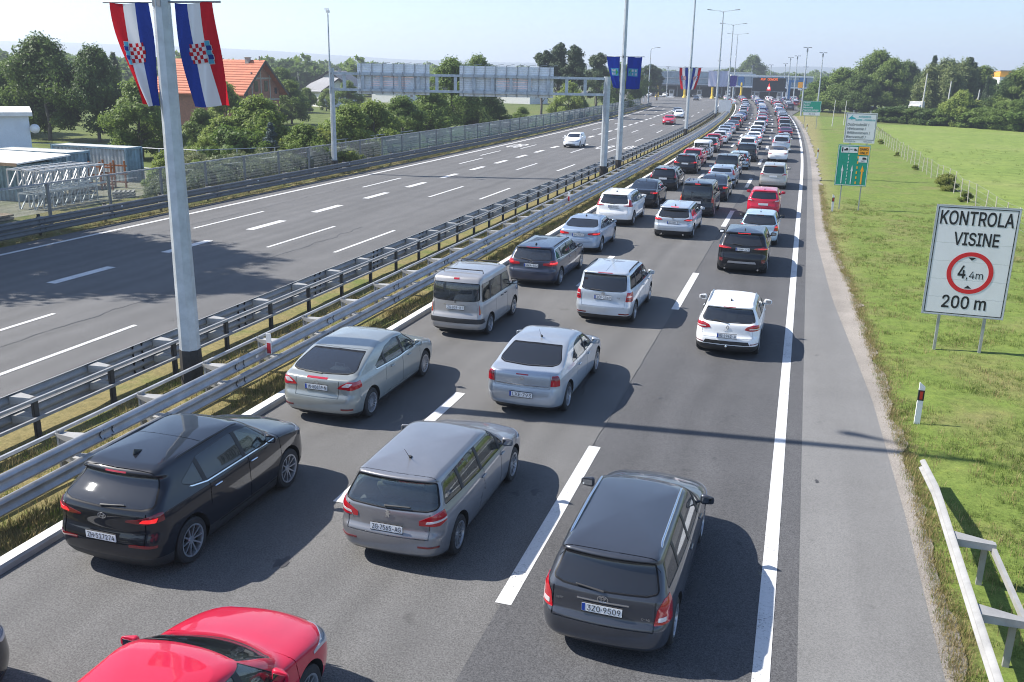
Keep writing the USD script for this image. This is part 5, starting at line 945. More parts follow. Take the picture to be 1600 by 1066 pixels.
# field fence
def field_fence():
    mat('fence_post', (.42, .38, .32), .85, noise=(6, .2)); mat('wire', (.25, .25, .25), .6, .4)
    g = thing('field_fence', 'wire fence with pale thin posts between the verge and the meadow', 'fence'); r = np.random.default_rng(3)
    ys_ = np.arange(30, 132, 2.6); top = []
    for y in ys_:
        x = float(np.interp(y, [30, 63, 93, 124, 140], [11.2, 10.3, 9.6, 9.1, 8.9])); dx, h = r.normal(0, .05), 1.35 + r.normal(0, .10)
        part(g, 'post', MB().tube([(x, y, -.2), (x + dx, y + r.normal(0, .04), h)], [.030, .026], 6), 'fence_post', 30); top.append((x + dx * .8, y, h))
    top = np.array(top)
    for k in (.25, .5, .75, .97): part(g, 'wire', MB().tube(top * [1, 1, k], .006, 4, False), 'wire')
field_fence()

# ------------------------------------------------------------------ vegetation
def leaf_look(name, a, b, trans=.35):
    look(name, {'o': ('object_info', {}), 'g': ('geometry', {}), 'n': ('noise_texture', {'scale': .55, 'detail': 3.0}), 'ad': ('math', {'math_type': 'multiply_add', 'value2': .5}), 'ra': ('math', {'math_type': 'multiply', 'value2': .35}), 'isl': ('math', {'math_type': 'multiply_add', 'value2': .30}),
               'r': ('rgb_ramp', {'ramp': [(.28, a), (.95, b)]}), 'd': ('principled_bsdf', {'roughness': .55, 'specular_ior_level': .3}), 't': ('translucent_bsdf', {}), 'm': ('mix_closure', {'fac': trans})},
         [('g.position', 'n.vector'), ('o.random', 'ra.value1'), ('n.fac', 'ad.value1'), ('ra.value', 'ad.value3'), ('g.random_per_island', 'isl.value1'), ('ad.value', 'isl.value3'), ('isl.value', 'r.fac'), ('r.color', 'd.base_color'), ('r.color', 't.color'), ('d.BSDF', 'm.closure1'), ('t.BSDF', 'm.closure2')], 'm.closure')
leaf_look('leaf_dark', (0.072, 0.120, 0.029), (0.189, 0.254, 0.060), .45); leaf_look('leaf_mid', (0.111, 0.176, 0.034), (0.247, 0.319, 0.073), .45); leaf_look('leaf_light', (0.156, 0.227, 0.039), (0.325, 0.377, 0.091), .45); leaf_look('leaf_yellow', (.16, .20, .036), (.30, .31, .08), .45)
leaf_look('leaf_pine', (0.047, 0.078, 0.034), (0.124, 0.163, 0.068), .25); leaf_look('leaf_blue', (.05, .085, .085), (.12, .16, .16), .15); leaf_look('leaf_willow', (0.143, 0.182, 0.058), (0.273, 0.293, 0.111)); leaf_look('leaf_olive', (0.130, 0.163, 0.065), (0.273, 0.273, 0.130))
mat('bark', (.09, .075, .06), .9, noise=(6, .3), bump=(12, .02)); mat('bark_pale', (.22, .20, .17), .9, noise=(6, .3))
def quads(centres, size, r, up=.25, aspect=1.7, out=None):
    """leaf-sized four-sided blades, turned at random"""
    n = len(centres); d = r.normal(size=(n, 3)) * .75; d[:, 2] += up
    if out is not None: d += out * 1.25
    d /= np.linalg.norm(d, axis=1, keepdims=True)
    a = r.normal(size=(n, 3)); a -= (a * d).sum(1, keepdims=True) * d; a /= np.linalg.norm(a, axis=1, keepdims=True); b = np.cross(d, a)
    s = size * r.uniform(.6, 1.35, (n, 1)); a, b = a * s * aspect / 2, b * s / 2
    v = np.stack([centres - a, centres + b * .9 - a * .1, centres + a, centres - b * .9 + a * .1], 1).reshape(-1, 3)
    return v, np.arange(4 * n).reshape(-1, 4)
def tree_kind(kind, leafs, h, rx, seed, n_blob=34, per=420, leaf=.17, trunk=.16, clear=.22, shape='round', bark='bark'):
    """crown = many ragged clumps around limbs; gaps are left between them"""
    p = proto(kind); r = np.random.default_rng(seed); b = MB(); limbs = []
    lean = r.normal(0, .02 * h, 2)
    spine = np.array([(lean[0] * t, lean[1] * t, h * .86 * t) for t in np.linspace(0, 1, 6)]); spine[1:-1, :2] += r.normal(0, .012 * h, (4, 2)); spine[0, 2] = -.3
    b.tube(spine, np.linspace(trunk * h / 9 + .05, .03, 6), 7)
    C, S = [], []
    for k in range(n_blob):
        if shape == 'round':
            t = clear + (1 - clear) * ((k + r.uniform(0, 1)) / n_blob) ** .85; w = math.sin(math.pi * min(.97, .12 + .86 * (t - clear) / (1 - clear)) ** .8)
            rad = rx * w * math.sqrt(r.uniform(.12, 1.05)); s = rx * r.uniform(.22, .42)
        elif shape == 'cone':
            t = clear + (1 - clear) * (k + r.uniform(0, 1)) / n_blob; rad = rx * (1.02 - (t - clear) / (1 - clear)) * r.uniform(.35, 1.0); s = rx * (.14 + .26 * (1 - t))
        elif shape == 'pine':
            t = clear + (1 - clear) * r.uniform(0, 1) ** .8; rad = rx * r.uniform(.15, 1.0) * (1.15 - .75 * (t - clear) / (1 - clear)); s = rx * r.uniform(.18, .34)
        elif shape == 'willow':
            t = .45 + .55 * r.uniform(0, 1) ** .7; rad = rx * math.sqrt(r.uniform(.1, 1)) * math.sqrt(max(.1, 1 - (t - .45) ** 2)); s = rx * r.uniform(.22, .34)
        else:
            t = .12 + .88 * r.uniform(0, 1); rad = rx * math.sqrt(r.uniform(0, 1)) * math.sqrt(max(.05, 1 - t * t * .8)); s = rx * r.uniform(.2, .36)
        a = r.uniform(0, 2 * np.pi); C.append((lean[0] * t + rad * math.cos(a), lean[1] * t + rad * math.sin(a), h * t - s * .35)); S.append(s)
        if k % 3 == 0 and shape != 'bush':
            t0 = max(.10, t - r.uniform(.12, .28)); st = np.array([lean[0] * t0, lean[1] * t0, h * .86 * t0]); en = np.array(C[-1]); mid = (st + en) / 2 + [0, 0, -.03 * h]
            b.tube([st, mid, en], [.055 * h / 9 + .02, .04 * h / 9, .012], 5, False)
    C, S = np.array(C), np.array(S); pts, outs = [], []
    for c, s in zip(C, S):
        n = int(per * (s / (rx * .3)) ** 1.3); d = r.normal(size=(n, 3)); d /= np.linalg.norm(d, axis=1, keepdims=True)
        q = s * r.uniform(.25, 1.0, (n, 1)) ** .55 * d * (1 + .35 * np.sin(d[:, :1] * 5 + c[0]) * np.sin(d[:, 1:2] * 6 + c[1])) * ([1, 1, .72] if shape != 'willow' else [.8, .8, 1.0])
        if shape == 'willow': q[:, 2] -= r.uniform(0, 1, n) ** 1.5 * h * .38
        pts.append(c + q); o = d + (c - C.mean(0)) / (np.linalg.norm(c - C.mean(0)) + .5) * .8; outs.append(o / np.linalg.norm(o, axis=1, keepdims=True))
    pts, outs = np.vstack(pts), np.vstack(outs); ok = pts[:, 2] > .05; pts, outs = pts[ok], outs[ok]
    v, f = quads(pts, leaf, r, aspect=1.7 if shape not in ('willow',) else 3.2, out=outs)
    part(p, 'trunk', b, bark, True); part(p, 'crown', (v, f), leafs)
    return p
T = {'big': tree_kind('broad_tree', 'leaf_dark', 10, 4.2, 11, 58, 480, .20, clear=.20), 'round': tree_kind('round_tree', 'leaf_mid', 8, 3.2, 12, 46, 420, .17, clear=.16), 'light': tree_kind('light_tree', 'leaf_light', 6, 2.6, 13, 40, 480, .15, clear=.10),
     'open': tree_kind('open_tree', 'leaf_mid', 11, 4.0, 14, 44, 430, .20, clear=.24), 'pine': tree_kind('pine_tree', 'leaf_pine', 14, 3.0, 15, 60, 430, .19, clear=.34, shape='pine'), 'spruce': tree_kind('spruce_tree', 'leaf_pine', 11, 2.4, 16, 90, 260, .16, clear=.06, shape='cone'),
     'blue': tree_kind('blue_spruce', 'leaf_blue', 4, 1.1, 17, 60, 190, .09, clear=.05, shape='cone'), 'willow': tree_kind('willow_tree', 'leaf_willow', 11, 4.2, 18, 46, 460, .20, shape='willow'),
     'bush': tree_kind('shrub', 'leaf_mid', 2.4, 1.7, 19, 30, 340, .11, trunk=.05, shape='bush'), 'bush_dark': tree_kind('dark_shrub', 'leaf_dark', 2.6, 1.8, 20, 30, 340, .12, trunk=.05, shape='bush'), 'bush_light': tree_kind('light_shrub', 'leaf_yellow', 2.0, 1.4, 21, 26, 320, .10, trunk=.05, shape='bush'), 'weed': tree_kind('tall_weeds', 'leaf_olive', 1.5, 1.3, 22, 26, 240, .07, trunk=.03, shape='bush')}
TG = {'big': 'tree', 'round': 'tree', 'light': 'tree', 'open': 'tree', 'pine': 'pine', 'spruce': 'spruce', 'blue': 'spruce', 'willow': 'willow', 'bush': 'shrub', 'bush_dark': 'shrub', 'bush_light': 'shrub', 'weed': 'weeds'}
NM = {'pine': 'pine_tree', 'spruce': 'spruce_tree', 'blue': 'blue_spruce', 'willow': 'willow_tree', 'bush': 'shrub', 'bush_dark': 'shrub', 'bush_light': 'shrub', 'weed': 'weed_clump'}
TH = {'big': 10, 'round': 8, 'light': 6, 'open': 11, 'pine': 14, 'spruce': 11, 'blue': 4, 'willow': 11, 'bush': 2.4, 'bush_dark': 2.6, 'bush_light': 2.0, 'weed': 1.5}
def plant(k, x, y, h, label, group=None, wide=1.0, z=-.25, rz=None):
    s = h / TH[k]; r = np.random.default_rng(abs(int(x * 131 + y * 17)) % 99991)
    return copy(T[k], NM.get(k, 'broadleaf_tree'), label, TG[k], group, (x, y, z), r.uniform(0, 6.28) if rz is None else rz, (s * wide, s * wide, s))
PLANTS = [
    ('big', -74.1, 78, 9.9, 'tallest dark broadleaf tree behind the containers at the left', 'trees beyond the left carriageway', 1.0),
    ('big', -68.83, 79, 9.01, 'second dark broadleaf tree, right of the tallest one behind the containers', 'trees beyond the left carriageway', 0.9),
    ('round', -84.85, 84, 7.35, 'mid green tree at the left edge behind the white shed building', 'trees beyond the left carriageway', 1.2),
    ('round', -85.2, 80, 8.27, 'leafy tree just at the left border of the picture', 'trees beyond the left carriageway', 1.3),
    ('spruce', -90.44, 108, 9.09, 'dark pointed conifer peeking out behind the left flag', 'trees beyond the left carriageway', 1.1),
    ('round', -53.27, 66, 6.19, 'lighter bushy tree left of the flag mast behind the containers', 'trees beyond the left carriageway', 1.15),
    ('light', -56.78, 74, 4.27, 'small light tree right behind the flag mast foot of the crown', 'trees beyond the left carriageway', 1.1),
    ('round', -50.05, 70, 3.91, 'dark round tree below the right flag', 'trees beyond the left carriageway', 1.0),
    ('light', -53.87, 80, 5.9, 'slender light tree left of the brick house gable', 'trees beyond the left carriageway', 0.8),
    ('light', -42.27, 66, 5.2, 'bright round tree in front of the brick house', 'trees beyond the left carriageway', 1.25),
    ('light', -43.53, 63, 3.69, 'low bright tree behind the panel fence below the right flag', 'trees beyond the left carriageway', 1.2),
    ('bush', -39.83, 60, 3.24, 'green shrub at the foot of the bright round tree', 'trees beyond the left carriageway', 1.2),
    ('blue', -37.73, 61, 3.63, 'small blue spruce behind the panel fence', 'trees beyond the left carriageway', 1.2),
    ('round', -69.38, 118, 5.69, 'round tree right behind the brick house', 'trees beyond the left carriageway', 1.2),
    ('round', -90.17, 150, 7.33, 'olive tree beyond the brick house roof', 'trees beyond the left carriageway', 1.2),
    ('spruce', -98.33, 170, 5.89, 'dark conifer left of the white house', 'trees beyond the left carriageway', 0.9),
    ('light', -85.26, 150, 4.15, 'small tree in the garden of the white house', 'trees beyond the left carriageway', 1.0),
    ('light', -86.58, 160, 3.8, 'small tree right in front of the white house', 'trees beyond the left carriageway', 1.0),
    ('round', -76.79, 150, 5.43, 'garden tree behind the left gantry post', 'trees beyond the left carriageway', 1.2),
    ('light', -35.88, 62, 3.47, 'bright shrubby tree left of the left gantry post', 'trees beyond the left carriageway', 1.3),
    ('bush_light', -35.36, 64, 2.97, 'yellow green shrub beside the left gantry post', 'trees beyond the left carriageway', 1.4),
    ('light', -37.5, 73.4, 4.56, 'light green tree right of the left gantry post', 'trees beyond the left carriageway', 1.3),
    ('light', -38.0, 79.8, 4.66, 'light green tree under the left sign board', 'trees beyond the left carriageway', 1.3),
    ('round', -39.5, 88.8, 4.92, 'leafy tree under the middle of the left sign board', 'trees beyond the left carriageway', 1.35),
    ('round', -40, 96.9, 5.57, 'darker tree under the gap between the sign boards', 'trees beyond the left carriageway', 1.35),
    ('open', -41, 106.9, 8.98, 'tall tree rising between the two sign boards', 'trees beyond the left carriageway', 1.0),
    ('open', -42, 119.1, 9.52, 'tall tree behind the right sign board', 'trees beyond the left carriageway', 0.9),
    ('big', -40, 112.2, 3.47, 'dark tree under the left half of the right sign board', 'trees beyond the left carriageway', 1.4),
    ('round', -39, 119.6, 3.23, 'mid green tree under the right sign board', 'trees beyond the left carriageway', 1.4),
    ('round', -38.5, 128.3, 2.83, 'mid green tree under the right end of the sign board', 'trees beyond the left carriageway', 1.3),
    ('bush_light', -36.8, 118.3, 1.69, 'yellowish shrub behind the green glass panels', 'trees beyond the left carriageway', 1.6),
    ('light', -37.5, 150.5, 6.08, 'bright tree right of the right sign board', 'trees beyond the left carriageway', 1.0),
    ('round', -38, 161.8, 3.87, 'low green tree behind the gantry strut', 'trees beyond the left carriageway', 1.1),
    ('pine', -44.52, 160, 11.41, 'leftmost tall pine of the group behind the gantry', 'trees beyond the left carriageway', 1.0),
    ('pine', -43.15, 165, 12.86, 'tallest pine of the group behind the gantry', 'trees beyond the left carriageway', 1.0),
    ('pine', -38.5, 160, 12.32, 'second tallest pine of the group behind the gantry', 'trees beyond the left carriageway', 1.0),
    ('pine', -39.56, 182, 11.61, 'rightmost pine of the group behind the gantry', 'trees beyond the left carriageway', 1.1),
    ('round', -40, 204.9, 9.8, 'round tree behind the left blue flag', 'trees beyond the left carriageway', 1.2),
    ('open', -41, 228.5, 10.56, 'pale tree behind the mast with the blue flags', 'trees beyond the left carriageway', 1.0),
    ('pine', -41.91, 260, 10.55, 'small dark pine left of the toll hall', 'trees beyond the left carriageway', 1.3),
    ('pine', -44.05, 290, 10.01, 'dark pine at the left end of the toll hall', 'trees beyond the left carriageway', 1.3),
    ('round', 1.18, 238, 6.56, 'low broadleaf tree right behind the destination sign', 'trees behind the meadow', 1.3),
    ('round', 3.6, 232, 7.78, 'second broadleaf tree behind the destination sign, a little taller', 'trees behind the meadow', 1.2),
    ('round', 7.31, 228, 9.79, 'rounded tree left of the tallest tree on the right', 'trees behind the meadow', 1.3),
    ('big', 10.63, 222, 8.45, 'dark lower tree in front of the tallest tree on the right', 'trees behind the meadow', 1.3),
    ('open', 14.17, 228, 13.73, 'tallest leafy tree on the right behind the meadow', 'trees behind the meadow', 1.15),
    ('open', 17.0, 224, 12.06, 'leafy tree merging with the right flank of the tallest tree', 'trees behind the meadow', 1.0),
    ('big', 22.25, 250, 11.75, 'dark tree right behind the tallest leafy tree', 'trees behind the meadow', 1.0),
    ('spruce', 27.66, 245, 13.34, 'pointed spruce rising above the willow on the right', 'trees behind the meadow', 1.1),
    ('willow', 26.01, 215, 10.51, 'drooping willow behind the hedge of the meadow', 'trees behind the meadow', 1.2),
    ('willow', 29.37, 222, 11.82, 'tall drooping willow beside the dark conifer', 'trees behind the meadow', 1.1),
    ('spruce', 31.64, 222, 12.5, 'broad dark conifer in the middle of the right tree group', 'trees behind the meadow', 1.5),
    ('spruce', 33.73, 226, 11.56, 'second dark conifer on the right, a bit lower', 'trees behind the meadow', 1.4),
    ('round', 35.76, 226, 10.54, 'broadleaf tree at the right end of the conifer group', 'trees behind the meadow', 1.1),
    ('spruce', 34.02, 210, 8.88, 'narrow dark conifer before the gap with the buildings', 'trees behind the meadow', 0.7),
    ('big', 35.54, 190, 9.5, 'broad dark tree right of the building gap', 'trees behind the meadow', 0.95),
    ('open', 37.45, 188, 11.04, 'tall tree at the right border of the picture', 'trees behind the meadow', 1.2),
    ('big', 41.97, 190, 10.92, 'tree just beyond the right border', 'trees behind the meadow', 1.2),
    ('bush_dark', 14.27, 186, 2.78, 'dark hedge shrub at the left end of the meadow hedge', 'shrubs of the hedge along the meadow', 1.7),
    ('bush_dark', 16.41, 184, 3.01, 'dark hedge shrub, second along the meadow hedge', 'shrubs of the hedge along the meadow', 1.8),
    ('bush_dark', 18.8, 182, 3.02, 'dark hedge shrub, third along the meadow hedge', 'shrubs of the hedge along the meadow', 1.8),
    ('bush_dark', 21.21, 180, 2.93, 'dark hedge shrub before the grey pole', 'shrubs of the hedge along the meadow', 1.8),
    ('bush', 23.34, 178, 2.84, 'green hedge shrub left of the tall leafy shrub', 'shrubs of the hedge along the meadow', 1.7),
    ('light', 25.1, 176, 6.0, 'tall leafy shrub standing up out of the meadow hedge', 'shrubs of the hedge along the meadow', 1.2),
    ('bush', 26.65, 175, 3.76, 'hedge shrub right of the tall leafy shrub', 'shrubs of the hedge along the meadow', 1.6),
    ('bush_light', 30.94, 196, 4.15, 'yellow green shrub behind the hedge', 'shrubs of the hedge along the meadow', 1.6),
    ('bush', 28.8, 173, 3.36, 'low hedge shrub near the right end of the hedge', 'shrubs of the hedge along the meadow', 1.8),
    ('round', 30.41, 170, 4.3, 'broad bright shrub in the hedge near the right border', 'shrubs of the hedge along the meadow', 1.8),
    ('round', 32.3, 168, 4.8, 'second broad bright shrub in the hedge near the right border', 'shrubs of the hedge along the meadow', 1.8),
    ('bush', 33.66, 166, 3.52, 'hedge shrub at the right border', 'shrubs of the hedge along the meadow', 1.8),
]
for k, x, y, h, lb, gp, w in PLANTS: plant(k, x, y, h, lb, gp, w)
# tall trees just outside the left border: their shade lies on the carriageway
for x, y, h, lb in ((-37.5, 25.2, 20.0, 'tall tree left of the picture that shades the empty carriageway'), (-40.5, 28.6, 20.5, 'second tall tree left of the picture that shades the empty carriageway'), (-44, 23.5, 18.0, 'third tall tree standing back from the road, left of the picture')):
    plant('open', x, y, h, lb, 'trees beyond the left carriageway', .62)
# weeds behind the glass fence, and low growth in the yard
_r = np.random.default_rng(31)
for i, (x, y, h) in enumerate([(-35.2, 44.5, .9), (-35.8, 46.2, 1.2), (-35.1, 48.0, 1.4), (-36.4, 49.0, 1.7), (-35.2, 50.2, 1.5), (-35.9, 52.0, 1.8), (-35.0, 53.6, 1.6), (-36.6, 54.5, 1.9), (-35.3, 56.0, 1.6), (-35.2, 58.4, 1.7), (-36.4, 59.0, 1.9), (-35.1, 61.5, 1.6), (-35.8, 64.0, 1.7), (-35.0, 67.0, 1.5), (-38.2, 51.5, 2.0), (-39.5, 53.5, 1.6), (-40.5, 55.2, 1.8), (-38.0, 57.5, 1.7)]):
    plant('weed', x, y, h, 'clump of tall grey green weeds just behind the clear panels of the left fence', 'weed clumps behind the panel fence', 1.1, -.2)
for k, x, y, h, lb in (('light', -37.2, 47.6, 2.0, 'bright green shrub left one of two in front of the pale container'), ('light', -38.2, 49.6, 2.3, 'bright green shrub right one of two in front of the pale container'), ('light', -36.6, 50.4, 1.8, 'low bright shrub just behind the clear fence panels right of the containers')): plant(k, x, y, h, lb, 'trees beyond the left carriageway', 1.1)
for k, x, y, h, lb in (('bush_light', 10.2, 64.5, .7, 'low leafy growth in the field fence nearest to the height sign'), ('bush_light', 9.95, 70.5, 1.2, 'largest leafy bush grown through the field fence'), ('bush_light', 9.8, 73.0, .8, 'leafy growth just beyond the largest bush in the field fence'), ('bush_light', 9.4, 86, .5, 'small leafy growth halfway along the field fence'), ('bush_light', 9.2, 101, .5, 'small growth in the field fence below the welcome sign'), ('bush_light', 8.9, 120, .6, 'farthest small growth in the field fence')):
    plant(k, x, y, h, lb, 'shrubs in the field fence', .9, -.1)

# ------------------------------------------------------------------ grass
def tuft(name, cols, h, n, r, spread=.12):
    p = proto(name); V, F = [], []
    for k in range(n):
        a = r.uniform(0, 6.28); o = np.array([*r.normal(0, spread, 2), -.01]); d = np.array([math.cos(a), math.sin(a), 0]); hh = h * r.uniform(.45, 1.2); w = .006 + .006 * h; b = d * hh * r.uniform(.1, .7); s = np.array([-d[1], d[0], 0]) * w
        V += [o - s, o + s, o + b * .4 + [0, 0, hh * .6] + s * .7, o + b * .4 + [0, 0, hh * .6] - s * .7, o + b + [0, 0, hh]]; i = 5 * k; F += [[i, i + 1, i + 2], [i, i + 2, i + 3], [i + 3, i + 2, i + 4]]
    return p, (np.array(V), np.array(F)), cols
leaf_look('blade_green', (.12, .17, .034), (.21, .25, .065), .4); leaf_look('blade_dry', (.26, .21, .09), (.40, .33, .16), .3)
def grass(name, label, pts, hs, mix, seed):
    """pts (n, 3); one instancer with four tuft kinds"""
    r = np.random.default_rng(seed); pi = UsdGeom.PointInstancer.Define(stage, unique('/World', name)); path = str(pi.GetPath())
    for i, (look_, h, n) in enumerate((('blade_green', .16, 14), ('blade_green', .10, 18), ('blade_dry', .20, 10), ('blade_dry', .09, 14))):
        _, m, _ = tuft('x', None, h, n, r); part(path, 'tuft', m, look_)
    pi.CreatePrototypesRel().SetTargets([Sdf.Path(path + '/tuft' + ('' if i == 0 else f'_{i:03d}')) for i in range(4)])
    n = len(pts); dry = r.uniform(0, 1, n) < mix; idx = np.where(dry, r.integers(2, 4, n), r.integers(0, 2, n))
    pi.CreateProtoIndicesAttr(Vt.IntArray.FromNumpy(idx.astype(np.int32))); pi.CreatePositionsAttr(Vt.Vec3fArray.FromNumpy(np.ascontiguousarray(pts, dtype=np.float32)))
    a = r.uniform(0, 2 * np.pi, n); q = np.stack([np.cos(a / 2), 0 * a, 0 * a, np.sin(a / 2)], 1)
    pi.CreateOrientationsAttr(Vt.QuathArray([Gf.Quath(float(w), 0.0, 0.0, float(z)) for w, _, _, z in q]))
    s = hs * r.uniform(.6, 1.4, n); pi.CreateScalesAttr(Vt.Vec3fArray.FromNumpy(np.ascontiguousarray(np.stack([s, s, s], 1), dtype=np.float32)))
    data(pi.GetPrim(), label, 'grass', None, 'stuff')
def scatter(n, x0, x1, y0, y1, r, power=1.0, clump=None):
    y = y0 + (y1 - y0) * r.uniform(0, 1, n) ** power; x = x0 + (x1 - x0) * r.uniform(0, 1, n)
    if clump:
        keep = meshkit.fbm(np.stack([x * clump, y * clump, 0 * x], -1), 3, 9) > r.uniform(.25, .65, n); x, y = x[keep], y[keep]
    return x, y
def verge_z(x, y): return np.full(len(x), -.02)
_r = np.random.default_rng(5)
x, y = scatter(30000, 2.75, 11, 8, 62, _r, 1.9, 1.1)
x = x + np.interp(y, [8, 26, 41, 62], [0, -.15, -.75, -1.2]) * np.clip((9 - x) / 6, 0, 1)
edge = np.clip((x - np.interp(y, [8, 26, 41, 62], [2.6, 2.4, 1.8, 1.4])) / 1.4, 0, 1); dry = _r.uniform(0, 1, len(x)) > .25 + .65 * edge
P3 = np.stack([x, y, verge_z(x, y)], 1)
grass('verge_grass', 'short green grass of the right verge between road and field fence', P3[~dry], .58, .22, 1); grass('verge_dry_grass', 'dry straw coloured grass along the edge of the hard shoulder', P3[dry], .6, .8, 2)
ye = 8 + 62 * _r.uniform(0, 1, 5000) ** 1.6; xe = np.interp(ye, [10, 17, 26, 35, 41, 50, 74], [2.62, 2.7, 2.5, 2.25, 1.9, 1.6, 1.5]) + np.abs(_r.normal(0, .16, 5000)) - .12
grass('edge_grass', 'straw coloured grass that creeps over the broken edge of the hard shoulder', np.stack([xe, ye, np.full(5000, 0.0)], 1), .45, .8, 8)
x1_, y1_ = scatter(9000, -14.0, -12.5, 3, 75, _r, 1.5, 1.6); x2_, y2_ = scatter(9000, -11.8, -11.0, 3, 80, _r, 1.5, 1.6); x3_, y3_ = scatter(3500, -31.6, -31.0, 25, 100, _r, 1.2, 1.6)
x, y = np.r_[x1_, x2_, x3_], np.r_[y1_, y2_, y3_]
grass('median_grass', 'dry and green grass tufts under the guard rails', np.stack([x + curve(y), y, np.full(len(x), .03)], 1), .65, .72, 3)
x, y = scatter(3000, 11, 60, 30, 120, _r, 1.2, .5)
grass('meadow_grass', 'taller tufts scattered over the bright green meadow', np.stack([x, y, np.full(len(x), -.06)], 1), .8, .12, 4)

# ------------------------------------------------------------------ the yard on the left
mat('container_blue', (.17, .26, .31), .7, .1, noise=(1.6, .35, 7)); mat('container_pale', (.48, .50, .49), .6, .1, noise=(1.2, .3)); mat('shed_white', (.66, .65, .62), .7, noise=(1.5, .1)); mat('roof_dusty', (.42, .40, .36), .8, noise=(1.5, .2)); mat('wall_white', (.56, .60, .64), .8, noise=(1.0, .06)); mat('truss_white', (.44, .45, .45), .6, .2, noise=(5, .25)); mat('pallet_grey', (.26, .24, .21), .9, noise=(5, .25)); mat('rust', (.30, .10, .03), .8, noise=(8, .3)); mat('timber', (.28, .20, .13), .85, noise=(6, .2))
def corrugated(a, b, z0, z1, pitch=.28, depth=.05):
    a, b = np.array(a, float), np.array(b, float); L = np.linalg.norm(b - a); t = (b - a) / L; nrm = np.array([t[1], -t[0]]); n = max(2, int(L / pitch)); prof = []
    for k in range(n): prof += [(k, 0), (k + .4, 0), (k + .5, 1), (k + .9, 1)]
    prof.append((n, 0)); s = np.array([p[0] for p in prof]) / n * L; d = np.array([p[1] for p in prof]) * depth
    xy = a + s[:, None] * t - d[:, None] * nrm
    return np.stack([np.c_[xy, np.full(len(xy), z0)], np.c_[xy, np.full(len(xy), z1)]], 1)
def container(label, x0, x1, y0, y1, z1, side_look, end_look, z0=-.35):
    g = thing('shipping_container', label, 'container', None, ((x0 + x1) / 2, (y0 + y1) / 2, 0)); hx, hy = (x1 - x0) / 2, (y1 - y0) / 2
    part(g, 'long_side', MB().grid(corrugated((-hx, -hy), (hx, -hy), z0 + .12, z1 - .08)), side_look); part(g, 'long_side', MB().grid(corrugated((hx, hy), (-hx, hy), z0 + .12, z1 - .08)), side_look)
    part(g, 'end_wall', MB().grid(corrugated((hx, -hy), (hx, hy), z0 + .12, z1 - .08, .3)), end_look); part(g, 'end_wall', MB().grid(corrugated((-hx, hy), (-hx, -hy), z0 + .12, z1 - .08, .3)), end_look)
    part(g, 'roof', MB().span((-hx, -hy, z1 - .07), (hx, hy, z1)), 'roof_dusty')
    f = MB()
    for sx in (-1, 1):
        for sy in (-1, 1): f.box((sx * hx, sy * hy, (z0 + z1) / 2), (.12, .12, z1 - z0 + .02))
    for z in (z0 + .06, z1 - .05):
        for s in (-1, 1): f.box((0, s * hy, z), (2 * hx - .12, .09, .12)); f.box((s * hx, 0, z), (.09, 2 * hy - .12, .12))
    part(g, 'frame', f, end_look)
container('pale corrugated container with a blue end, farthest back in the yard', -47.5, -41.7, 50.1, 51.6, 2.12, 'container_pale', 'container_blue')
container('blue corrugated container with a dusty roof between shed and pale container', -48.2, -42.4, 45.8, 47.6, 2.10, 'container_blue', 'container_blue')
g = thing('storage_shed', 'low shed with a bright white flat roof at the left border', 'shed', None, (-44.0, 41.9, 0))
part(g, 'wall', MB().grid(corrugated((-3.2, -1.6), (3.2, -1.6), -.35, 1.9)), 'container_blue'); part(g, 'wall', MB().grid(corrugated((3.2, -1.6), (3.2, 1.6), -.35, 1.9)), 'container_blue'); part(g, 'wall', MB().grid(corrugated((3.2, 1.6), (-3.2, 1.6), -.35, 1.9)), 'container_blue')
part(g, 'roof', MB().add([(-3.5, -2.0, 2.05), (3.7, -2.0, 2.0), (3.7, 1.9, 2.18), (-3.5, 1.9, 2.23), (-3.5, -2.0, 2.13), (3.7, -2.0, 2.08), (3.7, 1.9, 2.26), (-3.5, 1.9, 2.31)], [[0, 3, 2, 1], [4, 5, 6, 7], [0, 1, 5, 4], [1, 2, 6, 5], [2, 3, 7, 6], [3, 0, 4, 7]]), 'shed_white'); part(g, 'fascia', MB().box((.1, -2.02, 1.98), (7.1, .04, .16)), 'timber')
def truss_stack():
    for i, (x0, z0) in enumerate(((-38.75, .90), (-37.6, .90), (-38.2, -.30))):
        g = thing('lattice_truss', ('white lattice crane truss, upper left one of the stack in the yard', 'white lattice crane truss, upper right one of the stack in the yard', 'white lattice crane truss at the bottom of the stack in the yard')[i], 'steel truss', 'lattice trusses stacked in the yard', (x0, 40.4, z0))
        w, h, L = .95, 1.05, 4.6
        for dx in (-w / 2, w / 2):
            for z in (0.05, h): part(g, 'chord', MB().bar((dx, -L / 2, z), (dx, L / 2, z), .09, .09), 'truss_white')
        n = 7
        for k in range(n + 1):
            y = -L / 2 + k * L / n
            for dx in (-w / 2, w / 2): part(g, 'strut', MB().bar((dx, y, .1), (dx, y, h - .05), .06, .06), 'truss_white')
            part(g, 'strut', MB().bar((-w / 2, y, h), (w / 2, y, h), .05, .05), 'truss_white')
            if k < n:
                for dx in (-w / 2, w / 2): part(g, 'diagonal', MB().bar((dx, y, .1), (dx, y + L / n, h - .05), .05, .05), 'truss_white')
truss_stack()
g = thing('scaffold_rack', 'rusty orange steel rack between the two containers', 'steel rack', None, (-40.6, 47.0, 0))
for x in (-.8, 0, .8):
    for y in (-.6, .6): part(g, 'upright', MB().bar((x, y, -.3), (x, y, 1.6), .09, .09), 'rust')
for z in (.3, .8, 1.3):
    for y in (-.6, .6): part(g, 'rail', MB().bar((-.95, y, z), (.95, y, z), .07, .09), 'rust')
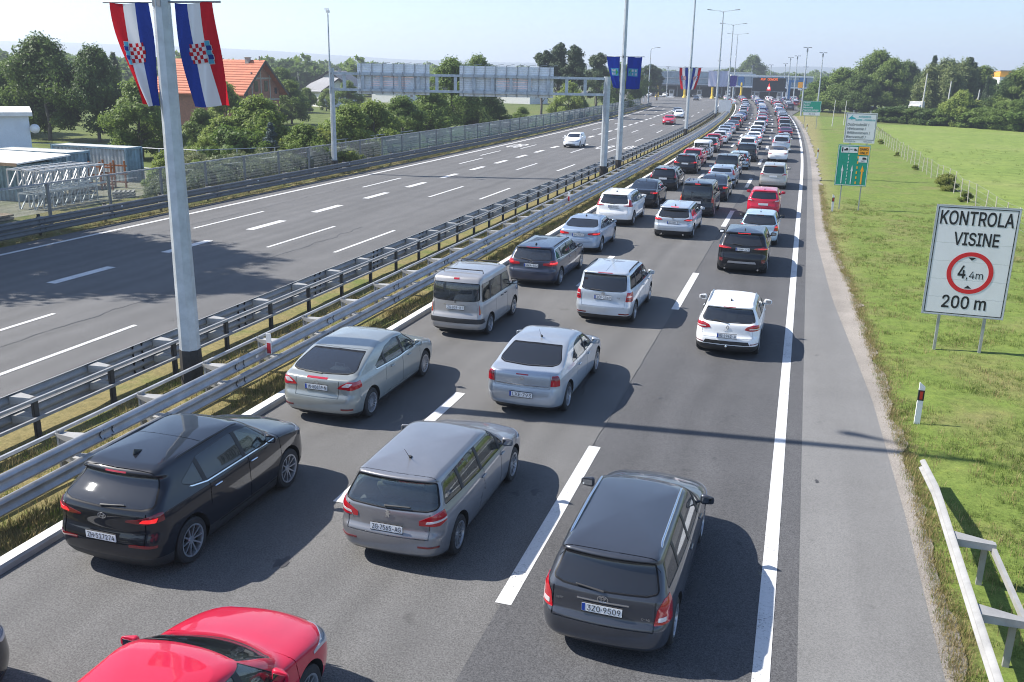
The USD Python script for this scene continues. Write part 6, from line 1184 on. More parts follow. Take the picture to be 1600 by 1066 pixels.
g = thing('timber_stack', 'stack of weathered boards low in the yard behind the first fence panels', 'timber', None, (-36.6, 33.4, -.3))
for k in range(4):
    for j in range(4): part(g, 'board', MB().box((-.55 + j * .36, .05 * ((k * 3 + j) % 3 - 1), .12 + k * .14), (.32, 3.2, .09)), 'timber')
for x, y, k, lb in ((-41.2, 37.6, 3, 'stack of grey pallets at the left end of the lattice trusses'), (-40.6, 44.6, 2, 'short stack of grey pallets beside the shed'), (-37.0, 44.0, 2, 'low stack of grey pallets right of the lattice trusses')):
    g = thing('pallet_stack', lb, 'pallets', None, (x, y, -.3), .3 * k)
    for i in range(k * 2):
        for j in range(5): part(g, 'slat', MB().box((-.5 + .25 * j, 0, .16 * i + .13), (.12, 1.15, .03)), 'pallet_grey')
        for j in range(3): part(g, 'bearer', MB().box((0, -.5 + .5 * j, .16 * i + .06), (1.15, .10, .10)), 'pallet_grey')
g = thing('flat_roof_building', 'plain white flat roofed building at the left border', 'building', None, (-59.4, 50.2, 0), math.radians(45))
part(g, 'wall', MB().span((-9, -4.2, -.4), (7.2, 5, 3.75)), 'wall_white'); part(g, 'roof', MB().span((-9.25, -4.45, 3.75), (7.45, 5.25, 4.02)), 'shed_white')
part(g, 'dish', MB().tm(trimesh.creation.uv_sphere(radius=.32, count=[10, 16])), 'delineator_white', True); stage.GetPrimAtPath(g + '/dish') and UsdGeom.Xformable(stage.GetPrimAtPath(g + '/dish')).AddTranslateOp().Set(Gf.Vec3d(7.5, -4.3, 2.9))
part(g, 'window', MB().box((2.0, -4.22, 2.3), (1.2, .05, 1.1)), 'dark_glass')
def tube_fence(label, pts, h=1.7):
    g = thing('tube_fence', label, 'fence'); pts = np.array(pts, float)
    for a, b in zip(pts[:-1], pts[1:]):
        n = max(1, int(np.linalg.norm(b - a) / 2.6))
        for k in range(n):
            p, q = a + (b - a) * k / n, a + (b - a) * (k + 1) / n
            part(g, 'post', MB().tube([(*p, -.3), (*p, h)], .04, 6), 'galvanised'); part(g, 'rail', MB().tube([(*p, h), (*q, h)], .03, 6), 'galvanised'); part(g, 'rail', MB().tube([(*p, .3), (*q, .3)], .03, 6), 'galvanised')
tube_fence('galvanised tube fence behind the containers of the yard', [(-55, 54.6), (-40, 55.2), (-36.8, 60), (-36.2, 84)])

# ------------------------------------------------------------------ houses
mat('brick_raw', (.30, .13, .085), .9, noise=(7, .25)); mat('roof_red', (.44, .125, .055), .75, noise=(1.2, .12)); mat('roof_grey', (.24, .24, .25), .7, noise=(1.5, .12)); mat('plaster', (.62, .61, .58), .85, noise=(.8, .05)); mat('mortar', (.34, .31, .28), .9); mat('window_dark', (.02, .022, .025), .12, coat_weight=1.0); mat('wood_dark', (.06, .045, .035), .8)
def gable_house(name, label, loc, rz, W, L, eave, ridge, wall, roof, over=.7, windows=(), chimneys=(), bands=()):
    """gable front looks along -y locally; ridge runs along +y"""
    g = thing(name, label, 'house', None, loc, rz); hw = W / 2
    w = MB(); tm = trimesh.creation.extrude_polygon(Polygon([(-hw, -.6), (hw, -.6), (hw, eave), (0, ridge - .12), (-hw, eave)]), L, engine='earcut'); w.add(np.c_[tm.vertices[:, 0], tm.vertices[:, 2], tm.vertices[:, 1]], tm.faces[:, ::-1]); part(g, 'wall', w, wall)
    sl = (ridge - eave) / hw
    for s in (-1, 1):
        e = hw + over; n = 14
        rf = MB(); v = []
        a0, a1 = np.array([0, ridge]), np.array([s * e, eave - sl * over])
        rf.add([(a0[0], -over, a0[1]), (a1[0], -over, a1[1]), (a1[0], L + over, a1[1]), (a0[0], L + over, a0[1]), (a0[0], -over, a0[1] + .22), (a1[0], -over, a1[1] + .18), (a1[0], L + over, a1[1] + .18), (a0[0], L + over, a0[1] + .22)], [[0, 1, 2, 3], [7, 6, 5, 4], [0, 4, 5, 1], [1, 5, 6, 2], [2, 6, 7, 3], [3, 7, 4, 0]])
        part(g, 'roof', rf, roof)
        part(g, 'barge_board', MB().bar((a0[0], -over - .02, a0[1] + .05), (a1[0], -over - .02, a1[1] + .05), .06, .30), 'wood_dark')
        for k in range(1, n):                                   # courses of tiles, each a low step
            q = a0 + (a1 - a0) * k / n; part(g, 'tile_course', MB().bar((q[0], -over, q[1] + .215), (q[0], L + over, q[1] + .215), .10, .035), roof)
    for x, z, ww, hh in windows: part(g, 'window', MB().box((x, .0, z), (ww, .10, hh)), 'window_dark'); 
    for z in bands: part(g, 'concrete_band', MB().box((0, -.01, z), (W * min(1, max(.2, (ridge - z) / (ridge - eave))) - .05, .08, .22)), 'mortar')
    for x, y, h in chimneys: part(g, 'chimney', MB().box((x, y, ridge + h / 2 - .4), (.55, .55, h)).box((x, y, ridge + h - .38), (.7, .7, .08)), 'mortar')
    return g
g = gable_house('brick_house', 'unplastered red brick house with a bright orange red tiled roof', (-69.3, 110.4, -.3), math.radians(87), 8.2, 13.5, 4.8, 8.3, 'brick_raw', 'roof_red', .9, [(-1.1, 5.2, .75, 1.35), (1.15, 5.2, .75, 1.35), (-2.6, 2.4, .9, 1.3), (0, 2.3, .9, 1.3), (2.5, 2.3, .9, 1.3), (3.3, 4.6, .5, .8), (-3.3, 4.5, .7, 1.0)], [(-.3, 1.6, .9), (.4, 6.5, .7)], [3.5, 6.2])
for x in (-2.0, 0.0, 2.0): part(g, 'concrete_column', MB().box((x, -.012, 4.2 if abs(x) > 1 else 4.8), (.2, .07, 8.4 if abs(x) < 1 else 5.6)), 'mortar')
gable_house('white_house', 'white house with a grey gabled roof beyond the field', (-97.5, 182, -.3), math.radians(10), 8.5, 11, 4.4, 7.0, 'plaster', 'roof_grey', .8, [(-1.5, 4.6, 1.0, 1.0), (2.0, 2.0, 1.0, 1.3), (-2.2, 1.8, 1.1, 1.4)], [(1.0, 4.0, 1.0)])
gable_house('white_house', 'lower white wing with grey roof in front of the white house', (-93.6, 178, -.3), math.radians(58), 7.0, 7, 3.4, 5.6, 'plaster', 'roof_grey', .7, [(1.0, 1.9, .9, 1.5)], [])
gable_house('far_house', 'small far house with a red roof right of the left gantry post', (-92, 215, -.3), math.radians(80), 8, 10, 3.8, 6.6, 'plaster', 'roof_red', .5, [(-1.5, 2, 1, 1.2), (1.5, 2, 1, 1.2)], [])
gable_house('far_house', 'far house with a red roof at the left border behind the trees', (-140, 125, -.3), math.radians(70), 9, 13, 5.6, 9.2, 'plaster', 'roof_red', .5, [(-1.5, 2, 1, 1.2), (1.5, 2, 1, 1.2)], [])
gable_house('far_house', 'far pale house right of the white house between trees', (-66, 235, -.3), math.radians(75), 9, 11, 3.8, 6.4, 'plaster', 'roof_red', .5, [(-1.5, 2, 1, 1.2), (1.5, 2, 1, 1.2)], [])
for x, y, h, lb in ((-108, 187, 6.6, 'thin white pole in front of the white house'), (-84.0, 158, 5.4, 'thin white pole right of the left gantry post'), (-95, 100, 7.5, 'thin grey pole among the trees at the left border'), (-78, 112, 7.3, 'thin grey pole left of the flag mast among the trees'), (20.35, 190, 8.9, 'leaning pale grey pole behind the hedge, left one of two'), (25.25, 195, 7.6, 'leaning pale grey pole behind the hedge, right one of two'), (31.1, 200, 6.2, 'short pale pole beside the narrow conifer'), (4.2, 160, 4.4, 'thin grey post behind the destination sign'), (6.1, 165, 4.2, 'thin grey post right of the one behind the destination sign')):
    g = thing('pole', lb, 'pole', None, (x, y, -.3)); thin = .45 if 'thin' in lb else 1.0; part(g, 'mast', MB().tube([(0, 0, 0), (.02 * h, 0, h)], [.16 * thin, .10 * thin], 8), 'concrete_pale', 30); part(g, 'cap', MB().tube([(.02 * h, 0, h), (.02 * h, 0, h + .06)], [.11 * thin, .09 * thin], 8), 'galvanised_dull', 30)
g = thing('industrial_building', 'pale industrial hall with a yellow stripe in the gap between the right trees', 'building', None, (66, 330, 0)); part(g, 'wall', MB().span((-11, -10, -.5), (16, 14, 9.0)), 'plaster'); part(g, 'stripe', MB().span((-11.1, -10.1, 9.0), (3, 14, 10.6)), 'sign_orange'); part(g, 'roof', MB().span((-11.2, -10.2, 10.62), (16.2, 14.2, 10.9)), 'roof_grey')
for k in range(6): part(g, 'window', MB().box((-8 + k * 4, -10.02, 4.5), (2.2, .1, 1.4)), 'window_dark')
g = thing('white_truck', 'white lorry cab and box parked beyond the hedge on the right', 'truck', None, (20.8, 205, 0), math.radians(-12))
part(g, 'cargo_box', MB().span((-1.2, 0, .9), (1.2, 4.5, 3.3)), 'plaster'); emit(g, 'cab', round_box((0, -1.1, 1.6), (2.2, 1.9, 2.3), .2), 'paint_white'); part(g, 'windscreen', MB().box((0, -2.06, 2.05), (1.8, .04, .8)), 'window_dark')
for y in (-1.2, 3.4):
    for sg in (1, -1): v, q = lathe_y([(.001, -.12), (.45, -.12), (.48, 0), (.45, .12), (.001, .12)], 16); part(g, 'wheel', (np.c_[v[:, 1] + sg * 1.1, v[:, 0] + y, v[:, 2] + .48], q), 'rubber', 30)

# ------------------------------------------------------------------ toll plaza, far lamp masts
mat('hall_glass', (.20, .25, .29), .25, .2, noise=(.25, .25)); mat('steel_blue', (.03, .13, .30), .5); mat('post_yellow', (.60, .40, .02), .55); mat('hall_grey', (.30, .32, .34), .6, .2); mat('screen_black', (.008, .008, .009), .45)
mat('led_orange', (.3, .06, .0), .5, emission_color=(1.0, .16, .02), emission_strength=.6); mat('led_red', (.3, .01, .01), .5, emission_color=(1, .03, .03), emission_strength=.5); mat('led_white', (.4, .4, .4), .5, emission_color=(1, .9, .9), emission_strength=.5)
def toll_hall():
    g = thing('toll_hall', 'long glazed roof hall of the toll plaza across the end of the motorway', 'toll hall', None, (-40, 352, 0), math.radians(8))
    part(g, 'roof', MB().span((-19, -4, 8.6), (20, 8, 9.0)), 'hall_grey'); part(g, 'lower_edge', MB().span((-24, -4.4, 4.1), (20, 8, 4.7)), 'hall_grey'); part(g, 'middle_edge', MB().span((-22, -4.3, 6.5), (20, -3.9, 6.8)), 'hall_grey')
    for k in range(21):
        x = -18.6 + k * 1.9
        for z0, z1 in ((4.75, 6.45), (6.85, 8.55)): part(g, 'pane', MB().box((x + .93, -4.1, (z0 + z1) / 2), (1.78, .06, z1 - z0)), 'hall_glass')
        part(g, 'mullion', MB().box((x, -4.15, 6.65), (.10, .12, 3.9)), 'hall_grey')
    for k in range(6): part(g, 'column', MB().box((-22 + k * 8, 2, 2.2), (.5, .5, 4.6)), 'hall_grey')
    part(g, 'back_wall', MB().span((-24, 7.4, 0), (20, 7.7, 8.6)), 'steel_dark'); part(g, 'fascia', MB().span((-24, -4.7, 3.75), (20, -4.42, 4.3)), 'steel_dark')  # dark wall and strip added to stand in for the shade under the roof
toll_hall()
g = thing('toll_hall', 'lower right wing of the toll hall with a pale roof edge', 'toll hall', None, (-13, 348, 0), math.radians(8))
part(g, 'roof', MB().span((-14, -3, 7.6), (14, 8, 8.1)), 'plaster'); part(g, 'lower_edge', MB().span((-14, -3.2, 3.9), (14, 8, 4.3)), 'sign_white')
for k in range(12): part(g, 'pane', MB().box((-12.8 + k * 2.33, -3.0, 5.95), (2.15, .06, 3.2)), ('hall_glass', 'steel_blue', 'hall_glass')[k % 3])
for k in range(5): part(g, 'column', MB().box((-12 + k * 6, 2, 2.0), (.4, .4, 4.2)), 'hall_grey')
part(g, 'back_wall', MB().span((-14, 7.4, 0), (14, 7.7, 7.6)), 'steel_dark')  # same added dark sheet, painted shade for the space under this wing
g = thing('message_sign', 'black electronic message sign with orange writing and a red symbol before the toll plaza', 'message sign', None, (-11.7, 300, 0), math.radians(5))
part(g, 'screen', MB().box((0, 0, 5.3), (9.6, .5, 3.9)), 'screen_black'); part(g, 'frame', MB().box((0, .05, 7.3), (9.7, .6, .12)).box((0, .05, 3.3), (9.7, .6, .12)), 'hall_grey')
for x in (-4, 4): part(g, 'post', MB().box((x, .4, 2.6), (.4, .4, 5.4)), 'hall_grey')
lettering(g, 'PUP', -1.8, 6.55, .62, -.26, 'led_orange', width=1.4, bold=True); lettering(g, 'ODMORI', 1.0, 6.55, .62, -.26, 'led_orange', width=3.0, bold=True)
flat(g, 'symbol', Polygon([(-.55, 3.6), (.75, 3.6), (.1, 5.9)]), -.26, 'led_red'); flat(g, 'symbol', Point(.05, 4.3).buffer(.42), -.267, 'led_white')
g = thing('message_sign', 'orange yellow square sign on a grey gantry leg right of the black message sign', 'road sign', None, (-2.5, 300, 0)); part(g, 'panel', MB().box((0, 0, 5.4), (1.4, .12, 1.7)), 'sign_orange'); part(g, 'post', MB().box((.3, .15, 2.8), (.25, .25, 5.8)), 'hall_grey'); part(g, 'lower_panel', MB().box((0, 0, 4.1), (1.2, .1, .4)), 'plaster')
g = thing('steel_portal', 'blue steel portal with white edges at the right end of the toll hall', 'portal', None, (-5.6, 310, 0)); part(g, 'column', MB().box((-.4, 0, 3.4), (1.1, .6, 6.6)), 'steel_blue'); part(g, 'beam', MB().box((1.4, 0, 6.4), (4.6, .5, .7)), 'steel_blue'); part(g, 'edge', MB().box((-1.1, -.1, 5.2), (.25, .5, 2.2)).box((-1.1, -.1, 1.8), (.25, .5, 2.4)), 'sign_white'); part(g, 'column', MB().box((3.4, 0, 3.2), (.4, .5, 6.2)), 'steel_blue')
for i, (x, y, lb) in enumerate(((-51.5, 340, 'yellow post and kerb island at the left end of the toll booths'), (-41.9, 340, 'second yellow post from the left at the toll booths'), (-32.0, 337, 'third yellow post from the left at the toll booths'), (-21.6, 328, 'fourth yellow post from the left, left of the black message sign'))):
    g = thing('toll_island', lb, 'toll island', 'toll islands with yellow posts', (x, y, 0)); h = (5.6, 4.9, 5.0, 5.6)[i]
    part(g, 'post', MB().tube([(0, 0, 0), (0, 0, h)], [.42, .30], 10), 'post_yellow', 30); part(g, 'kerb', MB().box((.4, 2, .15), (1.9, 9, .34)), 'sign_white'); part(g, 'bumper', MB().tube([(.4, -2.6, 0), (.4, -2.6, .9)], [.8, .5], 10), 'post_yellow', 30); part(g, 'arm', MB().box((0, .0, h * .6), (.3, .3, .3)).box((0, -.4, h * .8), (.6, .3, .25)), 'steel_dark')
for i, x in enumerate((-46.6, -36.8, -27.0, -17.0, -9.5)):
    g = thing('toll_booth', ('toll booth between the first and second yellow posts', 'toll booth between the second and third yellow posts', 'toll booth between the third and fourth yellow posts', 'toll booth behind the left half of the black message sign', 'toll booth behind the right half of the black message sign')[i], 'toll booth', 'booths of the toll plaza', (x, 341, 0))
    emit(g, 'cabin', round_box((0, 0, 1.5), (1.5, 2.4, 2.3), .12), 'hall_grey'); part(g, 'window', MB().box((0, -1.21, 1.8), (1.2, .04, 1.0)), 'window_dark'); part(g, 'roof', MB().box((0, 0, 2.75), (2.0, 3.0, .18)), 'steel_dark'); part(g, 'island', MB().box((0, -1, .14), (1.9, 8, .3)), 'sign_white')
def pennant(label, x, y, z, rows):
    g = thing('banner_strip', label, 'banner', 'banners on the toll hall', (x, y, z))
    for i, c in enumerate(rows): part(g, 'stripe', MB().box((i * .85, 0, 0), (.84, .05, 1.9)), c)
pennant('small red and blue banner on the left end of the toll hall', -58.2, 344.5, 5.9, ['cloth_red', 'cloth_euro', 'cloth_cyan']); pennant('second small blue and red banner on the toll hall', -53.2, 345.2, 5.9, ['cloth_cyan', 'cloth_euro', 'cloth_red'])
for x, y, h, lb in ((-.99, 200, 13.2, 'nearest tall lamp mast on the right edge of the road'), (2.2, 215, 12.6, 'lamp mast right of the nearest one on the right edge'), (-3.6, 262, 12.9, 'lamp mast left of the nearest one on the right edge'), (-5.9, 292, 13.1, 'lamp mast above the yellow square sign'), (-8.1, 330, 11.9, 'thin lamp mast behind the right end of the black message sign'), (-13.9, 362, 11.8, 'thin lamp mast behind the middle of the black message sign'), (-21.9, 385, 11.7, 'thin lamp mast behind the round far tree'), (-42.4, 344, 10.4, 'thin lamp mast behind the far red white and blue flags'), (-32.8, 366, 13.0, 'thin lamp mast between the pale banners'), (-48, 338, 10.4, 'thin lamp mast at the left end of the toll hall roof'), (-1.5, 320, 10.8, 'short lamp mast between the right edge masts')):
    g = thing('street_lamp', lb, 'street lamp', 'lamp masts around the toll plaza', (x, y, 0)); part(g, 'mast', MB().tube([(0, 0, 0), (0, 0, h)], [.17, .09], 8), 'mast_grey', 30); part(g, 'lamp_head', MB().box((-.45, 0, h + .05), (.7, .3, .14)).box((.45, 0, h + .05), (.7, .3, .14)).box((0, 0, h - .5), (.3, .3, .6)), 'galvanised_dull')
for x, y, h, lb in ((-40.6, 252, 14.2, 'curved arm lamp mast left of the toll plaza'), (-43.4, 262, 9.0, 'plain thin mast beside the curved arm lamp')):
    g = thing('street_lamp', lb, 'street lamp', 'lamp masts around the toll plaza', (x, y, 0)); part(g, 'mast', MB().tube([(0, 0, 0), (0, 0, h - .6), (.25, 0, h - .1), (1.6, 0, h + .15)], [.17, .10, .08, .06], 8), 'mast_grey', 30); part(g, 'lamp_head', MB().box((2.0, 0, h + .18), (.9, .3, .14)), 'galvanised_dull')
g = thing('sign_board', 'grey back of a square road sign in the median beside the fourth lamp mast', 'road sign', None, (-15.4, 190, 0)); part(g, 'board', MB().box((0, 0, 1.75), (2.3, .05, 2.5)), 'sign_back'); part(g, 'post', MB().box((-.6, .08, 1.2), (.09, .09, 3)), 'galvanised'); part(g, 'post', MB().box((.6, .08, 1.2), (.09, .09, 3)), 'galvanised')
g = thing('speed_sign', 'round red ringed speed sign in the median at the far end of the rail', 'road sign', None, (-14.9, 196, 0)); flat(g, 'disc', Point(0, 2.6).buffer(.42), 0, 'sign_white'); flat(g, 'ring', Point(0, 2.6).buffer(.45).difference(Point(0, 2.6).buffer(.33)), -.008, 'sign_red'); part(g, 'post', MB().tube([(0, .06, 0), (0, .06, 2.9)], .05, 8), 'galvanised')
g = thing('speed_sign', 'round red ringed speed sign at the foot of the nearest right lamp mast', 'road sign', None, (-.2, 198, 0)); flat(g, 'disc', Point(0, 2.4).buffer(.42), 0, 'sign_white'); flat(g, 'ring', Point(0, 2.4).buffer(.45).difference(Point(0, 2.4).buffer(.33)), -.008, 'sign_red'); part(g, 'post', MB().tube([(0, .06, 0), (0, .06, 2.7)], .05, 8), 'galvanised')
g = thing('direction_sign', 'tall narrow dark sign column in the median before the toll plaza', 'road sign', None, (-17.2, 222, 0)); part(g, 'board', MB().box((0, 0, 4.2), (.6, .06, 4.4)), 'panel_frame'); part(g, 'post', MB().box((0, .1, 2.5), (.1, .1, 5)), 'galvanised')
for k in range(5): part(g, 'lettering', MB().box((0, -.035, 5.8 - k * .75), (.36, .01, .42)), 'sign_white')

# ------------------------------------------------------------------ distant woods and hills
def hills():
    a = np.linspace(math.radians(-55), math.radians(60), 140)                  # angle left(+)/right of +y
    R = [2600, 3000, 3600, 4200]; P = []
    h = 34 + 30 * meshkit.fbm(np.stack([a * 5 + 3, 0 * a, 0 * a], -1), 4, 2) + 26 * np.exp(-((a - .78) / .25) ** 2)
    for r_, k in zip(R, (0, .55, 1.0, .7)): P.append(np.stack([-np.sin(a) * r_, np.cos(a) * r_, -2 + h * k], -1))
    mat('far_forest', (.045, .065, .035), .95, noise=(.02, .35)); part('/World', 'hills', MB().grid(np.stack(P, 0)), 'far_forest', True, kind='structure')
hills()
def woods():
    pi = UsdGeom.PointInstancer.Define(stage, unique('/World', 'distant_wood')); path = str(pi.GetPath()); r = np.random.default_rng(77)
    for i, (look_, sh) in enumerate((('leaf_dark', 'round'), ('leaf_mid', 'round'))):
        pts = []
        for k in range(16):
            c = r.normal(0, 1, 3); c /= np.linalg.norm(c); c = c * r.uniform(.3, .8) * [3.2, 3.2, 3.4] + [0, 0, 5.2]; d = r.normal(size=(70, 3)); d /= np.linalg.norm(d, axis=1, keepdims=True); pts.append(c + d * 1.7 * r.uniform(.5, 1, (70, 1)))
        part(path, 'wood_crown', quads(np.vstack(pts), .75, r), look_)
    pi.CreatePrototypesRel().SetTargets([Sdf.Path(path + '/wood_crown'), Sdf.Path(path + '/wood_crown_001')])
    n = 2600; a = r.uniform(math.radians(-32), math.radians(62), n); R = 430 + 900 * r.uniform(0, 1, n) ** 1.3
    R = np.where(a > .35, R * .62, R); x, y = -np.sin(a) * R, np.cos(a) * R; ok = ~((y < 460) & (np.abs(x + 20) < 95)); x, y = x[ok], y[ok]; n = len(x)
    pi.CreateProtoIndicesAttr(Vt.IntArray.FromNumpy(r.integers(0, 2, n).astype(np.int32))); pi.CreatePositionsAttr(Vt.Vec3fArray.FromNumpy(np.stack([x, y, np.full(n, -1.2)], 1).astype(np.float32)))
    s = r.uniform(.75, 1.45, n) * np.where(np.hypot(x, y) > 700, 1.25, 1.0); pi.CreateScalesAttr(Vt.Vec3fArray.FromNumpy(np.stack([s * 1.2, s * 1.2, s * .95], 1).astype(np.float32)))
    pi.CreateOrientationsAttr(Vt.QuathArray([Gf.Quath(1.0, 0.0, 0.0, 0.0)] * n))
    data(pi.GetPrim(), 'far wood along the horizon that reads as one mass', 'wood', None, 'stuff')
woods()
plant('big', -27.5, 480, 17.5, 'large rounded far tree above the toll hall, left of the black message sign', 'trees beyond the toll plaza', 1.1)
plant('big', -36.5, 470, 11.5, 'smaller far tree left of the large rounded one above the toll hall', 'trees beyond the toll plaza', 1.3)
# ------------------------------------------------------------------ the traffic
import time as _t
def put(key, name, label, cat, group, X, Y, fine=True, rz=0.0, **over):
    a = thing(name, label, cat, group, (X, Y, .010), math.pi / 2 + rz + heading(Y))
    car(a, spec(CAR_SPECS[key], **over), fine); return a
CQ = 'cars in the three queues'
put('dark_estate', 'estate_car', 'dark grey estate car with silver roof rails, nearest in the right lane, plate 3Z0 9509', 'estate car', CQ, -1.83, 10.05, rz=-.015)
put('mauve_estate', 'estate_car', 'mauve grey estate car with a thin roof aerial, plate ZG 7565-AG', 'estate car', CQ, -5.38, 11.30)
put('black_suv', 'suv_car', 'glossy black SUV with chrome window line beside the near flag mast', 'car', CQ, -9.17, 9.72, rz=.0)
a = put('red_hatch', 'hatchback_car', 'bright red car at the bottom edge, only roof and bonnet in view', 'car', CQ, -5.70, 4.55, L=4.35, H=1.46, front_detail=True, gfront='glass_light', gside='glass_light', tail=[[(.46, .88), (.70, .84), (.88, .88), (.90, .97), (.68, .96)]])
put('silver_mpv', 'people_carrier', 'dark car cut off by the lower left corner, only its front corner in view', 'car', CQ, -9.22, 3.12, paint='black', front_detail=True)
put('champagne_liftback', 'liftback_car', 'champagne coloured five door car beside the median rail, plate W 80659 N', 'car', CQ, -9.30, 16.25)
put('silver_saloon', 'saloon_car', 'silver saloon with dark tail lamps in the middle lane, plate LXE-793', 'saloon car', CQ, -5.33, 18.15, rz=-.01)
put('silver_van', 'van', 'tall silver grey van with black roof bars in the left lane', 'van', CQ, -8.90, 23.45)
put('white_hatch', 'estate_car', 'white small estate with tow bar alone in the right lane', 'estate car', CQ, -1.42, 24.25, exhaust=[])
put('silver_mpv', 'people_carrier', 'silver people carrier with black roof rails in the middle lane', 'people carrier', CQ, -5.27, 26.4, rz=-.01)
put('navy_estate', 'estate_car', 'dark navy estate with bright chrome window frames in the left lane', 'estate car', CQ, -8.68, 30.4)
put('black_crossover', 'suv_car', 'black SUV with thin lit brake lamps behind the pale blue hatchback', 'car', CQ, -1.78, 35.6)
put('bluesilver_saloon', 'saloon_car', 'blue silver saloon ahead of the navy estate in the left lane', 'saloon car', CQ, -8.62, 37.3)
put('paleblue_hatch', 'hatchback_car', 'pale blue hatchback tucked between the black SUV and the red hatchback', 'car', CQ, -1.50, 42.3)
put('silver_crossover', 'estate_car', 'light silver raised estate with black lower trim in the middle lane', 'estate car', CQ, -5.38, 42.6)
put('white_suv', 'suv_car', 'white SUV with tall red corner lamps in the left lane', 'car', CQ, -8.68, 45.1)
FQ = False
put('red_hatch', 'hatchback_car', 'red hatchback in the right lane ahead of the pale blue one', 'car', CQ, -1.72, 51.6, FQ)
put('black_mpv', 'people_carrier', 'tall black people carrier with silver roof rails in the middle lane', 'people carrier', CQ, -5.15, 50.0, FQ)
put('black_saloon', 'saloon_car', 'black saloon ahead of the white SUV in the left lane', 'saloon car', CQ, -8.45, 52.2, FQ)
put('black_limousine', 'saloon_car', 'black saloon half hidden ahead of the tall black people carrier', 'saloon car', CQ, -4.95, 56.9, FQ)
put('navy_estate', 'estate_car', 'black estate with tall red corner lamps, second ahead of the white SUV', 'estate car', CQ, -8.55, 61.0, FQ, paint='black', dlo_trim=None, tail=[[(.72, .86), (.92, .84), (.92, 1.05), (.80, 1.28), (.72, 1.30), (.76, 1.05)]], brake3=(.2, 1.39, 1.41), brake3_look='lens_lit', tail_in=[])
put('white_suv', 'estate_car', 'silver blue estate with tall red lamps in the middle lane', 'estate car', CQ, -5.05, 63.9, FQ, paint='bluesilver', H=1.5, tail=[[(.76, .96), (.94, .92), (.94, 1.06), (.80, 1.26), (.72, 1.28), (.74, 1.08)]], rails=None, dlo_trim=None)
put('beige_minivan', 'people_carrier', 'beige silver people carrier in the right lane behind the white convertible', 'people carrier', CQ, -1.70, 65.4, FQ)
put('black_mpv', 'people_carrier', 'large dark car with a lit red lamp above its rear window', 'people carrier', CQ, -5.25, 70.4, FQ, rails=None, H=1.75)
put('navy_estate', 'estate_car', 'black compact estate with a white plate, third ahead of the white SUV', 'estate car', CQ, -8.55, 72.6, FQ, paint='black', L=4.3, dlo_trim=None)
put('paleblue_hatch', 'hatchback_car', 'pale blue hatchback carrying bicycles in the middle lane', 'car', CQ, -4.90, 78.0, FQ)
put('red_hatch', 'hatchback_car', 'red hatchback behind the white car with bicycles in the left lane', 'car', CQ, -8.75, 79.0, FQ)
put('white_convertible', 'convertible_car', 'white convertible with a black soft top in the right lane', 'convertible', CQ, -2.05, 87.2, FQ)
put('silver_van', 'van', 'white van with two bicycles on its back in the left lane', 'van', CQ, -8.75, 86.2, FQ, paint='white', crossbar=None, H=1.72)
put('black_mpv', 'people_carrier', 'black car just ahead of the pale blue hatchback with bicycles', 'people carrier', CQ, -4.75, 85.9, FQ, H=1.62, rails=None, L=4.4)
put('white_suv', 'suv_car', 'pale silver SUV right ahead of the white convertible', 'car', CQ, -2.1, 98.6, FQ, paint='lightsilver')

# the rest of the queue: a few kinds of car in several colours, each copy a thing of its own
KIND = {'hatchback': ('paleblue_hatch', 'hatchback_car', 'hatchback'), 'estate': ('mauve_estate', 'estate_car', 'estate'), 'saloon': ('bluesilver_saloon', 'saloon_car', 'saloon'), 'SUV': ('white_suv', 'suv_car', 'SUV'), 'people carrier': ('silver_mpv', 'people_carrier', 'people carrier')}
COL = {'white': 'white', 'silver': 'silver', 'pale silver': 'lightsilver', 'dark grey': 'darkgrey', 'black': 'black', 'red': 'red', 'dark red': 'darkred', 'blue': 'blue', 'blue silver': 'bluesilver', 'grey': 'grey', 'beige': 'beige', 'maroon': 'maroon'}
_kinds = {}
def kind_proto(kind, col):
    if (kind, col) not in _kinds:
        p = proto(f'{COL[col]}_{KIND[kind][1]}'); kw = {}
        if sum(map(ord, kind + col)) % 2: kw = dict(brake3_look='lens_lit', tail_look='lens_lit')
        car(p, spec(CAR_SPECS[KIND[kind][0]], paint=COL[col], plate=(.8, ' '), mirror='paint_' + COL[col], rails=None, dlo_trim=None, emblem=None, script=[], **kw), False); _kinds[(kind, col)] = p
    return _kinds[(kind, col)]
queue = {'left': [(94.5, 'estate', 'dark grey'), (101.5, 'hatchback', 'red'), (107.5, 'hatchback', 'white'), (113.8, 'saloon', 'pale silver'), (120.5, 'hatchback', 'blue silver'), (127.5, 'saloon', 'silver'), (136, 'saloon', 'dark grey'), (144, 'SUV', 'black'), (152, 'estate', 'maroon'), (160, 'hatchback', 'white'), (166.5, 'saloon', 'blue')],
         'middle': [(94.2, 'SUV', 'white'), (101.0, 'hatchback', 'pale silver'), (108.6, 'saloon', 'white'), (115.5, 'hatchback', 'pale silver'), (123, 'estate', 'white'), (131, 'people carrier', 'white'), (139, 'saloon', 'dark grey'), (147, 'SUV', 'blue silver'), (156, 'hatchback', 'red'), (164, 'estate', 'silver')],
         'right': [(106.5, 'hatchback', 'grey'), (121.5, 'saloon', 'maroon'), (130.5, 'hatchback', 'grey'), (139.5, 'people carrier', 'dark grey'), (147.5, 'SUV', 'dark red'), (156, 'saloon', 'silver'), (164, 'hatchback', 'black')]}
LX = {'left': -8.85, 'middle': -5.15, 'right': -1.75}
_rq = np.random.default_rng(42)
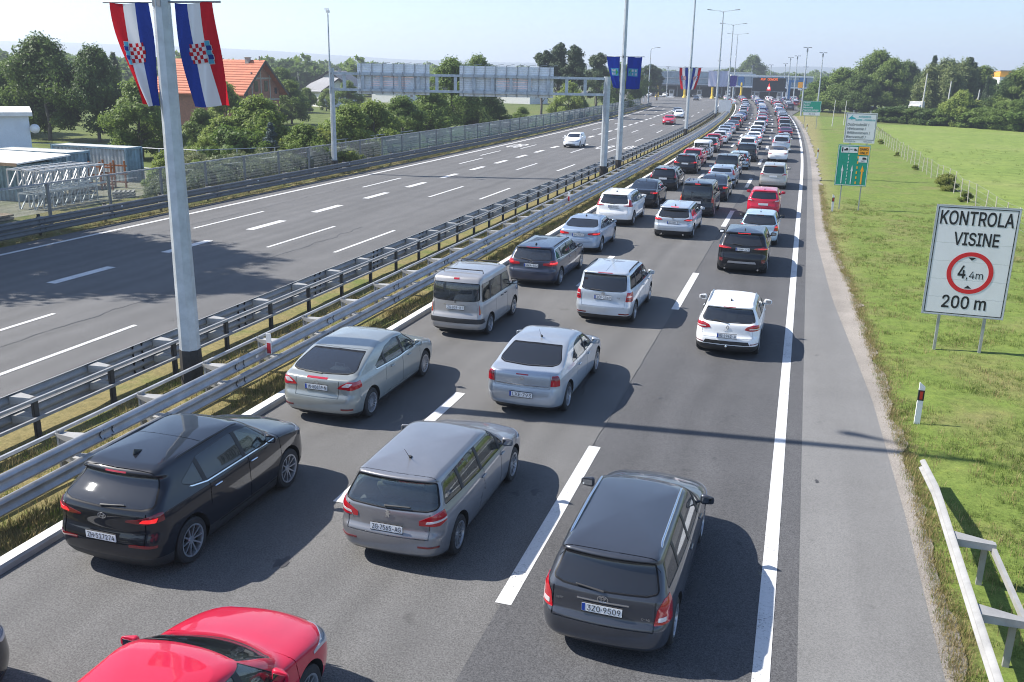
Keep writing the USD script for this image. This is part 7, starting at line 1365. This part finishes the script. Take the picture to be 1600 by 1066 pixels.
def far_lane(x_of, y0, y1, gap):
    y = y0
    while y < y1:
        k = list(KIND)[_rq.choice(5, p=[.3, .2, .25, .15, .10])]; c = list(COL)[_rq.choice(12, p=[.24, .16, .12, .10, .12, .08, .03, .05, .04, .04, .01, .01])]
        if (k, c) not in _kinds and len(_kinds) > 30: k, c = list(_kinds)[_rq.integers(len(_kinds))]
        copy(kind_proto(k, c), KIND[k][1], f'tiny {c} car in the dense far end of the queue before the toll booths', 'car', f'tiny {c} cars in the far queue', (x_of(y) + _rq.normal(0, .12), y, .01), math.pi / 2 + heading(y) + _rq.normal(0, .01)); y += gap * _rq.uniform(.92, 1.2)
seen = {}
for lane, cars in queue.items():
    prev = {'left': 'white van with bicycles', 'middle': 'black car ahead of the bicycles', 'right': 'pale silver SUV before the convertible'}[lane]
    for y, k, c in cars:
        lb = f'{c} {KIND[k][2]} in the {lane} queue, next ahead of the {prev}'
        assert lb not in seen, lb
        seen[lb] = 1
        copy(kind_proto(k, c), KIND[k][1], lb, 'car', CQ, (LX[lane] + float(curve(y)) + _rq.normal(0, .10), y, .01), math.pi / 2 + heading(y)); prev = f'{c} {KIND[k][2]}'
for lane in LX: far_lane(lambda y, L=LX[lane]: L + float(curve(y)) + np.interp(y, [200, 330], [0, {'left': 1.0, 'middle': 1.5, 'right': 3.0}[lane]]), 172.5, 332, 5.7)
far_lane(lambda y: -13.0 + float(curve(y)) + np.interp(y, [262, 330], [1.5, 0]), 266, 330, 6.6); far_lane(lambda y: 2.2 + float(curve(y)) + np.interp(y, [235, 330], [-.6, 3.6]), 232, 332, 6.6); far_lane(lambda y: 5.2 + float(curve(y)) + np.interp(y, [270, 330], [0, 4.0]), 268, 334, 6.6); far_lane(lambda y: 9.0 + float(curve(y)) + np.interp(y, [290, 330], [0, 4.0]), 292, 334, 6.6)
# oncoming traffic on the left carriageway
def oncoming(key, name, label, X, Y, **over):
    s = spec(CAR_SPECS[key], front_detail=True, **over); a = thing(name, label, 'car', 'cars coming from the toll booths', (X, Y, .01), -math.pi / 2 + heading(Y)); car(a, s, False)
oncoming('paleblue_hatch', 'hatchback_car', 'white hatchback driving towards us alone on the left carriageway', -22.7, 92.9 + 4.1, paint='white', mirror='paint_white', rod=None)
oncoming('red_hatch', 'hatchback_car', 'red hatchback driving towards us on the left carriageway near the third lamp mast', -20.4, 146 + 4.4, rod=None)
oncoming('paleblue_hatch', 'hatchback_car', 'white hatchback following the red one on the left carriageway', -22.0, 170 + 4.1, paint='white', mirror='paint_white', rod=None)
oncoming('bluesilver_saloon', 'saloon_car', 'dark blue saloon behind the white hatchback on the left carriageway', -24.2, 184 + 4.5, paint='grey')
oncoming('black_saloon', 'saloon_car', 'small black car coming out of the toll booths', -33.9, 306)
for x, y, c, lb in ((-55, 344, 'white', 'white car at the leftmost toll booth'), (-49.5, 346, 'white', 'white car passing between the first two yellow posts'), (-39.0, 347, 'dark grey', 'dark car at a toll booth behind the far flags'), (-30.0, 342, 'black', 'black car at the toll booth left of the fourth yellow post'), (-24.5, 342, 'black', 'second black car at the toll booth left of the fourth yellow post')):
    copy(kind_proto('hatchback', c), 'hatchback_car', lb, 'car', 'cars at the toll booths', (x, y + 2, .01), -math.pi / 2)
for x, y, c, k, lb in ((9.5, 240, 'silver', 'saloon', 'silver car parked under the trees behind the destination sign'), (13.2, 236, 'black', 'hatchback', 'dark car parked under the trees right of the silver one'), (16.8, 233, 'pale silver', 'estate', 'pale car parked at the edge of the trees on the right'), (27.0, 212, 'dark grey', 'SUV', 'dark car parked behind the hedge on the right'), (33.5, 181, 'pale silver', 'hatchback', 'pale car showing above the hedge at the right border')):
    copy(kind_proto(k, c), KIND[k][1], lb, 'car', 'cars parked beyond the meadow', (x, y, -.05), .3)

# bicycles carried on the back of two cars, a bag behind a rear window
def bicycle(loc, label, colour, rz=0):
    if 'bike_' + colour not in M: mat('bike_' + colour, {'red': (.5, .03, .03), 'white': (.65, .65, .66), 'black': (.02, .02, .022)}[colour], .35, coat_weight=.5)
    g = thing('bicycle', label, 'bicycle', 'bicycles on car racks', loc, rz)
    for x in (-.52, .52):
        t = trimesh.creation.torus(.32, .028, 20, 6); t.apply_transform(trimesh.transformations.rotation_matrix(math.pi / 2, [1, 0, 0])); t.apply_translation((x, 0, 0)); b = MB().tm(t)
        for k in range(8): a = k * math.pi / 4; b.bar((x, 0, 0), (x + .31 * math.cos(a), 0, .31 * math.sin(a)), .006, .006)
        part(g, 'wheel', b, 'rubber', True)
    S, Hd, Bb = np.array([-.18, 0, .46]), np.array([.36, 0, .44]), np.array([-.06, 0, -.03])
    f = MB()
    for a, b_ in ((S, Hd), (Hd, Bb), (S, Bb), (S, [-.52, 0, 0]), (Bb, [-.52, 0, 0]), (Hd + [0, 0, .1], [.52, 0, 0])): f.tube([a, b_], .02, 6)
    part(g, 'frame', f, 'bike_' + colour, True); part(g, 'saddle', MB().box(S + [0, 0, .10], (.24, .12, .05)), 'rubber'); part(g, 'handlebar', MB().tube([Hd + [0, -.28, .16], Hd + [0, .28, .16]], .016, 6), 'chrome', True)
bicycle((-4.75, 77.6, .80), 'red bicycle on the rack of the pale blue hatchback', 'red', .05); bicycle((-4.85, 77.3, .85), 'white bicycle on the rack of the pale blue hatchback', 'white', -.04)
bicycle((-8.6, 85.85, .85), 'white bicycle on the back of the white van', 'white', .04); bicycle((-8.75, 85.55, .80), 'black bicycle on the back of the white van', 'black', -.05)
g = thing('bag', 'white dotted bag lying behind the rear window of the champagne car', 'bag', None, (-9.12, 17.05, .83))
emit(g, 'body', round_box((0, 0, .12), (.42, .26, .24), .06), 'plaster'); part(g, 'handle', MB().tube([(-.12, 0, .22), (-.1, 0, .33), (.1, 0, .33), (.12, 0, .22)], .015, 6), 'delineator_white', True)
g = thing('tow_ball', 'tow bar with a bright ball under the white small estate', 'tow bar', None, (-1.42, 24.25, .36)); part(g, 'ball', MB().tm(trimesh.creation.uv_sphere(radius=.035, count=[8, 12])), 'chrome', True); part(g, 'neck', MB().tube([(0, 0, 0), (0, .02, -.10), (0, .25, -.12)], .02, 6), 'black_plastic', True)
